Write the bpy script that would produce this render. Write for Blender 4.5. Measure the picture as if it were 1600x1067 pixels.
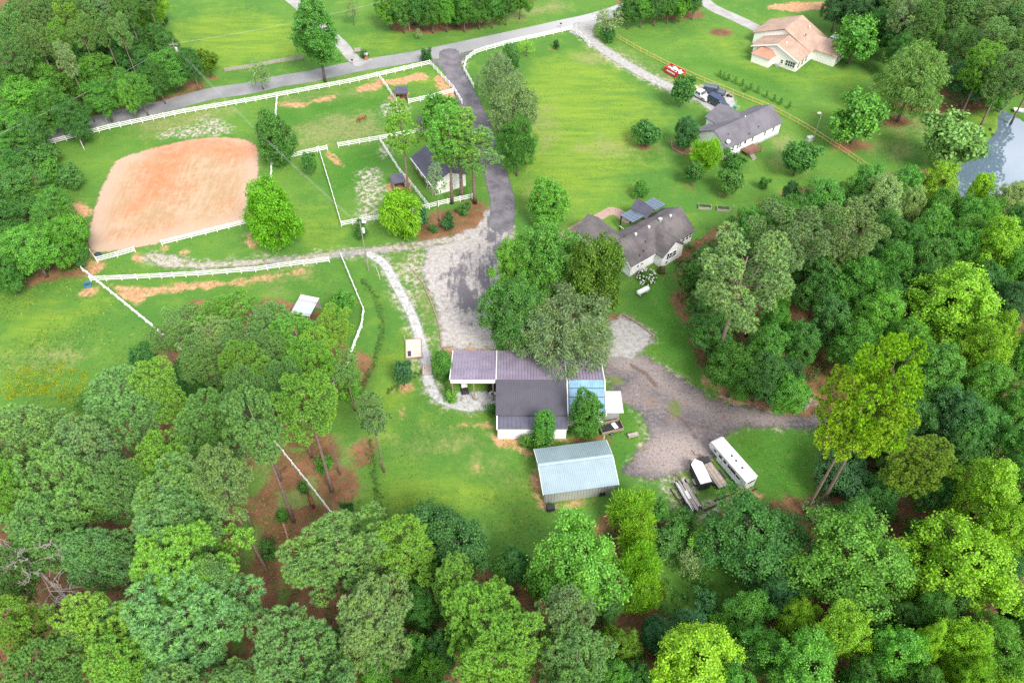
import bpy, bmesh, math, random
import numpy as np
from mathutils import Vector, Matrix

for _o in list(bpy.data.objects):
    bpy.data.objects.remove(_o)
SC = bpy.context.scene
COL = SC.collection
R = math.radians

# ------------------------------------------------------------------ camera
CAM_H, CAM_PITCH, LENS = 102.0, 48.0, 28.0
cam = bpy.data.cameras.new('camera')
cam.lens = LENS
cam.sensor_width = 36.0
cam.sensor_fit = 'HORIZONTAL'
cam.clip_end = 6000
cam.clip_start = 1.0
cam_o = bpy.data.objects.new('camera', cam)
cam_o.location = (0, 0, CAM_H)
cam_o.rotation_euler = (R(90 - CAM_PITCH), 0, 0)
COL.objects.link(cam_o)
SC.camera = cam_o

# ------------------------------------------------------------------ sky (bright broken overcast)
SUN_EL, SUN_AZ = 46.0, 30.0
world = bpy.data.worlds.new('World')
SC.world = world
world.use_nodes = True
wn, wl = world.node_tree.nodes, world.node_tree.links
wn.clear()
w_out = wn.new('ShaderNodeOutputWorld')
w_bg = wn.new('ShaderNodeBackground')
w_sky = wn.new('ShaderNodeTexSky')
w_sky.sky_type = 'NISHITA'
w_sky.sun_disc = False
w_sky.sun_elevation = R(SUN_EL)
w_sky.sun_rotation = R(180 - SUN_AZ)
w_sky.air_density = 1.0
w_sky.dust_density = 2.0
w_sky.ozone_density = 1.0
w_tc = wn.new('ShaderNodeTexCoord')
w_n = wn.new('ShaderNodeTexNoise')
w_n.inputs['Scale'].default_value = 3.2
w_n.inputs['Detail'].default_value = 6
w_n.inputs['Roughness'].default_value = 0.55
w_mr = wn.new('ShaderNodeMapRange')
w_mr.interpolation_type = 'SMOOTHSTEP'
w_mr.inputs['From Min'].default_value = 0.36
w_mr.inputs['From Max'].default_value = 0.62
w_mr.inputs['To Min'].default_value = 0.15
w_mr.inputs['To Max'].default_value = 1.0
w_mix = wn.new('ShaderNodeMix')
w_mix.data_type = 'RGBA'
w_mix.inputs['B'].default_value = (7.6, 7.7, 7.9, 1)
wl.new(w_tc.outputs['Generated'], w_n.inputs['Vector'])
wl.new(w_n.outputs['Fac'], w_mr.inputs['Value'])
wl.new(w_mr.outputs['Result'], w_mix.inputs['Factor'])
wl.new(w_sky.outputs['Color'], w_mix.inputs['A'])
wl.new(w_mix.outputs['Result'], w_bg.inputs['Color'])
w_bg.inputs['Strength'].default_value = 0.115
wl.new(w_bg.outputs['Background'], w_out.inputs['Surface'])

# ------------------------------------------------------------------ sun (veiled by cloud)
sun = bpy.data.lights.new('sun', 'SUN')
sun.energy = 2.3
sun.angle = R(20)
sun.color = (1.0, 0.96, 0.88)
sun_o = bpy.data.objects.new('sun', sun)
sun_o.rotation_euler = (R(90 - SUN_EL), 0, R(SUN_AZ))
sun_o.location = (0, 0, 150)
COL.objects.link(sun_o)

# ------------------------------------------------------------------ exposure / render
SC.view_settings.view_transform = 'Standard'
SC.view_settings.look = 'None'
SC.view_settings.gamma = 1.0
SC.view_settings.exposure = 1.2
SC.render.engine = 'CYCLES'
SC.cycles.max_bounces = 5
SC.cycles.diffuse_bounces = 4
SC.cycles.glossy_bounces = 2
SC.cycles.transmission_bounces = 3
SC.cycles.transparent_max_bounces = 6
SC.cycles.use_denoising = False
SC.cycles.caustics_reflective = False
SC.cycles.caustics_refractive = False

# ------------------------------------------------------------------ survey: photograph pixel -> point at height z
FPX = 1600 * LENS / 36.0
_c, _s = math.cos(R(CAM_PITCH)), math.sin(R(CAM_PITCH))


def G(u, v, z=0.0):
    dx, dy = (u - 800) / FPX, (v - 533.5) / FPX
    t = (CAM_H - z) / (_s + dy * _c)
    return Vector((t * dx, t * (_c - dy * _s), z))


def depth_of(p):
    return p[1] * _c + (CAM_H - p[2]) * _s


def proj(p):
    d = depth_of(p)
    dn = -p[1] * _s + (CAM_H - p[2]) * _c
    return 800 + FPX * p[0] / d, 533.5 + FPX * dn / d


# ------------------------------------------------------------------ material helpers
class NT:
    def __init__(self, name):
        self.mat = bpy.data.materials.new(name)
        self.mat.use_nodes = True
        self.t = self.mat.node_tree
        self.t.nodes.clear()
        self.out = self.t.nodes.new('ShaderNodeOutputMaterial')
        self._pos = None

    def n(self, typ):
        return self.t.nodes.new(typ)

    def put(self, sock, v):
        if hasattr(v, 'is_output'):
            self.t.links.new(v, sock)
        elif v is not None:
            if isinstance(v, (tuple, list)) and len(v) == 3 and sock.type == 'RGBA':
                v = (*v, 1)
            sock.default_value = v

    def pos(self):
        if self._pos is None:
            self._pos = self.n('ShaderNodeNewGeometry').outputs['Position']
        return self._pos

    def objpos(self):
        return self.n('ShaderNodeTexCoord').outputs['Object']

    def noise(self, scale, detail=3, rough=0.55, vec=None, dist=0.0):
        k = self.n('ShaderNodeTexNoise')
        k.inputs['Scale'].default_value = scale
        k.inputs['Detail'].default_value = detail
        k.inputs['Roughness'].default_value = rough
        k.inputs['Distortion'].default_value = dist
        self.put(k.inputs['Vector'], vec if vec is not None else self.pos())
        return k.outputs['Fac']

    def math(self, op, a, b=None, c=None, clamp=False):
        k = self.n('ShaderNodeMath')
        k.operation = op
        k.use_clamp = clamp
        for i, x in enumerate((a, b, c)):
            if x is not None:
                self.put(k.inputs[i], x)
        return k.outputs[0]

    def step(self, x, lo, hi, a=0.0, b=1.0):
        k = self.n('ShaderNodeMapRange')
        k.interpolation_type = 'SMOOTHSTEP'
        self.put(k.inputs['Value'], x)
        k.inputs['From Min'].default_value = lo
        k.inputs['From Max'].default_value = hi
        k.inputs['To Min'].default_value = a
        k.inputs['To Max'].default_value = b
        return k.outputs['Result']

    def mix(self, f, a, b, blend='MIX'):
        k = self.n('ShaderNodeMix')
        k.data_type = 'RGBA'
        k.blend_type = blend
        self.put(k.inputs['Factor'], f)
        self.put(k.inputs['A'], a)
        self.put(k.inputs['B'], b)
        return k.outputs['Result']

    def attr(self, name):
        k = self.n('ShaderNodeAttribute')
        k.attribute_name = name
        return k.outputs['Fac']

    def mapped(self, rot=0.0, scale=(1, 1, 1), vec=None):
        k = self.n('ShaderNodeMapping')
        k.inputs['Rotation'].default_value = (0, 0, rot)
        k.inputs['Scale'].default_value = scale
        self.put(k.inputs['Vector'], vec if vec is not None else self.pos())
        return k.outputs['Vector']

    def bump(self, h, strength=0.4, dist=0.1):
        k = self.n('ShaderNodeBump')
        k.inputs['Strength'].default_value = strength
        k.inputs['Distance'].default_value = dist
        self.put(k.inputs['Height'], h)
        return k.outputs['Normal']

    def bsdf(self, col, rough=0.7, metal=0.0, normal=None, spec=0.3):
        k = self.n('ShaderNodeBsdfPrincipled')
        self.put(k.inputs['Base Color'], col)
        self.put(k.inputs['Roughness'], rough)
        self.put(k.inputs['Metallic'], metal)
        k.inputs['Specular IOR Level'].default_value = spec
        if normal is not None:
            self.put(k.inputs['Normal'], normal)
        return k.outputs['BSDF']

    def done(self, sh):
        self.t.links.new(sh, self.out.inputs['Surface'])
        return self.mat


def tone(c, k):
    return tuple(min(1, x * k) for x in c)


MATS = {}


def M(name, col=None, rough=0.6, metal=0.0, var=0.18, scale=1.5, bump=0.0, spec=0.3):
    """plain painted / wooden / metal surface with uneven colour and wear"""
    if name in MATS:
        return MATS[name]
    n = NT(name)
    v = n.objpos()
    a = n.noise(scale, 5, 0.6, v)
    b = n.noise(scale * 7, 3, 0.6, v)
    f = n.math('ADD', n.math('MULTIPLY', a, 0.65), n.math('MULTIPLY', b, 0.35))
    c = n.mix(n.step(f, 0.3, 0.7), tone(col, 1 - var), tone(col, 1 + var * 0.7))
    nm = n.bump(b, bump, 0.05) if bump else None
    MATS[name] = n.done(n.bsdf(c, rough, metal, nm, spec))
    return MATS[name]


# ------------------------------------------------------------------ mesh helpers
class MB:
    def __init__(self):
        self.v, self.f, self.m = [], [], []

    def add(self, vs, fs, mi=0):
        o = len(self.v)
        self.v += [tuple(p) for p in vs]
        self.f += [tuple(i + o for i in q) for q in fs]
        self.m += [mi] * len(fs)
        return self

    def box(self, x0, x1, y0, y1, z0, z1, mi=0):
        v = [(x, y, z) for z in (z0, z1) for y in (y0, y1) for x in (x0, x1)]
        f = [(0, 2, 3, 1), (4, 5, 7, 6), (0, 1, 5, 4), (2, 6, 7, 3), (0, 4, 6, 2), (1, 3, 7, 5)]
        return self.add(v, f, mi)

    def obox(self, c, size, rz=0.0, mi=0, rx=0.0):
        m = Matrix.Translation(Vector(c)) @ Matrix.Rotation(rz, 4, 'Z') @ Matrix.Rotation(rx, 4, 'X')
        sx, sy, sz = [q / 2 for q in size]
        v = [m @ Vector((x, y, z)) for z in (-sz, sz) for y in (-sy, sy) for x in (-sx, sx)]
        f = [(0, 2, 3, 1), (4, 5, 7, 6), (0, 1, 5, 4), (2, 6, 7, 3), (0, 4, 6, 2), (1, 3, 7, 5)]
        return self.add(v, f, mi)

    def slab(self, pts, t, mi=0):
        """polygon (counter-clockwise from above) with vertical thickness t below it"""
        n = len(pts)
        v = [tuple(p) for p in pts] + [(p[0], p[1], p[2] - t) for p in pts]
        f = [tuple(range(n)), tuple(range(2 * n - 1, n - 1, -1))]
        f += [(i, n + i, n + (i + 1) % n, (i + 1) % n) for i in range(n)]
        return self.add(v, f, mi)

    def prism_y(self, prof, y0, y1, mi=0, inset=None):
        """profile of (x, z) points extruded along y"""
        n = len(prof)
        v = [(x, y0, z) for x, z in prof] + [(x, y1, z) for x, z in prof]
        f = [tuple(range(n)), tuple(range(2 * n - 1, n - 1, -1))]
        f += [(i, n + i, n + (i + 1) % n, (i + 1) % n) for i in range(n)]
        return self.add(v, f, mi)

    def prism_x(self, prof, x0, x1, mi=0):
        n = len(prof)
        v = [(x0, y, z) for y, z in prof] + [(x1, y, z) for y, z in prof]
        f = [tuple(range(n)), tuple(range(2 * n - 1, n - 1, -1))]
        f += [(i, n + i, n + (i + 1) % n, (i + 1) % n) for i in range(n)]
        return self.add(v, f, mi)

    def tube(self, path, radii, n=6, mi=0):
        path = [Vector(p) for p in path]
        if not hasattr(radii, '__len__'):
            radii = [radii] * len(path)
        vs, fs = [], []
        for i, p in enumerate(path):
            d = (path[min(i + 1, len(path) - 1)] - path[max(i - 1, 0)])
            d = d.normalized() if d.length > 1e-6 else Vector((0, 0, 1))
            a = d.orthogonal().normalized() if abs(d.z) < 0.9 else d.cross(Vector((1, 0, 0))).normalized()
            b = d.cross(a)
            for k in range(n):
                t = 2 * math.pi * k / n
                vs.append(p + (a * math.cos(t) + b * math.sin(t)) * radii[i])
        for i in range(len(path) - 1):
            for k in range(n):
                fs.append((i * n + k, i * n + (k + 1) % n, (i + 1) * n + (k + 1) % n, (i + 1) * n + k))
        fs.append(tuple(range(n - 1, -1, -1)))
        fs.append(tuple((len(path) - 1) * n + k for k in range(n)))
        return self.add(vs, fs, mi)

    def mesh(self, name, mats, smooth=False):
        me = bpy.data.meshes.new(name)
        me.from_pydata(self.v, [], self.f)
        for m in (mats if isinstance(mats, (list, tuple)) else [mats]):
            me.materials.append(m)
        me.polygons.foreach_set('material_index', self.m)
        if smooth:
            me.polygons.foreach_set('use_smooth', [True] * len(self.f))
        bm = bmesh.new()
        bm.from_mesh(me)
        bmesh.ops.recalc_face_normals(bm, faces=bm.faces)
        bm.to_mesh(me)
        bm.free()
        me.update()
        return me

    def build(self, name, mats, parent=None, smooth=False, loc=None, bevel=0.0):
        o = bpy.data.objects.new(name, self.mesh(name, mats, smooth))
        COL.objects.link(o)
        if parent is not None:
            o.parent = parent
        if loc is not None:
            o.location = loc
        if bevel:
            md = o.modifiers.new('edge', 'BEVEL')
            md.width = bevel
            md.segments = 2
            md.limit_method = 'ANGLE'
        return o


def inst(name, me, parent, loc=(0, 0, 0), rz=0.0, scale=(1, 1, 1), rot=None):
    o = bpy.data.objects.new(name, me)
    COL.objects.link(o)
    o.parent = parent
    o.location = loc
    o.rotation_euler = rot if rot is not None else (0, 0, rz)
    o.scale = scale
    return o


def tag(o, label, cat, group=None):
    o['label'] = label
    o['category'] = cat
    if group:
        o['group'] = group
    return o


def thing(name, label, cat, loc, rz=0.0, group=None):
    o = bpy.data.objects.new(name, None)
    o.empty_display_size = 0.5
    COL.objects.link(o)
    o.location = loc
    o.rotation_euler = (0, 0, rz)
    return tag(o, label, cat, group)


def struct(o, label=None, cat=None, kind='structure'):
    o['kind'] = kind
    if label:
        o['label'] = label
        o['category'] = cat or 'ground'
    return o


def frame_of(a, b):
    d = Vector(b) - Vector(a)
    return math.atan2(d.y, d.x), math.hypot(d.x, d.y)


# ------------------------------------------------------------------ signed distance fields on the plane
def sd_poly(px, py, poly):
    """positive inside, negative outside, metres"""
    poly = [(p[0], p[1]) for p in poly]
    d2 = np.full(px.shape, 1e12)
    ins = np.zeros(px.shape, bool)
    for i in range(len(poly)):
        ax, ay = poly[i]
        bx, by = poly[(i + 1) % len(poly)]
        ex, ey = bx - ax, by - ay
        t = np.clip(((px - ax) * ex + (py - ay) * ey) / (ex * ex + ey * ey + 1e-9), 0, 1)
        d2 = np.minimum(d2, (px - ax - t * ex) ** 2 + (py - ay - t * ey) ** 2)
        if ay != by:
            c = ((ay > py) != (by > py)) & (px < ex * (py - ay) / (by - ay) + ax)
            ins ^= c
    d = np.sqrt(d2)
    return np.where(ins, d, -d)


def sd_line(px, py, pts, wid):
    """band along a polyline; wid is a number or one half-width per point"""
    if not hasattr(wid, '__len__'):
        wid = [wid] * len(pts)
    best = np.full(px.shape, -1e6)
    for i in range(len(pts) - 1):
        ax, ay = pts[i][0], pts[i][1]
        bx, by = pts[i + 1][0], pts[i + 1][1]
        ex, ey = bx - ax, by - ay
        t = np.clip(((px - ax) * ex + (py - ay) * ey) / (ex * ex + ey * ey + 1e-9), 0, 1)
        d = np.sqrt((px - ax - t * ex) ** 2 + (py - ay - t * ey) ** 2)
        best = np.maximum(best, wid[i] * (1 - t) + wid[i + 1] * t - d)
    return best


def sd_ell(px, py, u, v, rx, ry=None):
    c = G(u, v)
    ry = ry or rx
    k = np.sqrt(((px - c.x) / rx) ** 2 + ((py - c.y) / ry) ** 2)
    return (1 - k) * min(rx, ry)


def PX(*pts):
    return [G(*p) for p in pts]


def smooth_line(pts, n=6):
    """Catmull-Rom through ground points"""
    p = [Vector((q[0], q[1], 0)) for q in pts]
    p = [p[0] * 2 - p[1]] + p + [p[-1] * 2 - p[-2]]
    out = []
    for i in range(1, len(p) - 2):
        for k in range(n):
            t = k / n
            out.append(0.5 * ((2 * p[i]) + (p[i + 1] - p[i - 1]) * t + (2 * p[i - 1] - 5 * p[i] + 4 * p[i + 1] - p[i + 2]) * t * t
                              + (3 * p[i] - p[i - 1] - 3 * p[i + 1] + p[i + 2]) * t ** 3))
    out.append(p[-2])
    return out
# ================================================================== GROUND
ROAD = smooth_line(PX((-60, 250), (70, 216), (172, 185), (253, 167), (329, 147), (390, 138), (438, 127), (483, 120), (557, 104),
                      (653, 88), (729, 72), (800, 57), (876, 40), (934, 27), (985, 10), (1040, -12)), 5)
DRIVE = smooth_line(PX((702, 84), (704, 100), (714, 122), (727, 148), (742, 178), (757, 215), (768, 250), (778, 285), (785, 315),
                       (783, 350), (772, 385), (765, 425), (760, 470), (755, 510)), 5)
DRIVE_W = 2.5
HDRIVE = smooth_line(PX((905, 40), (915, 55), (935, 72), (965, 92), (1000, 113), (1035, 131), (1062, 143), (1085, 152)), 5)
NDRIVE = smooth_line(PX((1085, -14), (1110, 10), (1150, 29), (1190, 48), (1205, 55)), 5)
WDRIVE = smooth_line(PX((440, -12), (470, 12), (505, 45), (532, 68), (545, 84), (560, 99)), 5)
LANE = smooth_line(PX((236, 400), (262, 408), (300, 414), (350, 413), (400, 410), (450, 406), (500, 401), (545, 396), (580, 392), (620, 388), (665, 381), (700, 375)), 5)
PATH = smooth_line(PX((578, 397), (600, 412), (615, 438), (630, 465), (645, 495), (655, 525), (663, 553), (667, 580), (671, 600), (683, 618), (705, 630), (735, 637)), 5)
PAD = PX((695, 624), (712, 612), (776, 612), (776, 641), (735, 641), (705, 634))
ARENA_PX = [(141, 352), (138, 375), (143, 390), (165, 394), (230, 384), (300, 368), (385, 347), (396, 335), (403, 280), (403, 238), (398, 226), (375, 217),
            (345, 215), (300, 218), (255, 228), (210, 240), (182, 252), (168, 275), (155, 305)]
ARENA = smooth_line(PX(*ARENA_PX, ARENA_PX[0]), 3)[:-1]
YARD = PX((948, 558), (985, 553), (1012, 556), (1060, 590), (1110, 622), (1170, 637), (1235, 650), (1290, 652), (1300, 668), (1235, 668), (1180, 665),
          (1140, 672), (1120, 690), (1112, 712), (1060, 742), (1010, 748), (975, 738), (992, 712), (1012, 690), (1008, 655), (985, 632), (968, 625), (945, 585))
PARK = PX((668, 385), (700, 372), (745, 355), (765, 325), (800, 330), (800, 400), (800, 470), (770, 545), (690, 545), (688, 520), (683, 480), (660, 430))
GRAVEL2 = PX((955, 500), (975, 493), (1020, 520), (1018, 533), (990, 560), (950, 562))
CARPAD = PX((1075, 146), (1092, 137), (1112, 133), (1145, 150), (1150, 166), (1132, 183), (1118, 180))
POND = PX((1567, 169), (1559, 180), (1558, 200), (1545, 216), (1529, 231), (1514, 248), (1497, 258), (1484, 264), (1482, 280), (1500, 305), (1540, 325), (1600, 340),
          (1700, 350), (1800, 340), (1850, 280), (1760, 235), (1680, 215), (1600, 188), (1584, 177))
WOODS = [
    PX((1050, 395), (1130, 350), (1230, 300), (1330, 285), (1430, 262), (1480, 275), (1600, 350), (1800, 400), (1900, 1100), (1500, 1250), (800, 1250), (820, 900),
       (950, 800), (1010, 790), (1080, 840), (1140, 790), (1200, 780), (1270, 780), (1290, 660), (1240, 650), (1150, 600), (1090, 570), (1060, 480)),
    PX((-300, 640), (30, 645), (150, 670), (330, 645), (395, 690), (388, 780), (375, 880), (365, 1010), (430, 1010), (460, 850), (515, 812), (560, 830), (640, 900), (820, 880), (830, 1250), (-300, 1250)),
    PX((230, 540), (300, 470), (440, 470), (540, 500), (540, 600), (480, 660), (410, 700), (330, 640)),
    PX((-300, -80), (240, -80), (250, 60), (290, 115), (200, 165), (70, 205), (-40, 235), (-300, 300)),
    PX((-300, 250), (10, 250), (60, 280), (125, 360), (130, 420), (40, 445), (-300, 480)),
    PX((590, -60), (600, 28), (650, 44), (720, 38), (800, 22), (850, -5), (860, -60)),
    PX((1290, -60), (1300, 5), (1400, 65), (1430, 130), (1500, 165), (1560, 160), (1600, 140), (1800, 130), (1800, -60)),
    PX((965, 30), (1000, 33), (1050, 28), (1095, 18), (1095, -30), (965, -20)),
]


def union(fs):
    out = fs[0]
    for f in fs[1:]:
        out = np.maximum(out, f)
    return out


def axis_coords(lo, hi, step, far):
    core = np.arange(lo, hi + step / 2, step)
    g, a = [], step
    while True:
        a *= 1.55
        g.append((g[-1] if g else 0) + a)
        if g[-1] > far:
            break
    g = np.array(g)
    return np.concatenate([(lo - g)[::-1], core, hi + g])


def grid_mesh(name, xs, ys, zfun=None, keep=None):
    X, Y = np.meshgrid(xs, ys)
    ny, nx = X.shape
    px, py = X.ravel(), Y.ravel()
    idx = np.arange(nx * ny).reshape(ny, nx)
    q = np.stack([idx[:-1, :-1], idx[:-1, 1:], idx[1:, 1:], idx[1:, :-1]], -1).reshape(-1, 4)
    if keep is not None:
        k = keep(px, py)
        q = q[k[q].all(1)]
        used = np.unique(q)
        rem = np.full(nx * ny, -1)
        rem[used] = np.arange(len(used))
        q = rem[q]
        px, py = px[used], py[used]
    z = zfun(px, py) if zfun else np.zeros_like(px)
    me = bpy.data.meshes.new(name)
    me.vertices.add(len(px))
    me.vertices.foreach_set('co', np.stack([px, py, z], 1).astype(np.float32).ravel())
    me.loops.add(q.size)
    me.loops.foreach_set('vertex_index', q.astype(np.int32).ravel())
    me.polygons.add(len(q))
    me.polygons.foreach_set('loop_start', np.arange(0, q.size, 4, dtype=np.int32))
    me.polygons.foreach_set('use_smooth', np.ones(len(q), bool))
    me.update(calc_edges=True)
    return me, px, py


def add_attr(me, name, arr):
    a = me.attributes.new(name, 'FLOAT', 'POINT')
    a.data.foreach_set('value', np.clip(arr, -8, 8).astype(np.float32))


DITCH = smooth_line(PX((566, 434), (570, 443), (585, 462), (594, 490), (596, 520), (590, 548), (583, 570), (575, 588), (566, 605), (563, 622)), 6)
DITCH2 = smooth_line(PX((660, 580), (645, 587), (625, 600), (605, 612)), 5)
DITCH3 = smooth_line(PX((577, 690), (580, 720), (585, 745), (590, 770), (598, 797), (606, 830)), 5)
TREE_RINGS = []   # filled by the tree tables below before the ground is meshed


def ground_height(px, py):
    pond = sd_poly(px, py, POND)
    z = -1.1 * np.clip((pond + 0.2) / 1.4, 0, 1)
    for ln, w, dep in ((DITCH, 0.7, 0.5), (DITCH2, 0.5, 0.35), (DITCH3, 0.55, 0.4)):
        s = sd_line(px, py, ln, w)
        z = z - dep * np.clip((s + 0.3) / 0.9, 0, 1)
    # spoil bank between the road fence and the paddock, mown terrace lines
    return z


def ground_material():
    n = NT('meadow_ground')
    P = n.pos()
    n_big = n.noise(0.045, 3, 0.5)
    n_mid = n.noise(0.22, 4, 0.6)
    n_sml = n.noise(1.1, 4, 0.65)
    n_fin = n.noise(4.5, 3, 0.7)
    streak = n.noise(1.0, 4, 0.65, n.mapped(R(-42), (0.07, 0.55, 1)))
    streak2 = n.noise(1.0, 4, 0.65, n.mapped(R(-30), (0.15, 0.7, 1)))
    mid = (0.104, 0.215, 0.032)
    deep = (0.068, 0.172, 0.028)
    lime = (0.165, 0.260, 0.036)
    dryc = (0.225, 0.225, 0.085)
    c = n.mix(n.step(n_big, 0.38, 0.64), deep, mid)
    c = n.mix(n.math('MULTIPLY', n.step(n_mid, 0.45, 0.72), 0.55), c, lime)
    w = n.math('ADD', n_mid, n.math('MULTIPLY', n_sml, 0.5))
    jit = n.math('SUBTRACT', w, 0.75)

    def zone(name, amp, lo, hi):
        return n.step(n.math('ADD', n.attr(name), n.math('MULTIPLY', jit, amp)), lo, hi)

    c = n.mix(n.math('MULTIPLY', zone('lime', 12.0, -4.0, 7.0), n.step(streak, 0.30, 0.70, 0.25, 1.0)), c, (0.200, 0.290, 0.028))
    c = n.mix(n.math('MULTIPLY', zone('lush', 8.0, -3.0, 4.0), n.step(n_sml, 0.3, 0.65, 0.95, 0.55)), c, (0.036, 0.145, 0.012))
    c = n.mix(n.math('MULTIPLY', n.step(streak2, 0.48, 0.72), 0.40), c, tone(deep, 0.85))
    # dry grass
    dz = n.math('MULTIPLY', zone('dry', 12.0, -2.5, 4.5), n.step(n_sml, 0.28, 0.66, 0.15, 0.85))
    c = n.mix(dz, c, n.mix(n_mid, dryc, (0.31, 0.265, 0.135)))
    sparse = n.math('MULTIPLY', n.step(n.noise(0.33, 5, 0.7), 0.58, 0.74), 0.45)
    c = n.mix(sparse, c, dryc)
    # fine speckle of blades
    c = n.mix(n.math('MULTIPLY', n.step(n_fin, 0.35, 0.68), 0.34), c, tone(deep, 0.75))
    c = n.mix(n.math('MULTIPLY', n.step(n_sml, 0.58, 0.8), 0.22), c, (0.22, 0.30, 0.06))
    # red clay
    clay = n.mix(n.step(n_sml, 0.30, 0.72), (0.33, 0.140, 0.056), (0.48, 0.295, 0.165))
    clay = n.mix(n.math('MULTIPLY', n.step(n_fin, 0.4, 0.7), 0.4), clay, (0.56, 0.41, 0.28))
    c = n.mix(zone('clay', 4.6, -0.6, 0.7), c, clay)
    # pale stony dirt
    pale = n.mix(n.step(n_sml, 0.35, 0.66), (0.25, 0.20, 0.15), (0.43, 0.39, 0.34))
    c = n.mix(n.math('MULTIPLY', zone('pale', 6.0, -1.2, 1.6), n.step(n_sml, 0.38, 0.60)), c, pale)
    # pine straw, leaf litter and bark mulch
    st = n.mix(n.step(n_mid, 0.3, 0.7), (0.130, 0.056, 0.032), (0.290, 0.140, 0.078))
    st = n.mix(n.math('MULTIPLY', n.step(n_fin, 0.4, 0.7), 0.5), st, (0.10, 0.05, 0.03))
    st = n.mix(n.math('MULTIPLY', n.step(n_sml, 0.50, 0.66), 0.80), st, (0.065, 0.130, 0.028))
    c = n.mix(zone('straw', 5.0, -0.5, 0.6), c, st)
    hgt = n.math('ADD', n.math('MULTIPLY', n_fin, 0.5), n.math('ADD', n_sml, n_mid))
    return n.done(n.bsdf(c, 0.9, 0, n.bump(hgt, 0.55, 0.16), 0.15))


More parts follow.
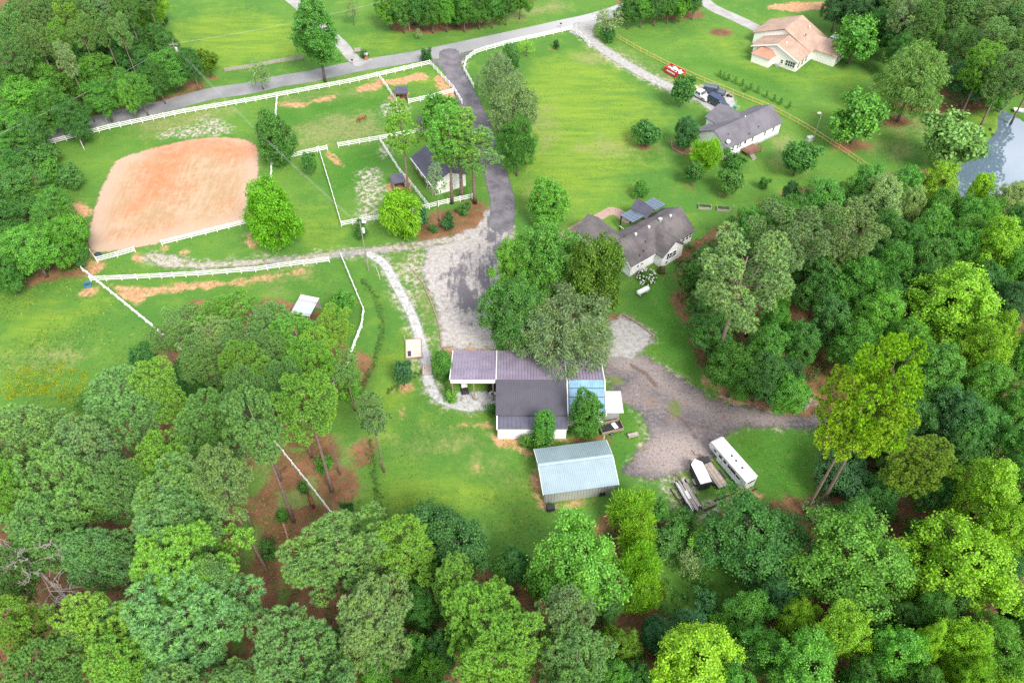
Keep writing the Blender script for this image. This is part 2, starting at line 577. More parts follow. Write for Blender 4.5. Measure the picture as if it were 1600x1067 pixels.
def build_ground():
    xs = axis_coords(-150, 165, 0.85, 1600)
    ys = axis_coords(22, 240, 0.85, 1600)
    me, px, py = grid_mesh('ground', xs, ys, ground_height)
    E_ = lambda *a: sd_ell(px, py, *a)
    L_ = lambda pts, w: sd_line(px, py, PX(*pts), w)
    P_ = lambda *pts: sd_poly(px, py, PX(*pts))
    clay = union([
        L_([(437, 163), (470, 165), (500, 157), (520, 152)], 0.7), L_([(566, 140), (592, 134)], 1.3), L_([(600, 129), (630, 126), (655, 120)], 1.6),
        L_([(686, 122), (694, 135), (703, 148)], [1.0, 1.6, 1.4]), E_(626, 152, 2.2, 2.4), E_(664, 198, 2.0, 2.2), E_(626, 292, 2.6, 3.2),
        L_([(512, 240), (520, 247), (533, 258)], 0.5), L_([(118, 322), (128, 333), (122, 345)], [1.0, 1.9, 0.8]),
        P_((166, 444), (215, 447), (282, 451), (274, 459), (232, 463), (216, 481), (200, 470), (183, 455)), L_([(284, 448), (340, 445), (400, 437), (470, 425)], [1.0, 0.5, 0.8, 0.4]),
        E_(150, 418, 1.6, 1.8), E_(134, 457, 1.6, 1.6), L_([(780, 687), (830, 688), (895, 690)], [0.7, 0.9, 0.6]), L_([(808, 698), (826, 708)], 0.4),
        L_([(836, 735), (844, 775), (850, 795)], [0.25, 0.45, 0.3]), L_([(870, 793), (905, 786), (950, 780)], 0.2), E_(1166, 778, 2.4, 1.3), L_([(978, 560), (1000, 580), (1012, 592)], [2.2, 1.0, 0.4]),
        P_((1092, 580), (1112, 582), (1135, 605), (1200, 628), (1245, 645), (1200, 648), (1140, 626), (1100, 602)),
        L_([(1205, 12), (1240, 12), (1285, 9), (1302, 20)], [1.4, 2.8, 2.0, 1.0]), E_(1022, 700, 1.4, 1.0), L_([(690, 548), (730, 547), (770, 549)], 0.8),
        E_(255, 390, 0.8), E_(287, 394, 0.8), L_([(140, 396), (136, 408)], 0.8), L_([(385, 365), (398, 380)], 0.7), E_(215, 404, 1.0, 0.9),
        E_(633, 603, 1.2, 0.8), E_(629, 650, 0.5, 1.2), L_([(741, 729), (755, 731), (768, 738)], 0.1), E_(735, 664, 1.6, 0.3)])
    pale = union([
        L_([(262, 212), (290, 208), (330, 200), (352, 203)], [1.5, 2.2, 3.0, 1.2]), L_([(325, 190), (340, 198)], 1.8), E_(705, 95, 4, 5),
        sd_poly(px, py, PARK), sd_poly(px, py, YARD), sd_line(px, py, LANE, 1.3), sd_line(px, py, PATH, 1.3), sd_poly(px, py, GRAVEL2), sd_line(px, py, HDRIVE, 2.0),
        P_((560, 268), (590, 262), (600, 300), (585, 335), (560, 320)), E_(605, 235, 1.2, 2), E_(575, 330, 2.2, 3.2), E_(612, 172, 3, 3.5), E_(650, 420, 2.2, 6),
        P_((1085, 785), (1140, 780), (1142, 812), (1115, 832), (1098, 830)), E_(1060, 770, 2.5, 3.2), E_(1085, 137, 1.6, 1.2), sd_poly(px, py, CARPAD), E_(950, 545, 3, 2)])
    straw = union([sd_poly(px, py, w) for w in WOODS] + [
        P_((652, 378), (645, 352), (668, 335), (700, 325), (752, 312), (766, 330), (762, 350), (735, 364), (700, 374)),
        E_(500, 712, 3.4, 3.0), E_(528, 760, 3.0, 3.4), E_(452, 735, 2.6, 4.0), E_(448, 825, 3.4, 3.2), E_(418, 890, 2.6, 4.5), E_(405, 960, 2.6, 5.0), E_(410, 790, 2.2, 4.0), E_(480, 690, 4.0, 2.0), E_(490, 800, 2.6, 1.6),
        L_([(618, 40), (660, 47), (720, 43), (780, 27)], 2.2), E_(1328, 228, 4.0, 2.6), E_(1400, 190, 3.5, 2.4), L_([(1410, 163), (1490, 172), (1530, 162)], 2.6), E_(1125, 51, 3.4, 2.4),
        P_((1045, 470), (1075, 425), (1100, 440), (1100, 490), (1065, 495)), P_((1048, 222), (1050, 236), (1072, 244), (1080, 230)), L_([(270, 125), (310, 138)], 2.0),
        L_([(190, 172), (260, 155), (290, 148)], 1.3), L_([(50, 440), (125, 425)], 1.2), L_([(563, 560), (572, 575), (566, 596)], 1.4), E_(570, 712, 1.5, 3),
        E_(965, 497, 2.2, 1.2), L_([(900, 690), (945, 688)], 1.0), L_([(1040, 28), (1090, 24)], 1.8), E_(890, 480, 4, 3), E_(830, 505, 3, 4)] + [E_(*r) for r in TREE_RINGS])
    straw = np.minimum(straw, -P_((985, 860), (1040, 820), (1100, 850), (1150, 880), (1230, 900), (1200, 965), (1130, 980), (1050, 965), (990, 935)))
    lime = union([P_((800, 150), (840, 95), (900, 75), (960, 105), (1020, 150), (1050, 190), (1000, 270), (940, 330), (880, 340), (800, 310)),
                  P_((1085, 40), (1150, 60), (1170, 90), (1240, 120), (1280, 125), (1300, 110), (1260, 135), (1170, 115), (1110, 80)), E_(1310, 118, 7, 3),
                  E_(660, 125, 6, 4), P_((0, 480), (100, 465), (170, 470), (110, 520), (0, 590)), P_((595, 560), (640, 520), (640, 620), (605, 700), (590, 690)),
                  P_((250, 60), (330, 10), (470, 30), (470, 90), (330, 110)), P_((560, 60), (620, 45), (640, 70), (590, 90)), E_(1535, 185, 4.5, 9), E_(690, 765, 12, 4),
                  P_((420, 300), (520, 330), (530, 400), (480, 395))])
    lush = union([P_((985, 480), (1010, 445), (1050, 440), (1095, 460), (1090, 530), (1110, 590), (1080, 590), (1020, 545)),
                  P_((1130, 690), (1170, 672), (1260, 675), (1285, 690), (1270, 790), (1200, 780), (1150, 730)), P_((1050, 800), (1090, 830), (1200, 800), (1250, 900), (1150, 930), (1040, 900)),
                  L_([(500, 170), (560, 155), (590, 160)], 3), L_([(445, 175), (470, 195)], 2.2), E_(985, 640, 2.8, 3.4), P_((1060, 100), (1140, 110), (1240, 150), (1210, 120), (1100, 90)),
                  P_((505, 245), (590, 225), (600, 250), (560, 300), (520, 300)), L_([(600, 290), (640, 330)], 1.0), E_(965, 710, 3.5, 1.6)])
    dry = union([P_((395, 690), (450, 675), (545, 690), (565, 770), (530, 812), (470, 850), (440, 1000), (370, 1000), (385, 800)), P_((455, 200), (520, 178), (590, 180), (620, 210), (560, 225), (470, 235)), P_((820, 285), (880, 300), (880, 335), (830, 330)), E_(1400, 232, 4.5, 3.0),
                 P_((1380, 175), (1450, 180), (1460, 205), (1400, 215), (1375, 200)), P_((200, 180), (330, 165), (380, 175), (300, 200), (220, 215)), L_([(700, 42), (800, 25), (870, 10)], 3.0),
                 P_((400, 425), (500, 420), (440, 450), (410, 445)), P_((0, 560), (100, 540), (130, 560), (60, 580)), E_(930, 90, 5, 5), P_((970, 75), (1050, 120), (1040, 135), (960, 90)),
                 E_(700, 690, 6, 1.2), L_([(735, 723), (765, 728), (790, 745)], 0.9), P_((505, 730), (560, 740), (560, 800), (520, 795)), E_(960, 230, 9, 3.5), E_(850, 195, 3, 9), E_(1230, 235, 4, 6),
                 L_([(640, 405), (655, 450), (672, 500)], 1.6), E_(540, 120, 9, 2), L_([(440, 160), (560, 145)], 1.8)])
    for k, a in (('clay', clay), ('pale', pale), ('straw', straw), ('lime', lime), ('lush', lush), ('dry', dry)):
        add_attr(me, k, a)
    me.materials.append(ground_material())
    o = bpy.data.objects.new('ground', me)
    COL.objects.link(o)
    struct(o)


def sheet(name, fun, bounds, z, mat, step=0.5, extra=None):
    """a surface laid z above the ground, fading out raggedly along its own edge"""
    pts = bounds
    x0, x1 = min(p[0] for p in pts) - 4, max(p[0] for p in pts) + 4
    y0, y1 = min(p[1] for p in pts) - 4, max(p[1] for p in pts) + 4
    me, px, py = grid_mesh(name, np.arange(x0, x1, step), np.arange(y0, y1, step), lambda a, b: np.full_like(a, z), lambda a, b: fun(a, b) > -1.1)
    add_attr(me, 'edge', fun(px, py))
    for k, f in (extra or {}).items():
        add_attr(me, k, f(px, py))
    me.materials.append(mat)
    o = bpy.data.objects.new(name, me)
    COL.objects.link(o)
    return struct(o)


def sheet_mat(name, colour, amp=0.8, soft=0.12, rough=0.9, bump=0.4, nscale=0.9, bdist=0.05):
    n = NT(name)
    col, hgt = colour(n)
    e = n.math('ADD', n.attr('edge'), n.math('MULTIPLY', n.math('SUBTRACT', n.noise(nscale, 5, 0.7), 0.5), amp * 2))
    a = n.step(e, -soft, soft)
    sh = n.bsdf(col, rough, 0, n.bump(hgt, bump, bdist), 0.2)
    tr = n.n('ShaderNodeBsdfTransparent')
    mx = n.n('ShaderNodeMixShader')
    n.put(mx.inputs[0], a)
    n.t.links.new(tr.outputs[0], mx.inputs[1])
    n.t.links.new(sh, mx.inputs[2])
    return n.done(mx.outputs[0])


def col_road(n):
    a, b = n.noise(0.12, 4, 0.6), n.noise(3.0, 4, 0.7)
    c = n.mix(n.step(a, 0.35, 0.65), (0.175, 0.175, 0.185), (0.26, 0.255, 0.26))
    c = n.mix(n.math('MULTIPLY', n.step(b, 0.35, 0.7), 0.35), c, (0.20, 0.20, 0.205))
    k = n.attr('worn')
    return n.mix(n.step(k, -2.0, 6.0), c, (0.36, 0.355, 0.355)), b


def col_asphalt(n):
    a, b, d = n.noise(0.35, 5, 0.65), n.noise(2.6, 4, 0.7), n.noise(9, 3, 0.7)
    c = n.mix(n.step(a, 0.32, 0.66), (0.090, 0.083, 0.098), (0.175, 0.162, 0.178))
    c = n.mix(n.math('MULTIPLY', n.step(b, 0.45, 0.72), 0.5), c, (0.23, 0.21, 0.215))
    c = n.mix(n.math('MULTIPLY', n.step(d, 0.5, 0.7), 0.35), c, (0.09, 0.085, 0.10))
    return c, n.math('ADD', b, d)


def col_whitegravel(n):
    a, b, d = n.noise(0.25, 4, 0.6), n.noise(1.6, 5, 0.7), n.noise(8, 3, 0.7)
    c = n.mix(n.step(b, 0.3, 0.68), (0.30, 0.29, 0.28), (0.50, 0.50, 0.505))
    c = n.mix(n.math('MULTIPLY', n.step(d, 0.5, 0.72), 0.5), c, (0.25, 0.24, 0.235))
    c = n.mix(n.math('MULTIPLY', n.step(n.noise(0.9, 5, 0.7), 0.55, 0.64), 0.75), c, (0.11, 0.15, 0.05))
    return c, n.math('ADD', b, d)


def col_stone(n):
    b, d = n.noise(1.2, 5, 0.7), n.noise(7, 3, 0.7)
    c = n.mix(n.step(b, 0.3, 0.7), (0.25, 0.235, 0.22), (0.41, 0.40, 0.385))
    c = n.mix(n.math('MULTIPLY', n.step(d, 0.5, 0.7), 0.4), c, (0.22, 0.20, 0.185))
    return c, n.math('ADD', b, d)


def col_lane(n):
    a, b, d = n.noise(0.12, 4, 0.6), n.noise(1.4, 5, 0.7), n.noise(7, 3, 0.7)
    c = n.mix(n.step(b, 0.3, 0.68), (0.24, 0.205, 0.165), (0.44, 0.40, 0.35))
    c = n.mix(n.math('MULTIPLY', n.step(a, 0.5, 0.62), 0.7), c, (0.24, 0.23, 0.25))
    c = n.mix(n.math('MULTIPLY', n.step(n.noise(0.8, 5, 0.7), 0.50, 0.60), 0.85), c, (0.14, 0.19, 0.05))
    return c, n.math('ADD', b, d)


def col_park(n):
    a, b, d = n.noise(0.30, 5, 0.7), n.noise(1.5, 5, 0.7), n.noise(7, 3, 0.7)
    c = n.mix(n.step(b, 0.3, 0.70), (0.27, 0.24, 0.22), (0.43, 0.405, 0.39))
    brush = n.noise(1.0, 5, 0.7, n.mapped(R(15), (1.1, 0.25, 1)))
    dk = n.math('ADD', n.attr('stain'), n.math('MULTIPLY', n.math('SUBTRACT', n.math('ADD', brush, a), 1.0), 13.0))
    c = n.mix(n.step(dk, -1.6, 1.8), c, n.mix(b, (0.075, 0.070, 0.085), (0.17, 0.155, 0.17)))
    c = n.mix(n.math('MULTIPLY', n.step(n.noise(0.6, 5, 0.7), 0.56, 0.66), n.step(n.attr('edge'), 0.5, 4.5, 0.85, 0.0)), c, (0.17, 0.19, 0.06))
    c = n.mix(n.math('MULTIPLY', n.step(d, 0.5, 0.72), 0.4), c, (0.26, 0.23, 0.22))
    return c, n.math('ADD', b, d)


def col_yard(n):
    a, b, d = n.noise(0.16, 5, 0.65), n.noise(1.3, 5, 0.72), n.noise(3.2, 4, 0.75)
    c = n.mix(n.step(a, 0.36, 0.62), (0.100, 0.090, 0.102), (0.205, 0.165, 0.155))
    c = n.mix(n.step(n.attr('stain'), -2.5, 2.5), c, (0.31, 0.255, 0.235))
    c = n.mix(n.math('MULTIPLY', n.step(b, 0.48, 0.72), 0.60), c, (0.31, 0.285, 0.28))
    c = n.mix(n.math('MULTIPLY', n.step(d, 0.46, 0.7), 0.65), c, (0.075, 0.066, 0.072))
    g2, g3 = n.noise(2.0, 4, 0.8), n.noise(5.5, 3, 0.7)
    c = n.mix(n.math('MULTIPLY', n.step(g2, 0.52, 0.66), 0.75), c, (0.070, 0.062, 0.072))
    c = n.mix(n.math('MULTIPLY', n.step(g3, 0.56, 0.70), 0.70), c, (0.36, 0.335, 0.335))
    c = n.mix(n.math('MULTIPLY', n.step(n.noise(0.35, 4, 0.7), 0.56, 0.70), 0.6), c, (0.27, 0.150, 0.105))
    ru = n.math('ADD', n.attr('rut'), n.math('MULTIPLY', n.math('SUBTRACT', b, 0.5), 1.2))
    c = n.mix(n.math('MULTIPLY', n.step(ru, -0.1, 0.2), 0.75), c, (0.11, 0.075, 0.06))
    g = n.math('ADD', n.attr('weed'), n.math('MULTIPLY', n.math('SUBTRACT', b, 0.5), 3.0))
    c = n.mix(n.math('MULTIPLY', n.step(g, -0.3, 0.6), 0.8), c, (0.13, 0.17, 0.04))
    return c, n.math('ADD', b, d)


def col_arena(n):
    a, b, d = n.noise(0.085, 4, 0.6), n.noise(0.55, 5, 0.7), n.noise(5, 3, 0.7)
    drag = n.noise(1.0, 4, 0.65, n.mapped(R(12), (1.5, 0.22, 1)))
    orange, pale, tan = (0.37, 0.190, 0.098), (0.41, 0.295, 0.200), (0.34, 0.225, 0.125)
    c = n.mix(n.step(a, 0.40, 0.60), orange, tan)
    c = n.mix(n.step(n.math('ADD', n.math('MULTIPLY', drag, 0.35), n.math('ADD', n.math('MULTIPLY', b, 0.35), n.math('MULTIPLY', n.noise(0.16, 5, 0.65), 0.3))), 0.42, 0.60), c, pale)
    rim = n.math('ADD', n.attr('edge'), n.math('MULTIPLY', n.math('SUBTRACT', b, 0.5), 4.0))
    c = n.mix(n.step(rim, 1.0, 5.0, 0.85, 0.0), c, (0.42, 0.315, 0.24))
    c = n.mix(n.math('MULTIPLY', n.step(n.attr('red'), -3.0, 3.0), n.step(b, 0.35, 0.7, 0.9, 0.35)), c, (0.46, 0.165, 0.080))
    rings = n.math('SINE', n.math('ADD', n.math('MULTIPLY', n.attr('edge'), 8.0), n.math('MULTIPLY', b, 5.0)))
    c = n.mix(n.math('MULTIPLY', n.step(rings, 0.1, 0.9), n.step(n.attr('edge'), 2.0, 7.0, 0.30, 0.0)), c, (0.50, 0.27, 0.16))
    c = n.mix(n.math('MULTIPLY', n.step(d, 0.50, 0.72), 0.40), c, (0.28, 0.19, 0.10))
    return c, n.math('ADD', drag, n.math('MULTIPLY', d, 0.3))


def col_concrete(n):
    a, b = n.noise(0.3, 4, 0.6), n.noise(3, 4, 0.7)
    c = n.mix(n.step(a, 0.3, 0.7), (0.27, 0.26, 0.25), (0.37, 0.36, 0.35))
    return n.mix(n.math('MULTIPLY', n.step(b, 0.45, 0.7), 0.25), c, (0.30, 0.285, 0.265)), b


def build_sheets():
    ln = lambda pts, w: (lambda a, b: sd_line(a, b, pts, w))
    pl = lambda pts: (lambda a, b: sd_poly(a, b, pts))
    road_m = sheet_mat('worn_road_asphalt', col_road, 0.25, 0.08, 0.85, 0.2, 1.5, 0.02)
    sheet('road', ln(ROAD, 2.75), ROAD, 0.012, road_m, 0.6, {'worn': lambda a, b: (a + 20) / 8})
    sheet('driveway', lambda a, b: np.maximum(sd_line(a, b, DRIVE[:46], DRIVE_W), sd_poly(a, b, PX((672, 97), (690, 92), (742, 79), (722, 92), (714, 112), (702, 112)))), DRIVE[:46] + PX((672, 97), (742, 79)), 0.020,
          sheet_mat('asphalt_millings', col_asphalt, 0.5, 0.2, 0.9, 0.5), 0.5)
    stain = lambda a, b: np.maximum(np.maximum(sd_line(a, b, PX((783, 345), (774, 372), (765, 410), (758, 455), (752, 490)), 1.7), sd_line(a, b, PX((730, 400), (718, 440), (735, 472), (748, 488)), [0.5, 2.0, 2.6, 0.8])), -6.0)
    sheet('parking_yard', pl(PARK), PARK, 0.008, sheet_mat('worn_gravel_parking', col_park, 2.2, 0.5, 0.95, 0.6, 0.5), 0.5, {'stain': stain})
    rut = lambda a, b: np.maximum(np.maximum(sd_line(a, b, PX((985, 570), (1010, 585), (1025, 603)), 0.4), sd_line(a, b, PX((1040, 640), (1065, 655), (1080, 672), (1088, 685)), 0.35)), sd_line(a, b, PX((1062, 655), (1100, 668), (1140, 680)), 0.25))
    weed = lambda a, b: np.maximum(sd_ell(a, b, 1055, 638, 1.2, 1.8), sd_ell(a, b, 962, 595, 1.4, 1.2))
    tan = lambda a, b: np.maximum(np.maximum(sd_ell(a, b, 1058, 708, 5, 4), sd_line(a, b, PX((1000, 565), (1060, 620), (1130, 650), (1200, 655)), 1.2)), sd_ell(a, b, 985, 562, 3, 2))
    sheet('gravel_yard', pl(YARD), YARD, 0.010, sheet_mat('gravel_and_dirt_yard', col_yard, 2.6, 0.7, 0.95, 0.8, 0.45), 0.5, {'rut': rut, 'weed': weed, 'stain': tan})
    sheet('gravel_patch', pl(GRAVEL2), GRAVEL2, 0.012, sheet_mat('pale_gravel', col_stone, 2.4, 0.7, 0.95, 0.6), 0.4)
    gm = sheet_mat('white_gravel_path', col_whitegravel, 0.5, 0.25, 0.95, 0.6, 1.4)
    sheet('gravel_lane', lambda a, b: np.maximum(sd_line(a, b, LANE, [0.75] * 30 + [0.95] * (len(LANE) - 30)), sd_line(a, b, PX((236, 400), (262, 408), (290, 412)), [0.8, 1.8, 1.0])), LANE, 0.014, sheet_mat('tan_gravel_lane', col_lane, 0.7, 0.4, 0.95, 0.6, 1.0), 0.4)
    sheet('garden_path', lambda a, b: np.maximum(sd_line(a, b, PATH, 0.86), sd_poly(a, b, PAD)), PATH + PAD, 0.018, gm, 0.4)
    sheet('riding_arena', pl(ARENA), ARENA, 0.016, sheet_mat('raked_red_clay', col_arena, 1.1, 0.3, 0.95, 0.5, 0.8, 0.06), 0.5,
          {'red': lambda a, b: np.maximum(sd_line(a, b, PX((262, 245), (240, 290), (205, 330)), [4, 3, 1]), sd_line(a, b, PX((255, 232), (330, 226), (385, 235)), [3.5, 3.0, 3.0]))})
    cm = sheet_mat('pale_concrete', col_concrete, 0.2, 0.08, 0.85, 0.2, 1.5, 0.02)
    sheet('concrete_driveway', lambda a, b: np.maximum(sd_line(a, b, HDRIVE, 1.5), sd_poly(a, b, PX((888, 50), (905, 37), (935, 31), (925, 48), (930, 62), (915, 62)))), HDRIVE + PX((888, 50), (935, 31)), 0.017,
          sheet_mat('pale_crushed_stone', col_stone, 0.5, 0.3, 0.9, 0.4, 1.0), 0.5)
    sheet('car_pad', pl(CARPAD), CARPAD, 0.021, cm, 0.4)
    sheet('neighbour_driveway', ln(NDRIVE, 1.9), NDRIVE, 0.017, cm, 0.5)
    sheet('side_driveway', lambda a, b: np.maximum(sd_line(a, b, WDRIVE, 1.6), sd_poly(a, b, PX((540, 85), (556, 88), (585, 93), (556, 104)))), WDRIVE, 0.016, cm, 0.5)
    brick = lambda n: (n.mix(n.noise(1.5, 4, 0.7), (0.28, 0.18, 0.145), (0.40, 0.29, 0.245)), n.noise(5, 3))
    sheet('patio', lambda a, b: np.maximum(sd_line(a, b, PX((878, 370), (905, 353), (930, 342), (955, 329), (966, 332), (979, 343)), [1.2, 1.0, 1.0, 1.1, 1.2, 1.2]), -5), PX((878, 370), (955, 327), (980, 345)), 0.015,
          sheet_mat('terracotta_paving', brick, 0.1, 0.05, 0.9, 0.2), 0.35)
    # pond
    n = NT('sky_tinted_pond_water')
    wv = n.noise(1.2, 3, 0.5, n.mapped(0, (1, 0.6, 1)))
    k = n.bsdf((0.12, 0.17, 0.23), 0.03, 0, n.bump(wv, 0.04, 0.05), 0.5)  # blue in the base colour paints in the sky's reflection
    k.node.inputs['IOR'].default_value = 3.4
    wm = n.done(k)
    f = lambda a, b: sd_poly(a, b, POND)
    x = [p.x for p in POND]
    y = [p.y for p in POND]
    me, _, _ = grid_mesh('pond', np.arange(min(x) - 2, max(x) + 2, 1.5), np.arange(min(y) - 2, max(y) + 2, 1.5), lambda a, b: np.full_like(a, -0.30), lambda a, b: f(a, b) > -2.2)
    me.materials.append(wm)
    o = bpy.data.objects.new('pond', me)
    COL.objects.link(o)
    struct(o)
# ================================================================== TREES
PAL = {  # leaf colour, word for it
    'pine': ((0.138, 0.280, 0.078), 'grey-green'), 'ypine': ((0.168, 0.335, 0.050), 'yellow-green'), 'gpine': ((0.170, 0.280, 0.105), 'pale grey-green'),
    'dark': ((0.052, 0.145, 0.044), 'dark green'), 'mid': ((0.084, 0.235, 0.038), 'mid-green'), 'light': ((0.118, 0.300, 0.042), 'light green'),
    'lime': ((0.190, 0.375, 0.024), 'lime-green'), 'yellow': ((0.230, 0.395, 0.018), 'yellow-lime'), 'pale': ((0.215, 0.310, 0.120), 'pale green'),
    'blue': ((0.060, 0.175, 0.066), 'bluish dark green'), 'olive': ((0.120, 0.215, 0.022), 'olive green'), 'bright': ((0.105, 0.300, 0.012), 'bright green'),
    'silver': ((0.195, 0.270, 0.125), 'silvery green'), 'forest': ((0.066, 0.185, 0.040), 'deep green'),
}


def leaf_material(name, trans=0.30, rough=0.55):
    n = NT(name)
    oi = n.n('ShaderNodeObjectInfo')
    g = n.n('ShaderNodeNewGeometry')
    rnd = g.outputs['Random Per Island']
    base = oi.outputs['Color']
    patch = n.noise(0.55, 2, 0.5)
    c = n.mix(n.step(patch, 0.42, 0.68, 0.0, 0.55), base, n.mix(1.0, base, (1.28, 1.22, 0.70), 'MULTIPLY'))
    c = n.mix(n.step(patch, 0.25, 0.45, 0.45, 0.0), c, n.mix(1.0, base, (0.62, 0.80, 0.85), 'MULTIPLY'))
    k = n.step(rnd, 0.0, 1.0, 0.62, 1.38)
    cmb = n.n('ShaderNodeCombineColor')
    for i in range(3):
        n.put(cmb.inputs[i], k)
    c = n.mix(1.0, c, cmb.outputs[0], 'MULTIPLY')
    d = n.bsdf(c, rough, 0, None, 0.25)
    t = n.n('ShaderNodeBsdfTranslucent')
    n.put(t.inputs['Color'], n.mix(1.0, c, (1.05, 1.20, 0.5), 'MULTIPLY'))
    mx = n.n('ShaderNodeMixShader')
    mx.inputs[0].default_value = trans
    n.t.links.new(d, mx.inputs[1])
    n.t.links.new(t.outputs[0], mx.inputs[2])
    return n.done(mx.outputs[0])


LEAF = leaf_material('leaves')
NEEDLE = leaf_material('pine_needles', 0.12, 0.5)
BARK = M('tree_bark', (0.155, 0.120, 0.098), 0.9, 0, 0.45, 3.0, 0.6)
PINEBARK = M('pine_bark', (0.215, 0.150, 0.122), 0.9, 0, 0.45, 3.0, 0.6)
DEADWOOD = M('bleached_dead_wood', (0.33, 0.285, 0.26), 0.9, 0, 0.25, 3.0, 0.4)


def poly_mesh(name, V, mat):
    """V: (n, k, 3) loose faces"""
    n, k, _ = V.shape
    me = bpy.data.meshes.new(name)
    me.vertices.add(n * k)
    me.vertices.foreach_set('co', V.astype(np.float32).ravel())
    me.loops.add(n * k)
    me.loops.foreach_set('vertex_index', np.arange(n * k, dtype=np.int32))
    me.polygons.add(n)
    me.polygons.foreach_set('loop_start', np.arange(0, n * k, k, dtype=np.int32))
    me.materials.append(mat)
    me.update(calc_edges=True)
    return me


def unit(a):
    return a / (np.linalg.norm(a, axis=-1, keepdims=True) + 1e-9)


def diamonds(P, N, l, w, rng, T=None):
    n = len(P)
    T = unit(np.cross(N, rng.normal(size=(n, 3)))) if T is None else T
    B = unit(np.cross(N, T))
    s = rng.uniform(0.7, 1.3, (n, 1))
    l, w = l * s / 2, w * s / 2
    return np.stack([P - T * l, P + B * w - T * l * 0.1, P + T * l, P - B * w - T * l * 0.1], 1)


PROFILE = {
    'round': lambda t: math.sqrt(max(0, 1 - t * t)) ** 0.8,
    'top': lambda t: math.sqrt(max(0, 1 - t * t)) * (0.92 + 0.18 * t),
    'egg': lambda t: math.sqrt(max(0, 1 - ((t + 0.25) / 1.25) ** 2)) if t > -0.25 else math.sqrt(max(0, 1 - ((t + 0.25) / 0.8) ** 2)),
    'cone': lambda t: max(0.06, (1 - t) / 2) ** 0.8,
    'column': lambda t: (max(0, 1 - abs(t) ** 3)) * (0.85 - 0.25 * t),
    'flat': lambda t: math.sqrt(max(0, 1 - t * t)) ** 0.5,
}


def crown_lobes(rng, W, C, nl, lr, prof, core=True):
    f = PROFILE[prof]
    cs, rs = [], []
    a0, ph, ph2 = rng.uniform(0, 6.28, 3)
    lop = rng.uniform(0.12, 0.30)
    for i in range(nl):
        t = -0.88 + 1.72 * (i + rng.uniform(0, 1)) / nl
        p = f(t)
        r = rng.uniform(*lr) * W / 2 * (0.55 + 0.45 * p)
        a = a0 + i * 2.39996 + rng.uniform(-0.5, 0.5)
        d = max(0.0, W / 2 * p * (1 + lop * math.sin(2 * a + ph + 2.2 * t) + 0.5 * lop * math.sin(3 * a + ph2)) - r * 0.75) * rng.uniform(0.66, 1.14)
        cs.append((d * math.cos(a), d * math.sin(a), t * (C / 2 - r * 0.35)))
        rs.append(r)
    for i in range(max(2, nl // 6) if core else 0):
        t = -0.4 + 1.2 * i / max(1, nl // 6 - 1) if nl >= 12 else 0.2 * i
        cs.append((0, 0, min(t, 0.8) * C / 2 * 0.8))
        rs.append(W / 2 * max(0.25, f(min(t, 0.8))) * 0.55)
    return np.array(cs), np.array(rs)


def crown_points(rng, cs, rs, n, zs=0.85, low=-0.55):
    pr = rs ** 2 / (rs ** 2).sum()
    out_p, out_d, tot = [], [], 0
    while tot < n:
        k = n * 2
        li = rng.choice(len(rs), k, p=pr)
        d = unit(rng.normal(size=(k, 3)))
        p = cs[li] + d * rs[li, None] * np.array([1, 1, zs]) * rng.uniform(0.86, 1.06, (k, 1))
        ok = d[:, 2] > low - rng.uniform(0, 0.5, k)
        for j in range(len(rs)):
            q = (p - cs[j]) / (rs[j] * np.array([1, 1, zs]))
            ok &= ~(((q ** 2).sum(1) < 0.62) & (li != j))
        out_p.append(p[ok])
        out_d.append(d[ok])
        tot += ok.sum()
    return np.concatenate(out_p)[:n], np.concatenate(out_d)[:n]


def make_leafy(seed, W, C, nl, lr, prof, ncl, k, leaf, spread, zs=0.85, up=0.5, style='leaf', low=-0.55):
    rng = np.random.default_rng(seed)
    cs, rs = crown_lobes(rng, W, C, nl, lr, prof, style != 'puff')
    if style == 'puff':      # tufts keep their distance so that each reads as a tuft
        p, d = crown_points(rng, cs, rs, ncl * 4, zs, low)
        keep = []
        for i in range(len(p)):
            if not keep or ((p[keep] - p[i]) ** 2).sum(1).min() > (leaf[0] * 1.30) ** 2:
                keep.append(i)
            if len(keep) == ncl:
                break
        p, d = p[keep], d[keep]
        ncl = len(p)
    else:
        p, d = crown_points(rng, cs, rs, ncl, zs, low)
    if style == 'puff':
        r = leaf[0]
        nn = k
        nd = unit(unit(rng.normal(size=(ncl, nn, 3))) + d[:, None] * 0.35 + np.array([0, 0, 0.55]))
        pr = r * rng.uniform(0.75, 1.25, (ncl, 1, 1))
        tip = p[:, None] + nd * pr * rng.uniform(0.92, 1.06, (ncl, nn, 1))
        side = unit(np.cross(nd, rng.normal(size=nd.shape))) * leaf[1]
        base = p[:, None] + nd * pr * 0.12
        V = np.stack([tip, base + side, base - side], 2).reshape(-1, 3, 3)
    else:
        P = np.repeat(p, k, 0) + rng.normal(size=(ncl * k, 3)) * spread * np.array([1, 1, 0.75])
        D = np.repeat(d, k, 0)
        N = unit(D * 0.8 + np.array([0, 0, up]) + rng.normal(size=P.shape) * 0.55)
        if style == 'spray':       # long drooping leaves that hang outwards
            T = unit(D * np.array([1, 1, 0.2]) + np.array([0, 0, -0.55]) + rng.normal(size=P.shape) * 0.45)
            N = unit(np.cross(T, rng.normal(size=P.shape)))
            V = diamonds(P, N, leaf[0], leaf[1], rng, T)
        elif style == 'plume':     # upright feathery sprays
            T = unit(D + np.array([0, 0, 0.55]) + rng.normal(size=P.shape) * 0.5)
            N = unit(np.cross(T, rng.normal(size=P.shape)))
            V = diamonds(P, N, leaf[0], leaf[1], rng, T)
        else:
            V = diamonds(P, N, leaf[0], leaf[1], rng)
    return V, cs, rs


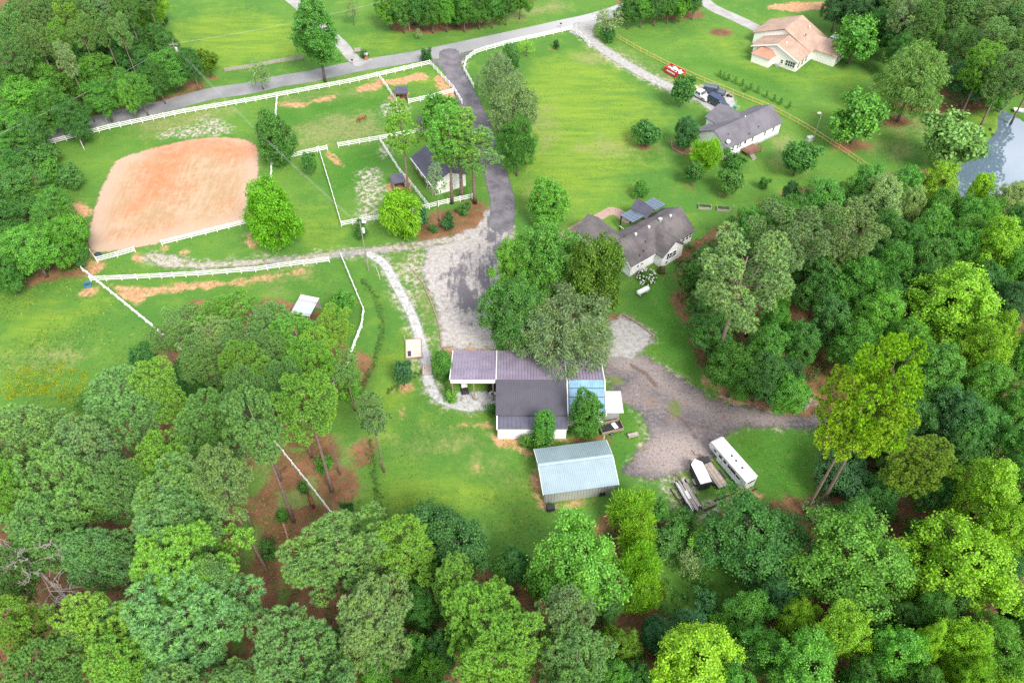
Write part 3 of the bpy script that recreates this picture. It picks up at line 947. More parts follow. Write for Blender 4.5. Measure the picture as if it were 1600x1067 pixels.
def make_trunk(seed, H, zc, cs, rs, r0, limbs, lean=0.25):
    rnd = random.Random(seed)
    mb = MB()
    top = zc + max(0.2, (cs[:, 2].max()) * 0.75)
    n = 7
    bx, by = rnd.uniform(-lean, lean), rnd.uniform(-lean, lean)
    pth, rad = [], []
    for i in range(n):
        t = i / (n - 1)
        pth.append((bx * math.sin(t * 2.4), by * math.sin(t * 1.7), -0.25 + (top + 0.25) * t))
        rad.append(r0 * (1.25 if i == 0 else 1 - 0.78 * t))
    mb.tube(pth, rad, 8)
    order = sorted(range(len(rs)), key=lambda i: -rs[i])[:limbs]
    for i in order:
        c = Vector(cs[i]) + Vector((0, 0, zc))
        z0 = max(zc * 0.45, c.z - math.hypot(c.x, c.y) * rnd.uniform(0.5, 0.9) - rs[i] * 0.3)
        t = min(0.95, max(0.1, (z0 + 0.25) / (top + 0.25)))
        a = Vector((bx * math.sin(t * 2.4), by * math.sin(t * 1.7), z0))
        rr = r0 * (1 - 0.75 * t) * 0.5
        e = c + (c - a) * 0.18
        m = (a + e) / 2 + Vector((rnd.uniform(-.2, .2), rnd.uniform(-.2, .2), rnd.uniform(-.1, .35)))
        mb.tube([a, m, e], [rr, rr * 0.6, rr * 0.15], 5)
        for _ in range(3):
            q = m.lerp(e, rnd.uniform(0.2, 0.9))
            dv = Vector((rnd.uniform(-1, 1), rnd.uniform(-1, 1), rnd.uniform(-.2, .9))).normalized() * rs[i] * rnd.uniform(0.5, 0.95)
            mb.tube([q, q + dv], [rr * 0.35, rr * 0.08], 4)
    return mb


# kind: width, crown height, total height, lobes, lobe radius range, profile, clumps, leaves per clump, (leaf length, width), spread, style, trunk radius, limbs, bark, noun
KIND = {
    'pine': dict(W=8.2, C=13, H=21, nl=46, lr=(0.18, 0.36), prof='egg', ncl=600, k=84, leaf=(0.46, 0.052), spread=0, style='puff', r0=0.27, limbs=20, v=6, noun='pine', zs=0.8),
    'tpine': dict(W=8.2, C=8.8, H=20, nl=32, lr=(0.20, 0.36), prof='egg', ncl=450, k=84, leaf=(0.46, 0.052), spread=0, style='puff', r0=0.27, limbs=18, v=3, noun='pine', zs=0.8),
    'bigpine': dict(W=14, C=14, H=26, nl=30, lr=(0.17, 0.32), prof='top', ncl=760, k=54, leaf=(0.58, 0.085), spread=0, style='puff', r0=0.34, limbs=22, v=2, noun='large pine', zs=0.7),
    'spine': dict(W=7.0, C=12, H=21, nl=26, lr=(0.18, 0.32), prof='column', ncl=330, k=44, leaf=(0.46, 0.060), spread=0, style='puff', r0=0.25, limbs=18, v=3, noun='pine', zs=0.7),
    'oak': dict(W=9.6, C=10.5, H=13.5, nl=34, lr=(0.17, 0.38), prof='egg', ncl=690, k=50, leaf=(0.25, 0.165), spread=0.29, style='leaf', r0=0.28, limbs=16, v=5, noun='broadleaf tree', zs=0.85),
    'oaks': dict(W=5, C=4.4, H=6.0, nl=14, lr=(0.30, 0.44), prof='round', ncl=330, k=18, leaf=(0.34, 0.21), spread=0.22, style='leaf', r0=0.14, limbs=9, v=3, noun='small tree', zs=0.85),
    'dense': dict(W=6, C=8.6, H=9.2, nl=26, lr=(0.34, 0.46), prof='egg', ncl=620, k=32, leaf=(0.25, 0.155), spread=0.24, style='leaf', r0=0.2, limbs=6, v=2, noun='tree', zs=1.0),
    'round': dict(W=8, C=7.8, H=8.3, nl=26, lr=(0.34, 0.46), prof='top', ncl=760, k=34, leaf=(0.25, 0.155), spread=0.27, style='leaf', r0=0.25, limbs=6, v=2, noun='tree', zs=0.95),
    'tulip': dict(W=9, C=13, H=17, nl=38, lr=(0.22, 0.33), prof='egg', ncl=760, k=46, leaf=(0.25, 0.165), spread=0.27, style='leaf', r0=0.28, limbs=14, v=4, noun='tall broadleaf tree', zs=1.35),
    'feather': dict(W=6, C=5, H=6, nl=16, lr=(0.30, 0.46), prof='top', ncl=420, k=24, leaf=(0.62, 0.075), spread=0.26, style='plume', r0=0.13, limbs=8, v=2, noun='feathery tree', zs=0.8),
    'willow': dict(W=11, C=10.5, H=13, nl=26, lr=(0.26, 0.42), prof='egg', ncl=900, k=24, leaf=(0.50, 0.105), spread=0.33, style='spray', r0=0.3, limbs=16, v=3, noun='willow oak', zs=0.9),
    'weep': dict(W=7, C=6.2, H=6.8, nl=18, lr=(0.28, 0.42), prof='top', ncl=430, k=26, leaf=(0.70, 0.13), spread=0.26, style='spray', r0=0.2, limbs=10, v=1, noun='weeping tree', zs=1.15),
    'sparse': dict(W=5, C=5, H=6.5, nl=14, lr=(0.22, 0.36), prof='round', ncl=150, k=10, leaf=(0.30, 0.14), spread=0.3, style='leaf', r0=0.12, limbs=14, v=2, noun='thin-leaved small tree', zs=0.85),
    'bush': dict(W=3, C=2.2, H=2.25, nl=10, lr=(0.34, 0.5), prof='flat', ncl=150, k=20, leaf=(0.24, 0.14), spread=0.17, style='leaf', r0=0.05, limbs=5, v=3, noun='bush', zs=0.85),
    'cedar': dict(W=2.6, C=4.8, H=5.0, nl=24, lr=(0.34, 0.5), prof='cone', ncl=260, k=20, leaf=(0.30, 0.07), spread=0.15, style='plume', r0=0.09, limbs=4, v=1, noun='cedar', zs=1.0),
    'sapling': dict(W=0.9, C=2.0, H=2.1, nl=8, lr=(0.4, 0.6), prof='cone', ncl=40, k=10, leaf=(0.22, 0.06), spread=0.10, style='plume', r0=0.03, limbs=2, v=1, noun='sapling', zs=1.0),
}
PROTO = {}
PROF_ALT = {'pine': ['egg', 'egg', 'column', 'round'], 'tpine': ['egg', 'round', 'top'], 'oak': ['egg', 'round', 'top', 'egg'], 'tulip': ['egg', 'column', 'egg']}


def proto(kind):
    if kind in PROTO:
        return PROTO[kind]
    d = KIND[kind]
    out = []
    zc = d['H'] - d['C'] / 2
    for i in range(d['v']):
        seed = sum(map(ord, kind)) * 31 + i * 7 + 3
        vr = random.Random(seed)
        lk = vr.uniform(0.82, 1.15)
        prof = vr.choice(PROF_ALT.get(kind, [d['prof']]))
        V, cs, rs = make_leafy(seed, d['W'] * vr.uniform(0.94, 1.08), d['C'], int(d['nl'] * vr.uniform(0.85, 1.15)), (d['lr'][0] * lk, d['lr'][1] * lk), prof, d['ncl'], d['k'], d['leaf'], d['spread'], d['zs'], 0.5, d['style'])
        V = V + np.array([0, 0, zc])
        me = poly_mesh(kind + '_crown', V, NEEDLE if d['style'] == 'puff' else LEAF)
        tm = make_trunk(seed, d['H'], zc, cs, rs, d['r0'], d['limbs'], 0.35 if 'pine' in kind else 0.2).mesh(kind + '_trunk', PINEBARK if 'pine' in kind else BARK, True)
        out.append((me, tm))
    PROTO[kind] = out
    return out


TREES = []   # every tree: dict(kind, x, y, W, h, pal, u, v, label or None, zone)
_rt = random.Random(11)


def T(kind, u, v, w, h=0, pal='mid', zone=None, label=None, name=None):
    """crown centre seen at (u, v), crown w pixels wide; h metres tall (0: natural proportions)"""
    d = KIND[kind]
    zr = (d['H'] - d['C'] / 2) / d['H']
    hh = h or d['H']
    for _ in range(4):
        p = G(u, v, hh * zr)
        W = w * depth_of(p) / FPX
        if not h:
            hh = d['H'] * W / d['W']
    TREES.append(dict(kind=kind, x=p.x, y=p.y, W=W, h=hh, pal=pal, u=u, v=v, w=w, label=label, zone=zone, name=name))


def TB(kind, u, v, vtop, w, pal='mid', label=None, zone=None, ring=0.0, name=None):
    """tree standing at ground pixel (u, v) whose top reaches image row vtop"""
    p = G(u, v)
    lo, hi = 0.2, 45.0
    for _ in range(40):
        m = (lo + hi) / 2
        if proj((p.x, p.y, m))[1] > vtop:
            lo = m
        else:
            hi = m
    d = KIND[kind]
    W = w * depth_of((p.x, p.y, lo * 0.6)) / FPX
    q = proj((p.x, p.y, lo * (d['H'] - d['C'] / 2) / d['H']))
    TREES.append(dict(kind=kind, x=p.x, y=p.y, W=W, h=lo, pal=pal, u=q[0], v=q[1], w=w, label=label, zone=zone, name=name))
    if ring:
        TREE_RINGS.append((u, v, ring, ring * 0.8))


NAMES = {'tpine': 'pine_tree', 'bigpine': 'pine_tree', 'pine': 'pine_tree', 'spine': 'pine_tree', 'oak': 'broadleaf_tree', 'oaks': 'small_tree', 'dense': 'ornamental_tree', 'round': 'ornamental_tree', 'tulip': 'tulip_tree',
         'feather': 'feathery_tree', 'willow': 'willow_oak', 'weep': 'weeping_tree', 'sparse': 'thin_tree', 'bush': 'bush', 'cedar': 'cedar_tree', 'sapling': 'sapling'}
ORD = ['leftmost', 'second from left', 'third from left', 'fourth from left', 'fifth from left', 'sixth from left', 'seventh from left', 'eighth from left', 'ninth from left',
       'tenth from left', '11th from left', '12th from left', '13th from left', '14th from left', '15th from left', '16th from left', '17th from left']
NUM = ['', 'one', 'two', 'three', 'four', 'five', 'six', 'seven', 'eight', 'nine', 'ten', 'eleven', 'twelve']


def build_trees():
    groups = {}
    for t in TREES:
        if not t['label']:
            d = KIND[t['kind']]
            t['stem'] = '%s %s in %s' % (PAL[t['pal']][1], d['noun'], t['zone'])
            groups.setdefault(t['stem'], []).append(t)
    for stem, ts in list(groups.items()):
        if len(ts) > 8:      # too many to count along one row: tell them apart by tier of the wood
            n = min(4, math.ceil(len(ts) / 8))
            words = [None, None, ['back', 'front'], ['back', 'middle', 'front'], ['back', 'mid-back', 'mid-front', 'front']][n]
            ts.sort(key=lambda t: t['v'])
            cuts = [round(len(ts) * k / n) for k in range(n + 1)]
            del groups[stem]
            for k in range(n):
                groups[stem.replace(' in the ', ' in the %s of the ' % words[k], 1)] = ts[cuts[k]:cuts[k + 1]]
    for stem, ts in groups.items():
        ts.sort(key=lambda t: t['u'])
        for i, t in enumerate(ts):
            t['label'] = stem if len(ts) == 1 else stem + ', ' + (ORD[i] if i < len(ts) - 1 else 'rightmost')
    for i, t in enumerate(TREES):
        d = KIND[t['kind']]
        pr = proto(t['kind'])
        me, tm = pr[_rt.randrange(len(pr))]
        root = thing(t['name'] or NAMES[t['kind']], t['label'], 'tree' if t['kind'] not in ('bush',) else 'bush', (t['x'], t['y'], 0), _rt.uniform(0, 6.28), t['zone'] and 'trees in ' + t['zone'])
        s = t['W'] / d['W']
        q = _rt.uniform(0.88, 1.13)
        root.scale = (s * q, s / q, t['h'] / d['H'])
        if t['kind'] in ('pine', 'spine', 'oak', 'tulip') and t['zone']:
            root.rotation_euler = (_rt.uniform(-0.05, 0.05), _rt.uniform(-0.05, 0.05), _rt.uniform(0, 6.28))
        inst('trunk', tm, root)
        c = inst('crown', me, root)
        b = PAL[t['pal']][0]
        k = _rt.uniform(0.95, 1.26)
        c.color = (b[0] * k * _rt.uniform(0.9, 1.1), b[1] * k, b[2] * k * _rt.uniform(0.85, 1.15), 1)


# ---- single trees that stand out
TB('tulip', 508, 128, -8, 82, 'mid', 'tall leafy tree standing alone between the road and the long white fence')
TB('dense', 438, 258, 176, 54, 'forest', 'dense dark egg-shaped tree at the corner of the paddock beside the arena')
TB('round', 440, 389, 287, 84, 'bright', 'big round bright green tree right of the riding arena')
TB('weep', 632, 368, 306, 64, 'lime', 'lime-green weeping tree at the corner of the white paddock fence')
TB('sparse', 412, 140, 98, 42, 'pale', 'thin pale tree between road and fence above the arena')
TB('oaks', 330, 122, 79, 33, 'olive', 'small rust-tipped olive tree next to the roadside power pole', ring=0.8)
TB('round', 798, 118, 70, 34, 'forest', 'dark round tree at the top of the row along the asphalt drive')
TB('willow', 782, 172, 86, 58, 'silver', 'silvery willow oak, topmost of three beside the asphalt drive')
TB('willow', 802, 232, 122, 78, 'gpine', 'grey-green willow oak, middle one of three beside the asphalt drive')
TB('willow', 808, 275, 185, 66, 'mid', 'darker willow oak, lowest of three beside the asphalt drive')
TB('spine', 638, 303, 150, 62, 'ypine', 'thin pine with bare pale trunk beside the lower run-in shed')
TB('spine', 706, 318, 158, 80, 'light', 'pine in front of the stable, second trunk from the asphalt drive')
TB('spine', 722, 312, 168, 96, 'ypine', 'yellow-green pine between the stable and the asphalt drive')
TB('spine', 742, 318, 195, 86, 'pine', 'pine nearest to the asphalt drive at the mulch island')
TB('spine', 686, 346, 250, 30, 'gpine', 'slender pine at the left end of the red mulch island')
TB('oaks', 690, 222, 150, 46, 'mid', 'leafy tree behind the middle run-in shed')
TB('dense', 855, 354, 282, 54, 'light', 'light green oval tree on the lawn left of the patio', ring=1.4)
TB('oaks', 1007, 229, 195, 43, 'forest', 'low dark tree with bare ring on the open lawn', ring=1.2)
TB('round', 1068, 234, 186, 39, 'dark', 'dense dark round tree at the gable of the grey-roofed house')
TB('oaks', 1062, 168, 120, 36, 'forest', 'small tree between the concrete driveway and the parked white pickup', ring=0.9)
TB('feather', 1098, 270, 222, 52, 'lime', 'yellow-lime tree hiding the gable wall of the grey-roofed house')
TB('oaks', 1080, 290, 255, 27, 'forest', 'small dark tree below the yellow-lime tree on the lawn', ring=0.9)
TB('oaks', 1138, 304, 268, 38, 'forest', 'dark spreading shrub tree on the lawn above the two planters', ring=0.8)
TB('dense', 999, 308, 282, 20, 'mid', 'small oval shrub tree alone on the lawn above the pergola', ring=0.6)
TB('bush', 1192, 295, 278, 15, 'forest', 'little round bush on the lawn right of the planters', ring=0.6)
TB('bush', 1146, 262, 240, 34, 'mid', 'leafy bush below the wooden deck of the grey-roofed house')
TB('oaks', 1240, 274, 228, 60, 'forest', 'wide low dark tree right of the grey-roofed house')
TB('oaks', 1326, 101, 32, 62, 'light', 'round light green tree beside the peach-roofed house', ring=0.5)
TB('willow', 1402, 190, 72, 102, 'pine', 'largest grey-green tree on the grass above the pond', ring=2.5)
TB('oaks', 1330, 224, 150, 78, 'mid', 'spreading tree in a red mulch ring by the yellow wooden fence', ring=2.5)
TB('oaks', 1460, 264, 184, 88, 'pine', 'broad grey-green tree leaning over the edge of the pond')
TB('oak', 1500, 168, 92, 68, 'blue', 'dark bluish tree on bare ground at the head of the pond')
TB('willow', 1480, 130, 45, 62, 'pine', 'soft grey-green tree behind the largest pond-side tree')
TB('bush', 1557, 172, 152, 24, 'silver', 'silvery bush at the top tip of the pond')
TB('bush', 869, 77, 63, 10, 'dark', 'tiny dark shrub inside the white fence corner near the road', ring=0.5)
TB('sparse', 822, 88, 62, 30, 'ypine', 'small yellowish tree hanging over the white fence near the road')
TB('sparse', 948, 58, 14, 46, 'silver', 'bare-branched pale tree at the mouth of the crushed-stone driveway')
TB('bush', 950, 65, 42, 24, 'forest', 'dark bush under the pale bare tree at the driveway mouth')
TB('bush', 667, 96, 76, 18, 'dark', 'dark shrub with pink blossom at the fence corner by the driveway mouth', name='crape_myrtle')
TB('round', 924, 494, 374, 92, 'olive', 'large dense olive-gold magnolia left of the white house', name='magnolia_tree')
TB('oak', 850, 470, 352, 92, 'mid', 'broad green tree between the asphalt drive and the magnolia')
TB('oak', 800, 470, 375, 62, 'light', 'light green tree at the edge of the parking yard')
TB('oak', 800, 545, 445, 92, 'forest', 'dark tree over the lower end of the parking yard')
T('willow', 890, 505, 138, 12, 'silver', label='wide silvery feathery tree overhanging the barn roof')
T('willow', 832, 512, 92, 11, 'gpine', label='olive feathery tree behind the sky-tinted lavender barn roof')
TB('round', 694, 597, 552, 36, 'mid', 'rounded shrub at the left end of the barn roof')
TB('oaks', 632, 603, 568, 28, 'blue', 'small dark tree in a ring of dirt near the footbridge')
TB('dense', 912, 684, 612, 46, 'mid', 'dense glossy tree in front of the blue barn roof')
TB('dense', 850, 692, 642, 34, 'mid', 'slim two-tiered tree against the barn front wall')
TB('bush', 845, 700, 678, 34, 'mid', 'loose shrub at the foot of the slim tree by the barn')
TB('bush', 823, 696, 682, 20, 'mid', 'small leafy shrub on the clay bank in front of the barn')
TB('bush', 704, 623, 610, 24, 'light', 'pale leafy shrub by the carport gravel')
TB('bush', 767, 645, 632, 16, 'forest', 'dark little shrub at the left corner of the dark barn roof')
TB('bush', 701, 356, 338, 24, 'blue', 'dark rounded bush in the red mulch island')
TB('bush', 679, 364, 350, 11, 'forest', 'small bush at the left edge of the red mulch island')
TB('bush', 660, 352, 326, 20, 'blue', 'dark bush behind the weeping tree at the mulch island')
TB('bush', 725, 335, 320, 20, 'forest', 'bush between the pine trunks in the mulch island')
TB('cedar', 566, 372, 342, 22, 'forest', 'dark narrow tree right behind the transformer pole')
TB('cedar', 258, 40, 12, 14, 'dark', 'dark slim cedar on the grass beside the top left wood')
TB('oaks', 487, 276, 240, 22, 'forest', 'small leaning shrub tree under the white fence near the egg-shaped tree')
TB('sparse', 553, 40, -2, 24, 'pale', 'pale thin tree behind the tall roadside tree')
TB('bush', 570, 91, 80, 14, 'dark', 'dark shrub in the planting bed beside the brick mailbox')
TB('sparse', 655, 62, 45, 12, 'pale', 'little bare sapling on the grass below the top tree line')
TB('bigpine', 1258, 800, 585, 125, 'yellow', 'tall bright yellow-green pine with bare trunk, left stem of the pair')
TB('bigpine', 1281, 790, 545, 135, 'yellow', 'tall bright yellow-green pine with bare trunk, right stem of the pair')
TB('tpine', 519, 768, 588, 90, 'ypine', 'yellow-green pine with long bare trunk at the right side of the straw clearing')
TB('tpine', 459, 815, 612, 96, 'pine', 'pine with long bare trunk left of the dark bay horse')
TB('tpine', 532, 741, 590, 52, 'ypine', 'slender pine at the lawn edge of the straw clearing')
TB('tpine', 487, 714, 565, 66, 'pine', 'pine with bare trunk at the back of the straw clearing')
TB('tpine', 418, 893, 705, 74, 'gpine', 'pale pine with leaning trunk at the bottom of the straw clearing')
TB('tpine', 440, 750, 575, 60, 'pine', 'pine left of the white fence in the straw clearing')
TB('bush', 508, 732, 716, 26, 'mid', 'leafy sapling bush against a trunk in the straw clearing')
TB('bush', 476, 768, 756, 16, 'forest', 'low bush beside the white fence behind the dark bay horse')
TB('bush', 443, 812, 800, 18, 'mid', 'small bush at the foot of the bare fallen log')
TB('bush', 424, 868, 850, 26, 'forest', 'dark bush at the lower end of the straw clearing')
TB('bush', 546, 800, 786, 18, 'forest', 'low bush where the white fence meets the tree belt')
TB('bigpine', 1116, 575, 375, 170, 'gpine', 'big pale pine with bare leaning trunk right of the house lawn')
for _i, (_u, _v) in enumerate([(1124, 120), (1137, 127), (1148, 131), (1159, 135), (1172, 141), (1183, 146), (1197, 153), (1209, 159), (1219, 164), (1232, 170), (1130, 124), (1165, 144), (1183, 155), (1196, 163)][:12]):
    TB('sapling', _u, _v, _v - 12, 8, 'mid', None, 'the row along the yellow fence')

# ---- woods, crown by crown
Z = 'the top left wood'
for r in """pine 8 35 52|pine 42 22 46|pine 85 14 48|ypine 104 24 42|pine 136 12 42|gpine 166 8 42|pine 196 14 38|pine 20 80 46 |pine 58 62 44|ypine 92 60 40|pine 128 52 40|pine 160 46 38|pine 188 50 36|gpine 104 92 34|pine -30 20 50|pine 60 -20 50|pine 120 -18 48|pine 180 -18 44|pine 226 -14 40|pine -40 90 50""".split('|'):
    a = r.split()
    T('tpine', float(a[1]), float(a[2]), float(a[3]), 20, a[0], Z)
for r in """light 36 150 86|light 76 122 48|mid 82 168 56|forest 112 185 46|light 150 112 54|mid 128 128 40|mid 158 150 44|forest 190 92 46|forest 226 96 44|forest 212 66 44|forest 246 62 40|light 226 22 36|lime 246 4 28|mid 262 104 50|mid 216 140 44|forest 298 100 28|forest 244 122 36|mid 190 132 36|forest 60 100 40|mid -10 190 70|mid 16 205 60|forest 50 205 44|forest 170 78 40|forest 130 90 40|mid 20 130 60|forest 262 74 34|light 200 150 24""".split('|'):
    a = r.split()
    T('oak', float(a[1]), float(a[2]), float(a[3]), 11, a[0], Z)
Z = 'the clump left of the arena'
for r in """oak forest 24 296 84 11|cedar yellow 46 305 40 10|oak light 46 386 86 12|oak light 100 372 62 11|oak mid 6 425 50 9|oak mid 84 316 46 9|oak forest -20 350 80 12|oak forest 5 345 60 12|oaks forest 108 274 38 5|oaks mid 78 266 40 5|oaks forest 58 246 50 6|oak mid 4 250 46 8|oaks light 120 352 30 6|oak forest -40 420 70 11|oak mid 70 345 46 11|oaks forest 122 395 30 5""".split('|'):
    a = r.split()
    T(a[0], float(a[2]), float(a[3]), float(a[4]), float(a[5]), a[1], Z)
Z = 'the tree line beyond the road'
for r in """light 606 8 38|mid 628 14 38|forest 652 10 38|mid 674 14 36|light 696 12 36|light 712 22 26|mid 724 12 36|forest 748 8 36|mid 768 6 36|forest 790 2 34|mid 812 -8 34|forest 616 -10 40|forest 660 -12 40|forest 706 -10 40|forest 740 -14 40|lime 780 22 18""".split('|'):
    a = r.split()
    T('oak', float(a[1]), float(a[2]), float(a[3]), 11 if float(a[3]) > 30 else 5, a[0], Z)
Z = 'the row by the top right driveway'
for r in """forest 984 15 32|mid 1004 12 34|forest 1026 10 34|mid 1046 6 32|light 1066 4 32|forest 1086 0 30|mid 1014 -8 36|forest 1050 -12 36""".split('|'):
    a = r.split()
    T('oak', float(a[1]), float(a[2]), float(a[3]), 9, a[0], Z)
Z = 'the wood above the pond'
for r in """oak dark 1312 8 42|oak dark 1342 22 44|oak forest 1372 40 44|oak forest 1400 52 40|oak forest 1330 -8 44|pine gpine 1420 24 50|pine pine 1452 30 48|pine pine 1502 20 60|pine gpine 1548 30 60|pine pine 1590 40 64|oak forest 1360 4 44|oak forest 1388 14 44|pine pine 1470 0 54|pine pine 1530 -4 54|pine gpine 1576 -2 58|pine pine 1556 72 60|pine pine 1592 86 60|pine ypine 1538 104 52|pine pine 1572 118 56|oak forest 1404 80 40|oak mid 1456 62 40|pine gpine 1620 60 60|pine pine 1624 110 60|oak forest 1430 -10 50|pine pine 1400 -14 50|oaks mid 1424 68 30|oak light 1560 140 34|pine pine 1640 10 60""".split('|'):
    a = r.split()
    T(a[0], float(a[2]), float(a[3]), float(a[4]), 19 if a[0] == 'pine' else 12 if a[0] == 'oak' else 6, a[1], Z)
Z = 'the wood below the pond'
for r in """oak mid 1284 318 76 13|oak dark 1232 306 34 9|oak mid 1352 298 66 13|oak pale 1376 316 66 15|oak mid 1412 296 62 13|oak lime 1464 294 66 13|dense yellow 1533 299 34 9|oak pale 1574 312 44 12|oak mid 1466 328 52 13|oak mid 1504 340 52 13|oak light 1538 342 54 13|oak pale 1422 326 36 14|bigpine gpine 1236 372 112 24|bigpine gpine 1326 366 92 22|oak forest 1388 368 56 14|oak light 1454 362 76 14|oak mid 1497 370 54 14|tulip lime 1560 388 86 18|oak mid 1338 442 80 15|oak mid 1393 424 68 15|oak forest 1454 414 66 14|oak mid 1504 394 62 14|oak mid 1576 430 62 15|tulip lime 1490 478 146 19|oak light 1372 500 68 15|oak forest 1297 500 68 14|oak mid 1216 464 42 13|oak mid 1212 514 46 12|tulip lime 1549 526 52 17|oak dark 1576 482 62 14|pine pine 1180 400 60 20|oak forest 1140 395 70 11|oak forest 1110 410 56 9|oak mid 1168 352 56 11|oak mid 1208 340 56 12|oak forest 1240 335 44 11|oak forest 1262 410 66 13|oak forest 1286 445 64 13|pine gpine 1196 430 76 21|oak mid 1150 578 84 11|oak forest 1112 520 70 9|oak forest 1096 470 46 8|oak forest 1190 585 66 11|oak mid 1200 545 60 12|oak forest 1085 430 46 8|oak forest 1255 540 56 13|oak mid 1330 540 66 14|oak light 1420 545 66 15|oak mid 1620 380 70 14|oak mid 1620 450 70 14|oak forest 1590 350 44 12|oak forest 1420 385 50 13|oak forest 1345 400 56 12|oak forest 1440 450 60 12|oak forest 1390 470 60 12|oak mid 1232 350 40 12|oak forest 1540 450 60 13""".split('|'):
    a = r.split()
    T(a[0], float(a[2]), float(a[3]), float(a[4]), float(a[5]), a[1], Z)
Z = 'the lower right wood'
for r in """oak dark 1226 582 52 9|oak light 1236 614 62 8|tulip mid 1458 584 84 16|tulip lime 1541 552 72 18|oak mid 1538 608 72 14|oak light 1588 634 62 14|oak dark 1492 652 82 13|oak forest 1532 676 92 13|round dark 1318 742 92 7|pine olive 1436 724 96 16|tulip lime 1542 772 106 18|bush silver 1278 796 44 2.4|oak light 1328 882 160 16|oak lime 1498 884 148 16|tulip lime 1576 836 72 17|oak forest 1184 842 148 10.5|oak blue 1220 932 64 9|oak lime 1242 972 54 12|tulip lime 1312 988 82 16|oak mid 1354 958 54 12|oak light 1266 1046 116 15|oak light 1402 1024 76 15|tulip lime 1494 1016 76 16|tulip lime 1438 1012 44 15|oak mid 1454 962 62 12|oak forest 1398 968 50 10|oak mid 1542 990 64 12|oak light 1562 1034 78 13|oak lime 1518 1068 62 14|oak dark 1590 958 54 10|oak mid 1175 960 74 9|oak forest 1420 650 70 11|oak forest 1468 760 70 11|oak mid 1590 700 60 14|oak forest 1560 900 60 11|oak forest 1340 810 60 8|oak mid 1600 760 60 15|oak forest 1390 690 70 9|oak forest 1350 690 60 8|oak mid 1196 1010 70 9|oak forest 1340 1060 66 11|oak forest 1490 940 66 10|oak mid 1620 840 70 15|oak mid 1620 1010 70 13|oak forest 1450 840 60 9|oak forest 1500 700 60 11|oak mid 1440 1070 60 12|oak light 1600 560 60 15|oak forest 1380 770 60 8|oak mid 1340 1110 90 14|oak light 1450 1120 90 14|oak lime 1560 1110 90 14""".split('|'):
    a = r.split()
    T(a[0], float(a[2]), float(a[3]), float(a[4]), float(a[5]), a[1], Z)
Z = 'the belt below the blue shed'
for r in """tulip light 906 882 146 17|feather lime 986 796 76 6|feather lime 996 838 66 7|feather lime 1000 882 66 8|feather lime 1000 930 60 8|pine gpine 880 962 90 19|pine pine 898 1040 92 19|oak olive 966 1012 62 9|round blue 1024 992 56 6|round blue 1074 972 46 5|feather lime 1068 996 46 5|feather light 1138 984 60 5|oaks dark 1103 938 36 5|sparse pale 1078 876 46 5|oaks forest 1036 848 48 5|oaks light 1092 846 36 4.5|tulip lime 1090 1040 142 15|oak forest 806 884 54 8|oaks light 843 908 44 5|oaks mid 1055 835 40 4|pine ypine 815 1005 96 19|oak mid 955 1060 60 10|feather olive 1020 925 40 5|oak mid 1150 1080 80 12|oak forest 1000 1070 60 9|pine pine 900 1110 110 19|oak forest 946 950 46 8|oaks mid 1030 800 34 4|oaks forest 1068 808 34 3.5""".split('|'):
    a = r.split()
    T(a[0], float(a[2]), float(a[3]), float(a[4]), float(a[5]), a[1], Z)
Z = 'the belt below the round lawn'
for r in """pine pine 530 868 152 20|pine gpine 578 962 142 20|pine ypine 632 852 92 19|oak dark 696 846 152 11|pine ypine 706 908 86 19|pine ypine 757 962 124 20|pine ypine 768 1036 106 19|pine pine 456 1022 128 20|oak mid 642 1032 64 12|oak forest 692 1018 56 11|oak light 665 1064 64 13|oak light 592 1062 66 13|oak forest 795 882 56 7|oak forest 540 1000 60 10|oak forest 660 950 60 10|pine pine 520 1100 120 20|pine pine 690 1120 110 20|oak forest 610 1010 60 11""".split('|'):
    a = r.split()
    T(a[0], float(a[2]), float(a[3]), float(a[4]), float(a[5]), a[1], Z)
Z = 'the lower left pine wood'
for r in """pine pine 76 830 134|pine pine 158 862 102|pine pine 282 818 132|pine ypine 298 872 150|pine pine 292 966 172|pine ypine 152 990 112|pine ypine 182 1046 112|pine pine 44 672 114|pine pine 196 624 118|pine ypine 246 612 74|pine pine 332 662 98|pine gpine 136 716 98|pine ypine 256 722 98|pine pine 100 768 132|pine pine 277 772 122|tpine gpine 352 738 68|pine ypine 14 778 66|tpine gpine 582 652 58|pine ypine 20 980 80|pine pine 8 900 56|pine pine -30 740 90|pine pine 60 1070 110|pine pine 280 1090 110|pine pine 372 1090 90|pine pine 190 760 80|pine pine 350 900 70""".split('|'):
    a = r.split()
    T(a[0], float(a[2]), float(a[3]), float(a[4]), 19 if float(a[2]) < 400 or float(a[3]) > 720 else 17.5, a[1], Z)
Z = 'the shelter thicket'
for r in """pine pine 310 562 74 15|pine ypine 376 572 64 16|tpine light 354 492 84 12|tpine pine 292 500 60 11|tpine pine 424 498 60 12|tpine light 464 524 80 13|tpine ypine 520 508 60 12|oaks mid 532 474 42 5|tpine pine 254 530 50 11|pine ypine 416 604 54 16|pine light 484 572 82 15|tpine pine 540 578 52 13|pine pine 430 558 62 14|oaks forest 222 556 44 4|tpine pine 388 528 66 14|tpine gpine 330 524 64 14|oaks mid 145 628 44 5|oak light 440 548 50 8|oaks light 548 606 36 5|tpine ypine 500 544 58 14|oak mid 360 620 60 9|oak forest 290 590 60 8""".split('|'):
    a = r.split()
    T(a[0], float(a[2]), float(a[3]), float(a[4]), float(a[5]), a[1], Z)
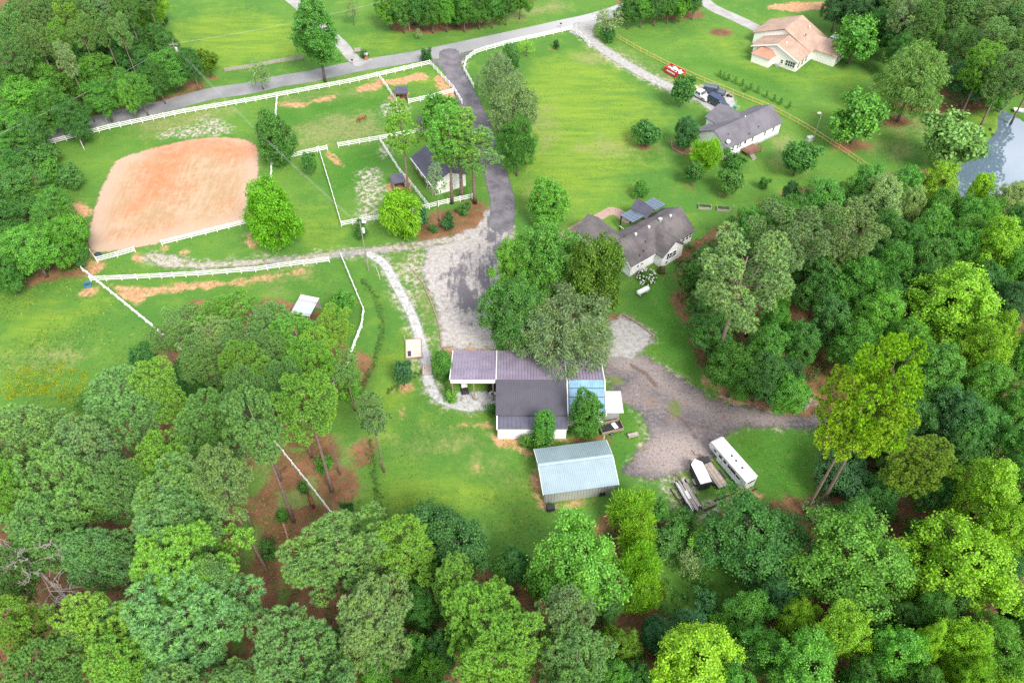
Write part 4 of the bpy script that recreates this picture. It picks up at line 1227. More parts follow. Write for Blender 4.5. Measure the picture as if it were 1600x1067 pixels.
# ================================================================== BUILDINGS
def shingle_mat(name, a, b):
    n = NT(name)
    v = n.objpos()
    big = n.noise(0.35, 5, 0.65, v)
    st = n.noise(1.0, 4, 0.6, n.mapped(0, (2.2, 0.35, 0.35), v))
    fine = n.noise(9, 2, 0.6, v)
    c = n.mix(n.step(big, 0.32, 0.68), a, b)
    c = n.mix(n.math('MULTIPLY', n.step(st, 0.45, 0.7), 0.35), c, tone(a, 0.72))
    c = n.mix(n.math('MULTIPLY', n.step(fine, 0.4, 0.65), 0.25), c, tone(b, 1.15))
    MATS[name] = n.done(n.bsdf(c, 0.9, 0, n.bump(fine, 0.5, 0.03), 0.15))
    return MATS[name]


SH_MAIN = shingle_mat('brown_grey_shingles', (0.085, 0.076, 0.082), (0.165, 0.146, 0.146))
SH_GREY = shingle_mat('grey_shingles', (0.115, 0.108, 0.125), (0.160, 0.150, 0.168))
SH_PEACH = shingle_mat('peach_shingles', (0.31, 0.205, 0.155), (0.41, 0.285, 0.225))
SH_RED = shingle_mat('terracotta_shingles', (0.34, 0.175, 0.12), (0.42, 0.235, 0.165))
WHITE = M('white_paint', (0.86, 0.855, 0.845), 0.6, 0, 0.03, 0.3)
VINYL = M('white_vinyl', (0.82, 0.82, 0.81), 0.45, 0, 0.06, 1.0)
CREAM = M('cream_siding', (0.83, 0.79, 0.74), 0.7, 0, 0.03, 0.3)
LAV = M('sky_tinted_metal_roof', (0.330, 0.275, 0.365), 0.42, 0.25, 0.20, 0.5)  # lavender is the rear slope's sky reflection, painted into its colour
DARKM = M('charcoal_metal_roof', (0.080, 0.076, 0.095), 0.55, 0.2, 0.15, 0.6)
DARKM2 = M('dark_blue_metal_roof', (0.105, 0.102, 0.138), 0.5, 0.25, 0.2, 0.8)
BLUEM = M('blue_roof_sheet', (0.190, 0.340, 0.450), 0.5, 0.1, 0.25, 0.7)
TEAL = M('pale_teal_metal_roof', (0.285, 0.365, 0.405), 0.45, 0.25, 0.10, 0.5)
STEEL = M('galvanised_wall', (0.42, 0.43, 0.43), 0.5, 0.3, 0.15, 0.8)
TINROOF = M('bleached_tin_roof', (0.62, 0.62, 0.60), 0.5, 0.2, 0.16, 0.9)
SKYPANEL = M('pale_blue_roof_panel', (0.42, 0.60, 0.68), 0.4, 0.1, 0.12, 0.9)
PERG = M('blue_grey_roof_panels', (0.150, 0.200, 0.265), 0.4, 0.3, 0.15, 0.8)
BLACK = M('black_paint', (0.025, 0.025, 0.028), 0.5, 0, 0.2, 1.5)
GLASS = M('window_glass', (0.045, 0.055, 0.065), 0.08, 0, 0.2, 0.6, 0, 0.8)
WOOD = M('weathered_wood', (0.29, 0.215, 0.165), 0.85, 0, 0.35, 2.5, 0.3)
GREYWOOD = M('grey_old_boards', (0.36, 0.315, 0.285), 0.9, 0, 0.35, 2.5, 0.3)
REDWOOD = M('stained_deck_wood', (0.22, 0.115, 0.085), 0.8, 0, 0.3, 2.5, 0.3)
PLY = M('pale_plywood', (0.60, 0.455, 0.385), 0.85, 0, 0.14, 0.9)
BLOCK = M('concrete_block', (0.40, 0.395, 0.385), 0.9, 0, 0.2, 1.5, 0.2)
YWOOD = M('yellow_treated_wood', (0.62, 0.46, 0.15), 0.8, 0, 0.2, 1.5)
SHUT = M('dark_shutters', (0.045, 0.045, 0.050), 0.6)
RUST = M('rusty_steel', (0.17, 0.085, 0.055), 0.8, 0.2, 0.4, 3)
DSTEEL = M('dark_steel', (0.055, 0.055, 0.062), 0.5, 0.4, 0.3, 2)
RUBBER = M('tyre_rubber', (0.028, 0.028, 0.028), 0.8)
ALLOY = M('wheel_alloy', (0.45, 0.45, 0.46), 0.35, 0.7)
GALV = M('galvanised_steel', (0.46, 0.47, 0.48), 0.4, 0.6)


def slope(mb, ra, rb, eb, ea, t=0.10, ribs=0, rw=0.05, rh=0.05, mi=0, rmi=None):
    """one roof plane: ridge a-b, eave b-a (counter-clockwise seen from above), optional standing ribs from ridge to eave"""
    ra, rb, eb, ea = [Vector(p) for p in (ra, rb, eb, ea)]
    mb.slab([ra, ea, eb, rb], t, mi)
    n = (ea - ra).cross(rb - ra).normalized()
    if n.z < 0:
        n = -n
    for i in range(ribs):
        s = (i + 0.5) / ribs
        p, q = ra.lerp(rb, s), ea.lerp(eb, s)
        d = (rb - ra).normalized() * rw / 2
        vs = [p - d, p + d, q + d, q - d]
        mb.add([v for v in vs] + [v + n * rh for v in vs], [(4, 5, 6, 7), (0, 1, 5, 4), (1, 2, 6, 5), (2, 3, 7, 6), (3, 0, 4, 7)], mi if rmi is None else rmi)
    return mb


def window(parent, x, y, z, w, h, face, shutters=False, panes=1, fmat=None):
    """face: '-y', '+y', '-x', '+x' direction the window looks"""
    o = 0.07
    rz = {'-y': 0, '+x': math.pi / 2, '+y': math.pi, '-x': -math.pi / 2}[face]
    f = MB()
    t = 0.09
    f.box(-w / 2 - t, -w / 2, -o, 0.02, -h / 2 - t, h / 2 + t).box(w / 2, w / 2 + t, -o, 0.02, -h / 2 - t, h / 2 + t)
    f.box(-w / 2, w / 2, -o, 0.02, h / 2, h / 2 + t).box(-w / 2 - 0.06, w / 2 + 0.06, -o - 0.04, 0.02, -h / 2 - t - 0.02, -h / 2)
    f.box(-w / 2, w / 2, -o + 0.01, 0.0, -0.03, 0.03)
    for k in range(1, panes):
        xx = -w / 2 + w * k / panes
        f.box(xx - 0.04, xx + 0.04, -o + 0.005, 0.0, -h / 2, h / 2)
    fr = f.build('window', fmat or WHITE, parent, loc=(x, y, z))
    fr.rotation_euler = (0, 0, rz)
    MB().box(-w / 2, w / 2, -0.035, -0.015, -h / 2, h / 2).build('pane', GLASS, fr)
    if shutters:
        for s in (-1, 1):
            MB().box(s * (w / 2 + t + 0.02) - (0.36 if s < 0 else 0), s * (w / 2 + t + 0.02) + (0.36 if s > 0 else 0), -0.05, 0.02, -h / 2 - 0.05, h / 2 + 0.05).build('shutter', SHUT, fr)
    return fr


def gable_walls(mb, x0, x1, y0, y1, z0, ze, zr, along='x', mi=0):
    if along == 'x':
        ym = (y0 + y1) / 2
        mb.prism_x([(y0, z0), (y1, z0), (y1, ze), (ym, zr), (y0, ze)], x0, x1, mi)
    else:
        xm = (x0 + x1) / 2
        mb.prism_y([(x0, z0), (x1, z0), (x1, ze), (xm, zr), (x0, ze)], y0, y1, mi)
    return mb


def vent_pipe(parent, x, y, z, r=0.09, h=0.35, mat=None):
    MB().tube([(x, y, z - 0.15), (x, y, z + h)], r, 8).tube([(x, y, z + h), (x, y, z + h + 0.07)], r * 1.5, 8).build('roof_vent', mat or WHITE, parent)


# ---- white house with brown-grey roof
def main_house():
    ZE, ZR = 3.0, 5.9
    A, B = G(986, 418, ZE), G(1087, 360, ZE)
    rz, L = frame_of(A, B)
    W = 8.8
    h = thing('white_house', 'white house with brown-grey shingle roof, front gable and blue patio roofs', 'house', (A.x, A.y, 0), rz)
    w = MB()
    gable_walls(w, 0.35, L - 0.35, 0.45, W - 0.45, 0, ZE - 0.05, ZR - 0.32)
    gable_walls(w, -0.7, 4.6, W - 0.5, 14.0, 0, ZE - 0.1, 4.95, 'y')
    w.build('wall', WHITE, h)
    MB().box(0.30, L - 0.30, 0.40, W - 0.40, -0.1, 0.35).build('foundation', BLOCK, h)
    r = MB()
    slope(r, (0, W / 2, ZR), (L, W / 2, ZR), (L, 0, ZE - 0.1), (0, 0, ZE - 0.1), 0.16)
    slope(r, (L, W / 2, ZR), (0, W / 2, ZR), (0, W, ZE - 0.1), (L, W, ZE - 0.1), 0.16)
    ro = r.build('roof', SH_MAIN, h)
    MB().obox((L / 2, W / 2, ZR + 0.03), (L, 0.28, 0.05)).build('ridge_cap', SH_MAIN, ro)
    # rear wing
    k = MB()
    xm = 1.95
    slope(k, (xm, 14.4, 5.3), (xm, 3.6, 5.3), (-1.05, 3.6 + 3.6, 2.95), (-1.05, 14.4, 2.95), 0.16)
    slope(k, (xm, 4.6, 5.3), (xm, 14.4, 5.3), (4.95, 14.4, 2.95), (4.95, 7.2, 2.95), 0.16)
    k.build('wing_roof', SH_MAIN, h)
    # front gable
    ga, gb = 6.4, 12.6
    gm = (ga + gb) / 2
    gw = MB()
    gable_walls(gw, ga + 0.35, gb - 0.35, -1.35, 2.0, 0, ZE - 0.1, 5.25, 'y')
    gw.build('gable_wall', WHITE, h)
    g2 = MB()
    slope(g2, (gm, 4.2, 5.55), (gm, -1.75, 5.55), (ga, -1.75, ZE - 0.05), (ga, 0.9, ZE - 0.05), 0.16)
    slope(g2, (gm, -1.75, 5.55), (gm, 4.2, 5.55), (gb, 0.9, ZE - 0.05), (gb, -1.75, ZE - 0.05), 0.16)
    g2.build('gable_roof', SH_MAIN, h)
    for x in (gm - 0.55, gm + 0.55):
        window(h, x, -1.36, 2.0, 0.75, 1.25, '-y', x < gm)
    window(h, gm - 1.4, -1.36, 0.65, 0.6, 0.8, '-y')
    for x in (2.3, 3.3):
        window(h, x, 0.44, 1.9, 0.55, 0.8, '-y')
    for x in (14.3, 15.3, 16.2):
        window(h, x, 0.44, 1.9, 0.65, 1.2, '-y')
    window(h, 0.34, 5.2, 2.6, 0.5, 0.5, '-x')
    # trims, gutter, chimney cap and vents
    for y0, y1, za, zb in ((0, W / 2, ZE - 0.1, ZR), (W, W / 2, ZE - 0.1, ZR)):
        MB().prism_x([(y0, za - 0.30), (y1, zb - 0.30), (y1, zb - 0.10), (y0, za - 0.10)], -0.05, 0.03).build('barge_board', WHITE, h)
    MB().box(0.1, 6.2, -0.10, 0.02, ZE - 0.3, ZE - 0.16).build('gutter', VINYL, h)
    MB().tube([(0.4, 0.36, 0.2), (0.4, 0.36, ZE - 0.3)], 0.06, 6).build('downpipe', VINYL, h)
    for x, y, m, rr in ((4.6, 4.0, VINYL, 0.16), (8.0, 4.0, VINYL, 0.16), (13.6, 3.9, VINYL, 0.16), (4.2, 1.2, BLACK, 0.09), (5.6, 2.3, BLACK, 0.08), (2.6, 5.0, BLACK, 0.08), (3.0, 0.9, BLACK, 0.07)):
        z = ZE - 0.1 + (ZR - ZE + 0.1) * (1 - abs(y - W / 2) / (W / 2))
        vent_pipe(h, x, y, z, rr, 0.25, m)
    MB().tube([(11.0, 4.1, 5.55), (11.0, 4.1, 6.15)], 0.32, 12).tube([(11.0, 4.1, 6.15), (11.0, 4.1, 6.24)], 0.42, 12).build('attic_fan', STEEL, h)
    # patio roofs of blue-grey sheet behind the house
    p = thing('patio_roof', 'blue-grey panelled patio roof with raised middle gable behind the white house', 'patio roof', (A.x, A.y, 0), rz)
    for x0, x1 in ((8.2, 11.6), (13.9, 17.2)):
        q = MB()
        slope(q, (x0, 8.3, 3.95), (x1, 8.3, 3.95), (x1, 11.8, 3.45), (x0, 11.8, 3.45), 0.08)
        q.v = q.v
        pn = q.build('roof_frame', DSTEEL, p)
        nx, ny = 4, 7
        for i in range(nx):
            for j in range(ny):
                a, b = x0 + (x1 - x0) * i / nx + 0.03, x0 + (x1 - x0) * (i + 1) / nx - 0.03
                c, d = 8.3 + 3.5 * j / ny + 0.03, 8.3 + 3.5 * (j + 1) / ny - 0.03
                zc, zd = 3.95 - 0.5 * (c - 8.3) / 3.5, 3.95 - 0.5 * (d - 8.3) / 3.5
                MB().add([(a, c, zc + 0.03), (b, c, zc + 0.03), (b, d, zd + 0.03), (a, d, zd + 0.03)], [(0, 1, 2, 3)]).build('panel', PERG, pn)
    g = MB()
    slope(g, (12.75, 7.6, 5.3), (12.75, 12.0, 5.3), (14.4, 12.0, 3.75), (14.4, 7.6, 3.75), 0.08, 9, 0.06, 0.06)
    slope(g, (12.75, 12.0, 5.3), (12.75, 7.6, 5.3), (11.1, 7.6, 3.75), (11.1, 12.0, 3.75), 0.08, 9, 0.06, 0.06)
    g.build('middle_gable', DARKM2, p)
    for x in (8.4, 11.2, 14.2, 17.0):
        MB().box(x - 0.09, x + 0.09, 11.5, 11.68, 0, 3.5).build('post', BLACK, p)
    MB().box(8.2, 17.2, 9.0, 9.1, 0.9, 1.0).box(8.2, 8.3, 8.8, 11.6, 0.9, 1.0).build('railing', WHITE, p)


# ---- grey-roofed white house
def grey_house():
    ZE, ZR = 3.2, 5.5
    A, B = G(1135, 233, ZE), G(1224, 191, ZE)
    rz, L = frame_of(A, B)
    W = 8.4
    h = thing('grey_roofed_house', 'long white house with grey shingle roof and brown deck by the parked cars', 'house', (A.x, A.y, 0), rz)
    w = MB()
    gable_walls(w, 0.25, L - 0.25, 0.35, W - 0.35, 0, ZE - 0.05, ZR - 0.25)
    gable_walls(w, 5.6, 12.6, W - 0.4, 11.4, 0, ZE - 0.1, 4.7, 'y')
    w.box(0.25, 4.6, W - 0.36, W + 1.4, 0, 2.4)
    w.build('wall', WHITE, h)
    MB().box(0.2, L - 0.2, 0.30, W - 0.3, -0.1, 0.55).build('foundation', BLOCK, h)
    r = MB()
    slope(r, (0, W / 2, ZR), (L, W / 2, ZR), (L, 0, ZE - 0.1), (0, 0, ZE - 0.1), 0.14)
    slope(r, (L, W / 2, ZR), (0, W / 2, ZR), (0, W, ZE - 0.1), (L, W, ZE - 0.1), 0.14)
    slope(r, (4.8, W - 0.3, ZE + 0.02), (0, W - 0.3, ZE + 0.02), (0, W + 1.7, 2.35), (4.8, W + 1.7, 2.35), 0.12)
    r.build('roof', SH_GREY, h)
    g = MB()
    slope(g, (9.1, 11.8, 4.95), (9.1, 4.6, 4.95), (5.2, 7.4, ZE - 0.15), (5.2, 11.8, ZE - 0.15), 0.14)
    slope(g, (9.1, 4.6, 4.95), (9.1, 11.8, 4.95), (13.0, 11.8, ZE - 0.15), (13.0, 7.4, ZE - 0.15), 0.14)
    g.build('garage_roof', SH_GREY, h)
    for x in (0.9, 2.6, 4.0, 4.8, 8.6, 12.5, 15.2):
        window(h, x, 0.34, 2.1, 0.6, 1.05, '-y')
    d = MB().box(-0.45, 0.45, -0.05, 0.02, 0, 2.0)
    dr = d.build('door', CREAM, h, loc=(6.3, 0.34, 0.9))
    MB().box(0.30, 0.36, -0.10, -0.05, 0.95, 1.05).build('handle', DSTEEL, dr)
    MB().box(-0.3, 0.3, -0.06, -0.05, 1.0, 1.8).build('pane', GLASS, dr)
    # deck with steps
    dk = MB()
    for i in range(14):
        dk.box(5.3 + i * 0.28, 5.55 + i * 0.28, -2.3, 0.32, 0.82, 0.88)
    dko = dk.build('deck', REDWOOD, h)
    rl = MB()
    for z in (1.15, 1.45, 1.75):
        rl.box(5.3, 9.2, -2.33, -2.27, z, z + 0.06).box(5.27, 5.33, -2.3, 0.2, z, z + 0.06).box(9.17, 9.23, -2.3, 0.2, z, z + 0.06)
    rl.build('railing', REDWOOD, dko)
    for x, y in ((5.4, -2.2), (9.1, -2.2), (7.2, -2.2)):
        MB().box(x - 0.06, x + 0.06, y - 0.06, y + 0.06, 0, 1.85).build('post', REDWOOD, dko)
    for k in range(4):
        MB().box(5.5, 6.7, -2.6 - k * 0.28, -2.34 - k * 0.28, 0.62 - k * 0.2, 0.66 - k * 0.2).build('step', GREYWOOD, dko)
    for x, y, m in ((1.6, 1.3, WHITE), (9.3, 4.1, WHITE), (7.6, 0.7, BLACK), (11.0, 1.2, BLACK), (2.6, 2.4, BLACK)):
        vent_pipe(h, x, y, ZE - 0.1 + (ZR - ZE) * (1 - abs(y - W / 2) / (W / 2)), 0.08, 0.25, m)
    dish = MB()
    n = 14
    ring = [(0.42 * math.cos(t * 2 * math.pi / n), 0.42 * math.sin(t * 2 * math.pi / n), 0.12) for t in range(n)]
    dish.add([(0, 0, 0)] + ring, [(0, i + 1, (i + 1) % n + 1) for i in range(n)])
    dish.tube([(0, 0, -0.7), (0, 0, 0)], 0.03, 6).tube([(0.3, 0, 0.1), (0.1, 0, 0.5)], 0.02, 5)
    do = dish.build('satellite_dish', VINYL, h, loc=(1.0, 0.7, 4.25))
    do.rotation_euler = (R(35), R(-20), 0)


# ---- peach-roofed house
def peach_house():
    A, B = G(1174, 88), G(1242, 113)
    rz, L = frame_of(A, B)
    h = thing('peach_roofed_house', 'cream house with peach shingle roof and large front gable beyond the saplings', 'house', (A.x, A.y, 0), rz)
    w = MB()
    gable_walls(w, 0, L, 0, 6.2, 0, 2.9, 5.1, 'y')
    gable_walls(w, -3.2, L + 0.02, 6.2, 15, 0, 2.9, 6.0, 'y')
    gable_walls(w, L - 0.5, L + 6.0, 8.4, 14.6, 0, 2.9, 4.6)
    w.build('wall', CREAM, h)
    r = MB()
    slope(r, (L / 2, 6.4, 5.4), (L / 2, -0.5, 5.4), (-0.5, -0.5, 2.85), (-0.5, 6.4, 2.85), 0.14)
    slope(r, (L / 2, -0.5, 5.4), (L / 2, 6.4, 5.4), (L + 0.5, 6.4, 2.85), (L + 0.5, -0.5, 2.85), 0.14)
    xm = (L - 3.2) / 2
    slope(r, (xm, 15.5, 6.45), (xm, 5.8, 6.45), (-3.7, 5.8, 2.85), (-3.7, 15.5, 2.85), 0.14)
    slope(r, (xm, 5.8, 6.45), (xm, 15.5, 6.45), (L + 0.52, 15.5, 2.9), (L + 0.52, 5.8, 2.9), 0.14)
    slope(r, (xm + 2, 11.5, 4.9), (L + 6.5, 11.5, 4.9), (L + 6.5, 8.0, 2.85), (L - 0.6, 8.0, 2.85), 0.14)
    slope(r, (L + 6.5, 11.5, 4.9), (xm + 2, 11.5, 4.9), (L - 0.6, 15.0, 2.85), (L + 6.5, 15.0, 2.85), 0.14)
    r.build('roof', SH_PEACH, h)
    # low front bay with its own hipped roof
    b = MB().box(1.2, 6.0, -2.6, 0.02, 0, 2.35)
    bo = b.build('front_bay', CREAM, h)
    hp = MB()
    x0, x1, y0, y1, ze, zr = 0.9, 6.3, -2.9, 0.4, 2.3, 3.5
    a, c = (2.3, -1.0, zr), (4.9, -1.0, zr)
    hp.add([(x0, y0, ze), (x1, y0, ze), (x1, y1, ze), (x0, y1, ze), a, c, (2.3, 0.4, zr), (4.9, 0.4, zr)], [(0, 1, 5, 4), (1, 2, 7, 5), (4, 6, 3, 0), (4, 5, 7, 6), (0, 3, 2, 1), (6, 7, 2, 3)])
    hp.build('bay_roof', SH_RED, bo)
    window(h, L - 1.7, -0.01, 1.55, 2.5, 1.35, '-y', False, 4, CREAM)
    for y in (1.0, 3.0, 5.0):
        window(h, L + 0.01, y, 1.5, 1.3, 1.7, '+x', False, 2, CREAM)
    window(h, 8.2, -0.01, 1.4, 0.6, 0.9, '-y', False, 1, CREAM)
    for y in (10, 12, 13.5):
        window(h, L + 6.01, y, 1.6, 0.7, 1.2, '+x', False, 1, CREAM)
    MB().box(7.0, 7.7, -0.8, -0.1, 0, 0.7).build('air_conditioner', STEEL, h)
    for x, y, z, m in ((9.0, 9.0, 5.1, DSTEEL), (7.3, 2.2, 5.1, WHITE), (8.0, 13.0, 5.4, WHITE)):
        vent_pipe(h, x, y, z - 0.1, 0.12, 0.3, m)
    for x0, y0, x1, y1 in ((-0.55, -0.55, L / 2, -0.55), (L + 0.55, -0.55, L / 2, -0.55)):
        MB().add([(x0, y0, 2.6), (x1, y1, 5.15), (x1, y1, 5.4), (x0, y0, 2.86), (x0, y0 + 0.08, 2.6), (x1, y1 + 0.08, 5.15), (x1, y1 + 0.08, 5.4), (x0, y0 + 0.08, 2.86)],
                 [(0, 1, 2, 3), (7, 6, 5, 4), (3, 2, 6, 7), (0, 4, 5, 1)]).build('barge_board', WHITE, h)


# ---- barn with several roofs
def barn():
    X0, Y0 = -2.4, 72.2
    h = thing('barn', 'barn with sky-tinted lavender, charcoal and blue metal roofs and an open carport end', 'barn', (X0, Y0, 0))
    yr, ye, yf, ya = 78.9 - Y0, 87.0 - Y0, 73.4 - Y0, 71.4 - Y0
    zr, ze, zf, za = 5.5, 3.1, 3.55, 2.75
    xl, xa, xb, xc = -9.75 - X0, -2.5 - X0, 8.55 - X0, 14.45 - X0
    r = MB()
    for a, b, n in ((xl, xa, 15), (xa, xb, 23), (xb, xc, 12)):
        slope(r, (b - 0.02, yr, zr), (a + 0.02, yr, zr), (a + 0.02, ye, ze), (b - 0.02, ye, ze), 0.09, n, 0.10, 0.10)
    ro = r.build('rear_roof', LAV, h)
    MB().box(xl, xc, ye - 3.3, ye - 3.24, 0, 0.01).build('lap_joint', LAV, ro).location = (0, 0, ze + (zr - ze) * 3.3 / (ye - yr) + 0.05)
    f = slope(MB(), (xa, yr, zr), (xb, yr, zr), (xb, yf, zf), (xa, yf, zf), 0.09, 34, 0.05, 0.03)
    f.build('front_roof', DARKM, h)
    a2 = slope(MB(), (xa + 0.3, yf + 0.25, zf - 0.14), (xb, yf + 0.25, zf - 0.14), (xb, ya, za), (xa + 0.3, ya, za), 0.08, 17, 0.09, 0.07)
    a2.build('awning_roof', DARKM2, h)
    # blue sheets of the right-hand roof, one by one
    rb = slope(MB(), (xb + 0.2, yr, zr - 0.02), (xc, yr, zr - 0.02), (xc, yf + 0.1, zf - 0.1), (xb + 0.2, yf + 0.1, zf - 0.1), 0.08)
    rbo = rb.build('blue_roof', DARKM2, h)
    for k in range(4):
        t0, t1 = k / 4 + 0.015, (k + 1) / 4 - 0.015
        P = lambda x, t: Vector((x, yr + (yf + 0.1 - yr) * t, zr - 0.02 + (zf - zr - 0.08) * t + 0.035))
        s = slope(MB(), P(xb + 0.35, t0), P(xc - 0.15, t0), P(xc - 0.15, t1), P(xb + 0.35, t1), 0.03, 14, 0.06, 0.03)
        s.build('roof_sheet', BLUEM, rbo)
    # white rake trims
    for x in (xl, xa, xb, xc):
        MB().prism_x([(yr, zr - 0.15), (ye, ze - 0.15), (ye, ze + 0.10), (yr, zr + 0.10)], x - 0.07, x + 0.07).build('rake_trim', VINYL, h)
    for x in (xb + 0.05, xc + 0.02):
        MB().prism_x([(yr, zr - 0.15), (yf, zf - 0.2), (yf, zf + 0.05), (yr, zr + 0.10)], x - 0.07, x + 0.07).build('rake_trim', VINYL, h)
    MB().prism_x([(yf + 0.2, zf - 0.4), (ya, za - 0.25), (ya, za + 0.06), (yf + 0.2, zf - 0.06)], xa + 0.12, xa + 0.28).build('rake_trim', VINYL, h)
    # walls
    w = MB()
    w.prism_x([(ya + 0.12, 0), (ye - 0.4, 0), (ye - 0.4, ze - 0.1), (yr, zr - 0.12), (yf + 0.3, zf - 0.25), (ya + 0.12, za - 0.12)], xa + 0.30, xb - 0.2)
    w.prism_x([(1.7, 0), (ye - 0.4, 0), (ye - 0.4, ze - 0.1), (yr, zr - 0.14), (1.7, zf - 0.1)], xb - 0.15, xc - 0.2)
    w.box(xl + 0.25, xa + 0.2, ye - 4.0, ye - 0.4, 0, ze - 0.05)
    w.build('wall', WHITE, h)
    MB().box(xl + 0.1, xa - 0.12, yr - 0.16, yr - 0.06, zr - 0.75, zr - 0.05).build('front_fascia', CREAM, h)
    for x in (xl + 0.35, xl + 3.7, xa - 0.5):
        MB().box(x - 0.1, x + 0.1, yr + 0.1, yr + 0.3, 0, zr - 0.2).build('post', WOOD, h)
    MB().box(xa + 0.4, xb - 0.05, ya - 0.02, ya + 0.06, za - 0.16, za - 0.09).build('awning_fascia', VINYL, h)
    # lean-to
    l = MB()
    l.prism_x([(2.9, 0), (6.1, 0), (6.1, 2.7), (2.9, 2.25)], xc + 0.15, xc + 2.4)
    lo = l.build('lean_to', STEEL, h)
    slope(MB(), (xc + 0.05, 6.4, 2.95), (xc + 2.75, 6.4, 2.95), (xc + 2.95, 2.55, 2.4), (xc + 0.05, 2.55, 2.4), 0.07, 9, 0.05, 0.03).build('lean_to_roof', TINROOF, lo)
    window(h, 6.5, ya + 0.11, 1.3, 0.8, 0.7, '-y')
    # things under the carport
    k = thing('dog_house', 'little white dog house with dark gable under the carport', 'dog house', (X0 - 0.75, Y0 + 8.6, 0))
    gable_walls(MB(), -0.55, 0.55, -0.6, 0.6, 0, 0.8, 1.2, 'y').build('wall', WHITE, k)
    kr = MB()
    slope(kr, (0, 0.75, 1.32), (0, -0.75, 1.32), (-0.75, -0.75, 0.78), (-0.75, 0.75, 0.78), 0.06)
    slope(kr, (0, -0.75, 1.32), (0, 0.75, 1.32), (0.75, 0.75, 0.78), (0.75, -0.75, 0.78), 0.06)
    kr.build('roof', BLACK, k)
    MB().box(-0.25, 0.25, -0.63, -0.58, 0.02, 0.6).build('doorway', BLACK, k)
    q = thing('golf_cart', 'dark golf cart with pale seat parked under the carport', 'golf cart', (X0 - 5.3, Y0 + 8.9, 0), R(-80))
    MB().box(-1.1, 1.1, -0.55, 0.55, 0.25, 0.55).box(0.5, 1.1, -0.5, 0.5, 0.55, 0.9).build('body', DSTEEL, q, bevel=0.08)
    MB().box(-0.7, -0.1, -0.5, 0.5, 0.56, 0.80).box(-0.85, -0.68, -0.5, 0.5, 0.80, 1.2).build('seat', CREAM, q, bevel=0.05)
    MB().tube([(0.5, 0.2, 0.85), (0.25, 0.2, 1.1)], 0.03, 6).build('steering_column', BLACK, q)
    for x in (-0.8, 0.8):
        for y in (-0.5, 0.5):
            wheel(q, x, y, 0.25, 0.25, 0.18)


def wheel(parent, x, y, z, r, w):
    n = 16
    t = MB().tube([(0, -w / 2, 0), (0, -w / 2 + 0.02, 0), (0, w / 2 - 0.02, 0), (0, w / 2, 0)], [r * 0.93, r, r, r * 0.93], n)
    o = t.build('wheel', RUBBER, parent, True, loc=(x, y, z))
    MB().tube([(0, -w / 2 - 0.015, 0), (0, w / 2 + 0.015, 0)], r * 0.58, 10).build('rim', ALLOY, o)
    return o


# ---- pale teal shed
def teal_shed():
    A, B = G(849, 773, 3.0), G(967, 757, 3.0)
    rz, L = frame_of(A, B)
    W = 7.9
    h = thing('metal_shed', 'metal shed with pale teal ribbed roof in front of the barn', 'shed', (A.x, A.y, 0), rz)
    w = MB()
    gable_walls(w, 0.3, L - 0.45, 0.35, W - 0.4, 0, 2.9, 4.0)
    for i in range(24):
        x = 0.45 + (L - 1.1) * i / 23
        w.box(x - 0.03, x + 0.03, 0.30, 0.36, 0.02, 2.85)
    w.build('wall', STEEL, h)
    r = MB()
    slope(r, (0, 4.35, 4.25), (L, 4.35, 4.25), (L, 0, 3.0), (0, 0, 3.0), 0.09, 36, 0.07, 0.045)
    slope(r, (L, 4.35, 4.25), (0, 4.35, 4.25), (0, W, 3.05), (L, W, 3.05), 0.09, 36, 0.07, 0.045)
    ro = r.build('roof', TEAL, h)
    MB().prism_x([(4.0, 4.20), (4.35, 4.32), (4.7, 4.20), (4.7, 4.26), (4.35, 4.39), (4.0, 4.26)], -0.02, L + 0.02).build('ridge_cap', TEAL, ro)
    for x in (-0.03, L + 0.03):
        MB().prism_x([(0, 2.85), (4.35, 4.10), (W, 2.88), (W, 3.06), (4.35, 4.27), (0, 3.02)], x - 0.03, x + 0.03).build('rake_trim', VINYL, h)
    MB().box(L - 2.6, L - 1.7, 0.24, 0.31, 0, 0.9).build('crawl_door', DSTEEL, h)
    MB().tube([(L - 0.25, W + 0.4, 0), (L - 0.25, W + 0.4, 3.6)], 0.05, 6).build('flue_pipe', VINYL, h)
    b = thing('generator', 'black machine under a cover beside the front corner of the teal-roofed shed', 'machine', G(860, 796), rz)
    MB().box(-0.6, 0.6, -0.45, 0.45, 0.2, 0.95).build('cover', BLACK, b, bevel=0.1)
    MB().box(-0.5, 0.5, -0.35, 0.35, 0.95, 1.05).build('lid', DSTEEL, b, bevel=0.03)
    MB().tube([(0.6, 0.2, 0.7), (1.2, 0.25, 0.85)], 0.03, 6).tube([(0.6, -0.2, 0.7), (1.2, -0.25, 0.85)], 0.03, 6).build('handle', GALV, b)
    for y in (-0.4, 0.4):
        wheel(b, -0.3, y, 0.2, 0.2, 0.1)


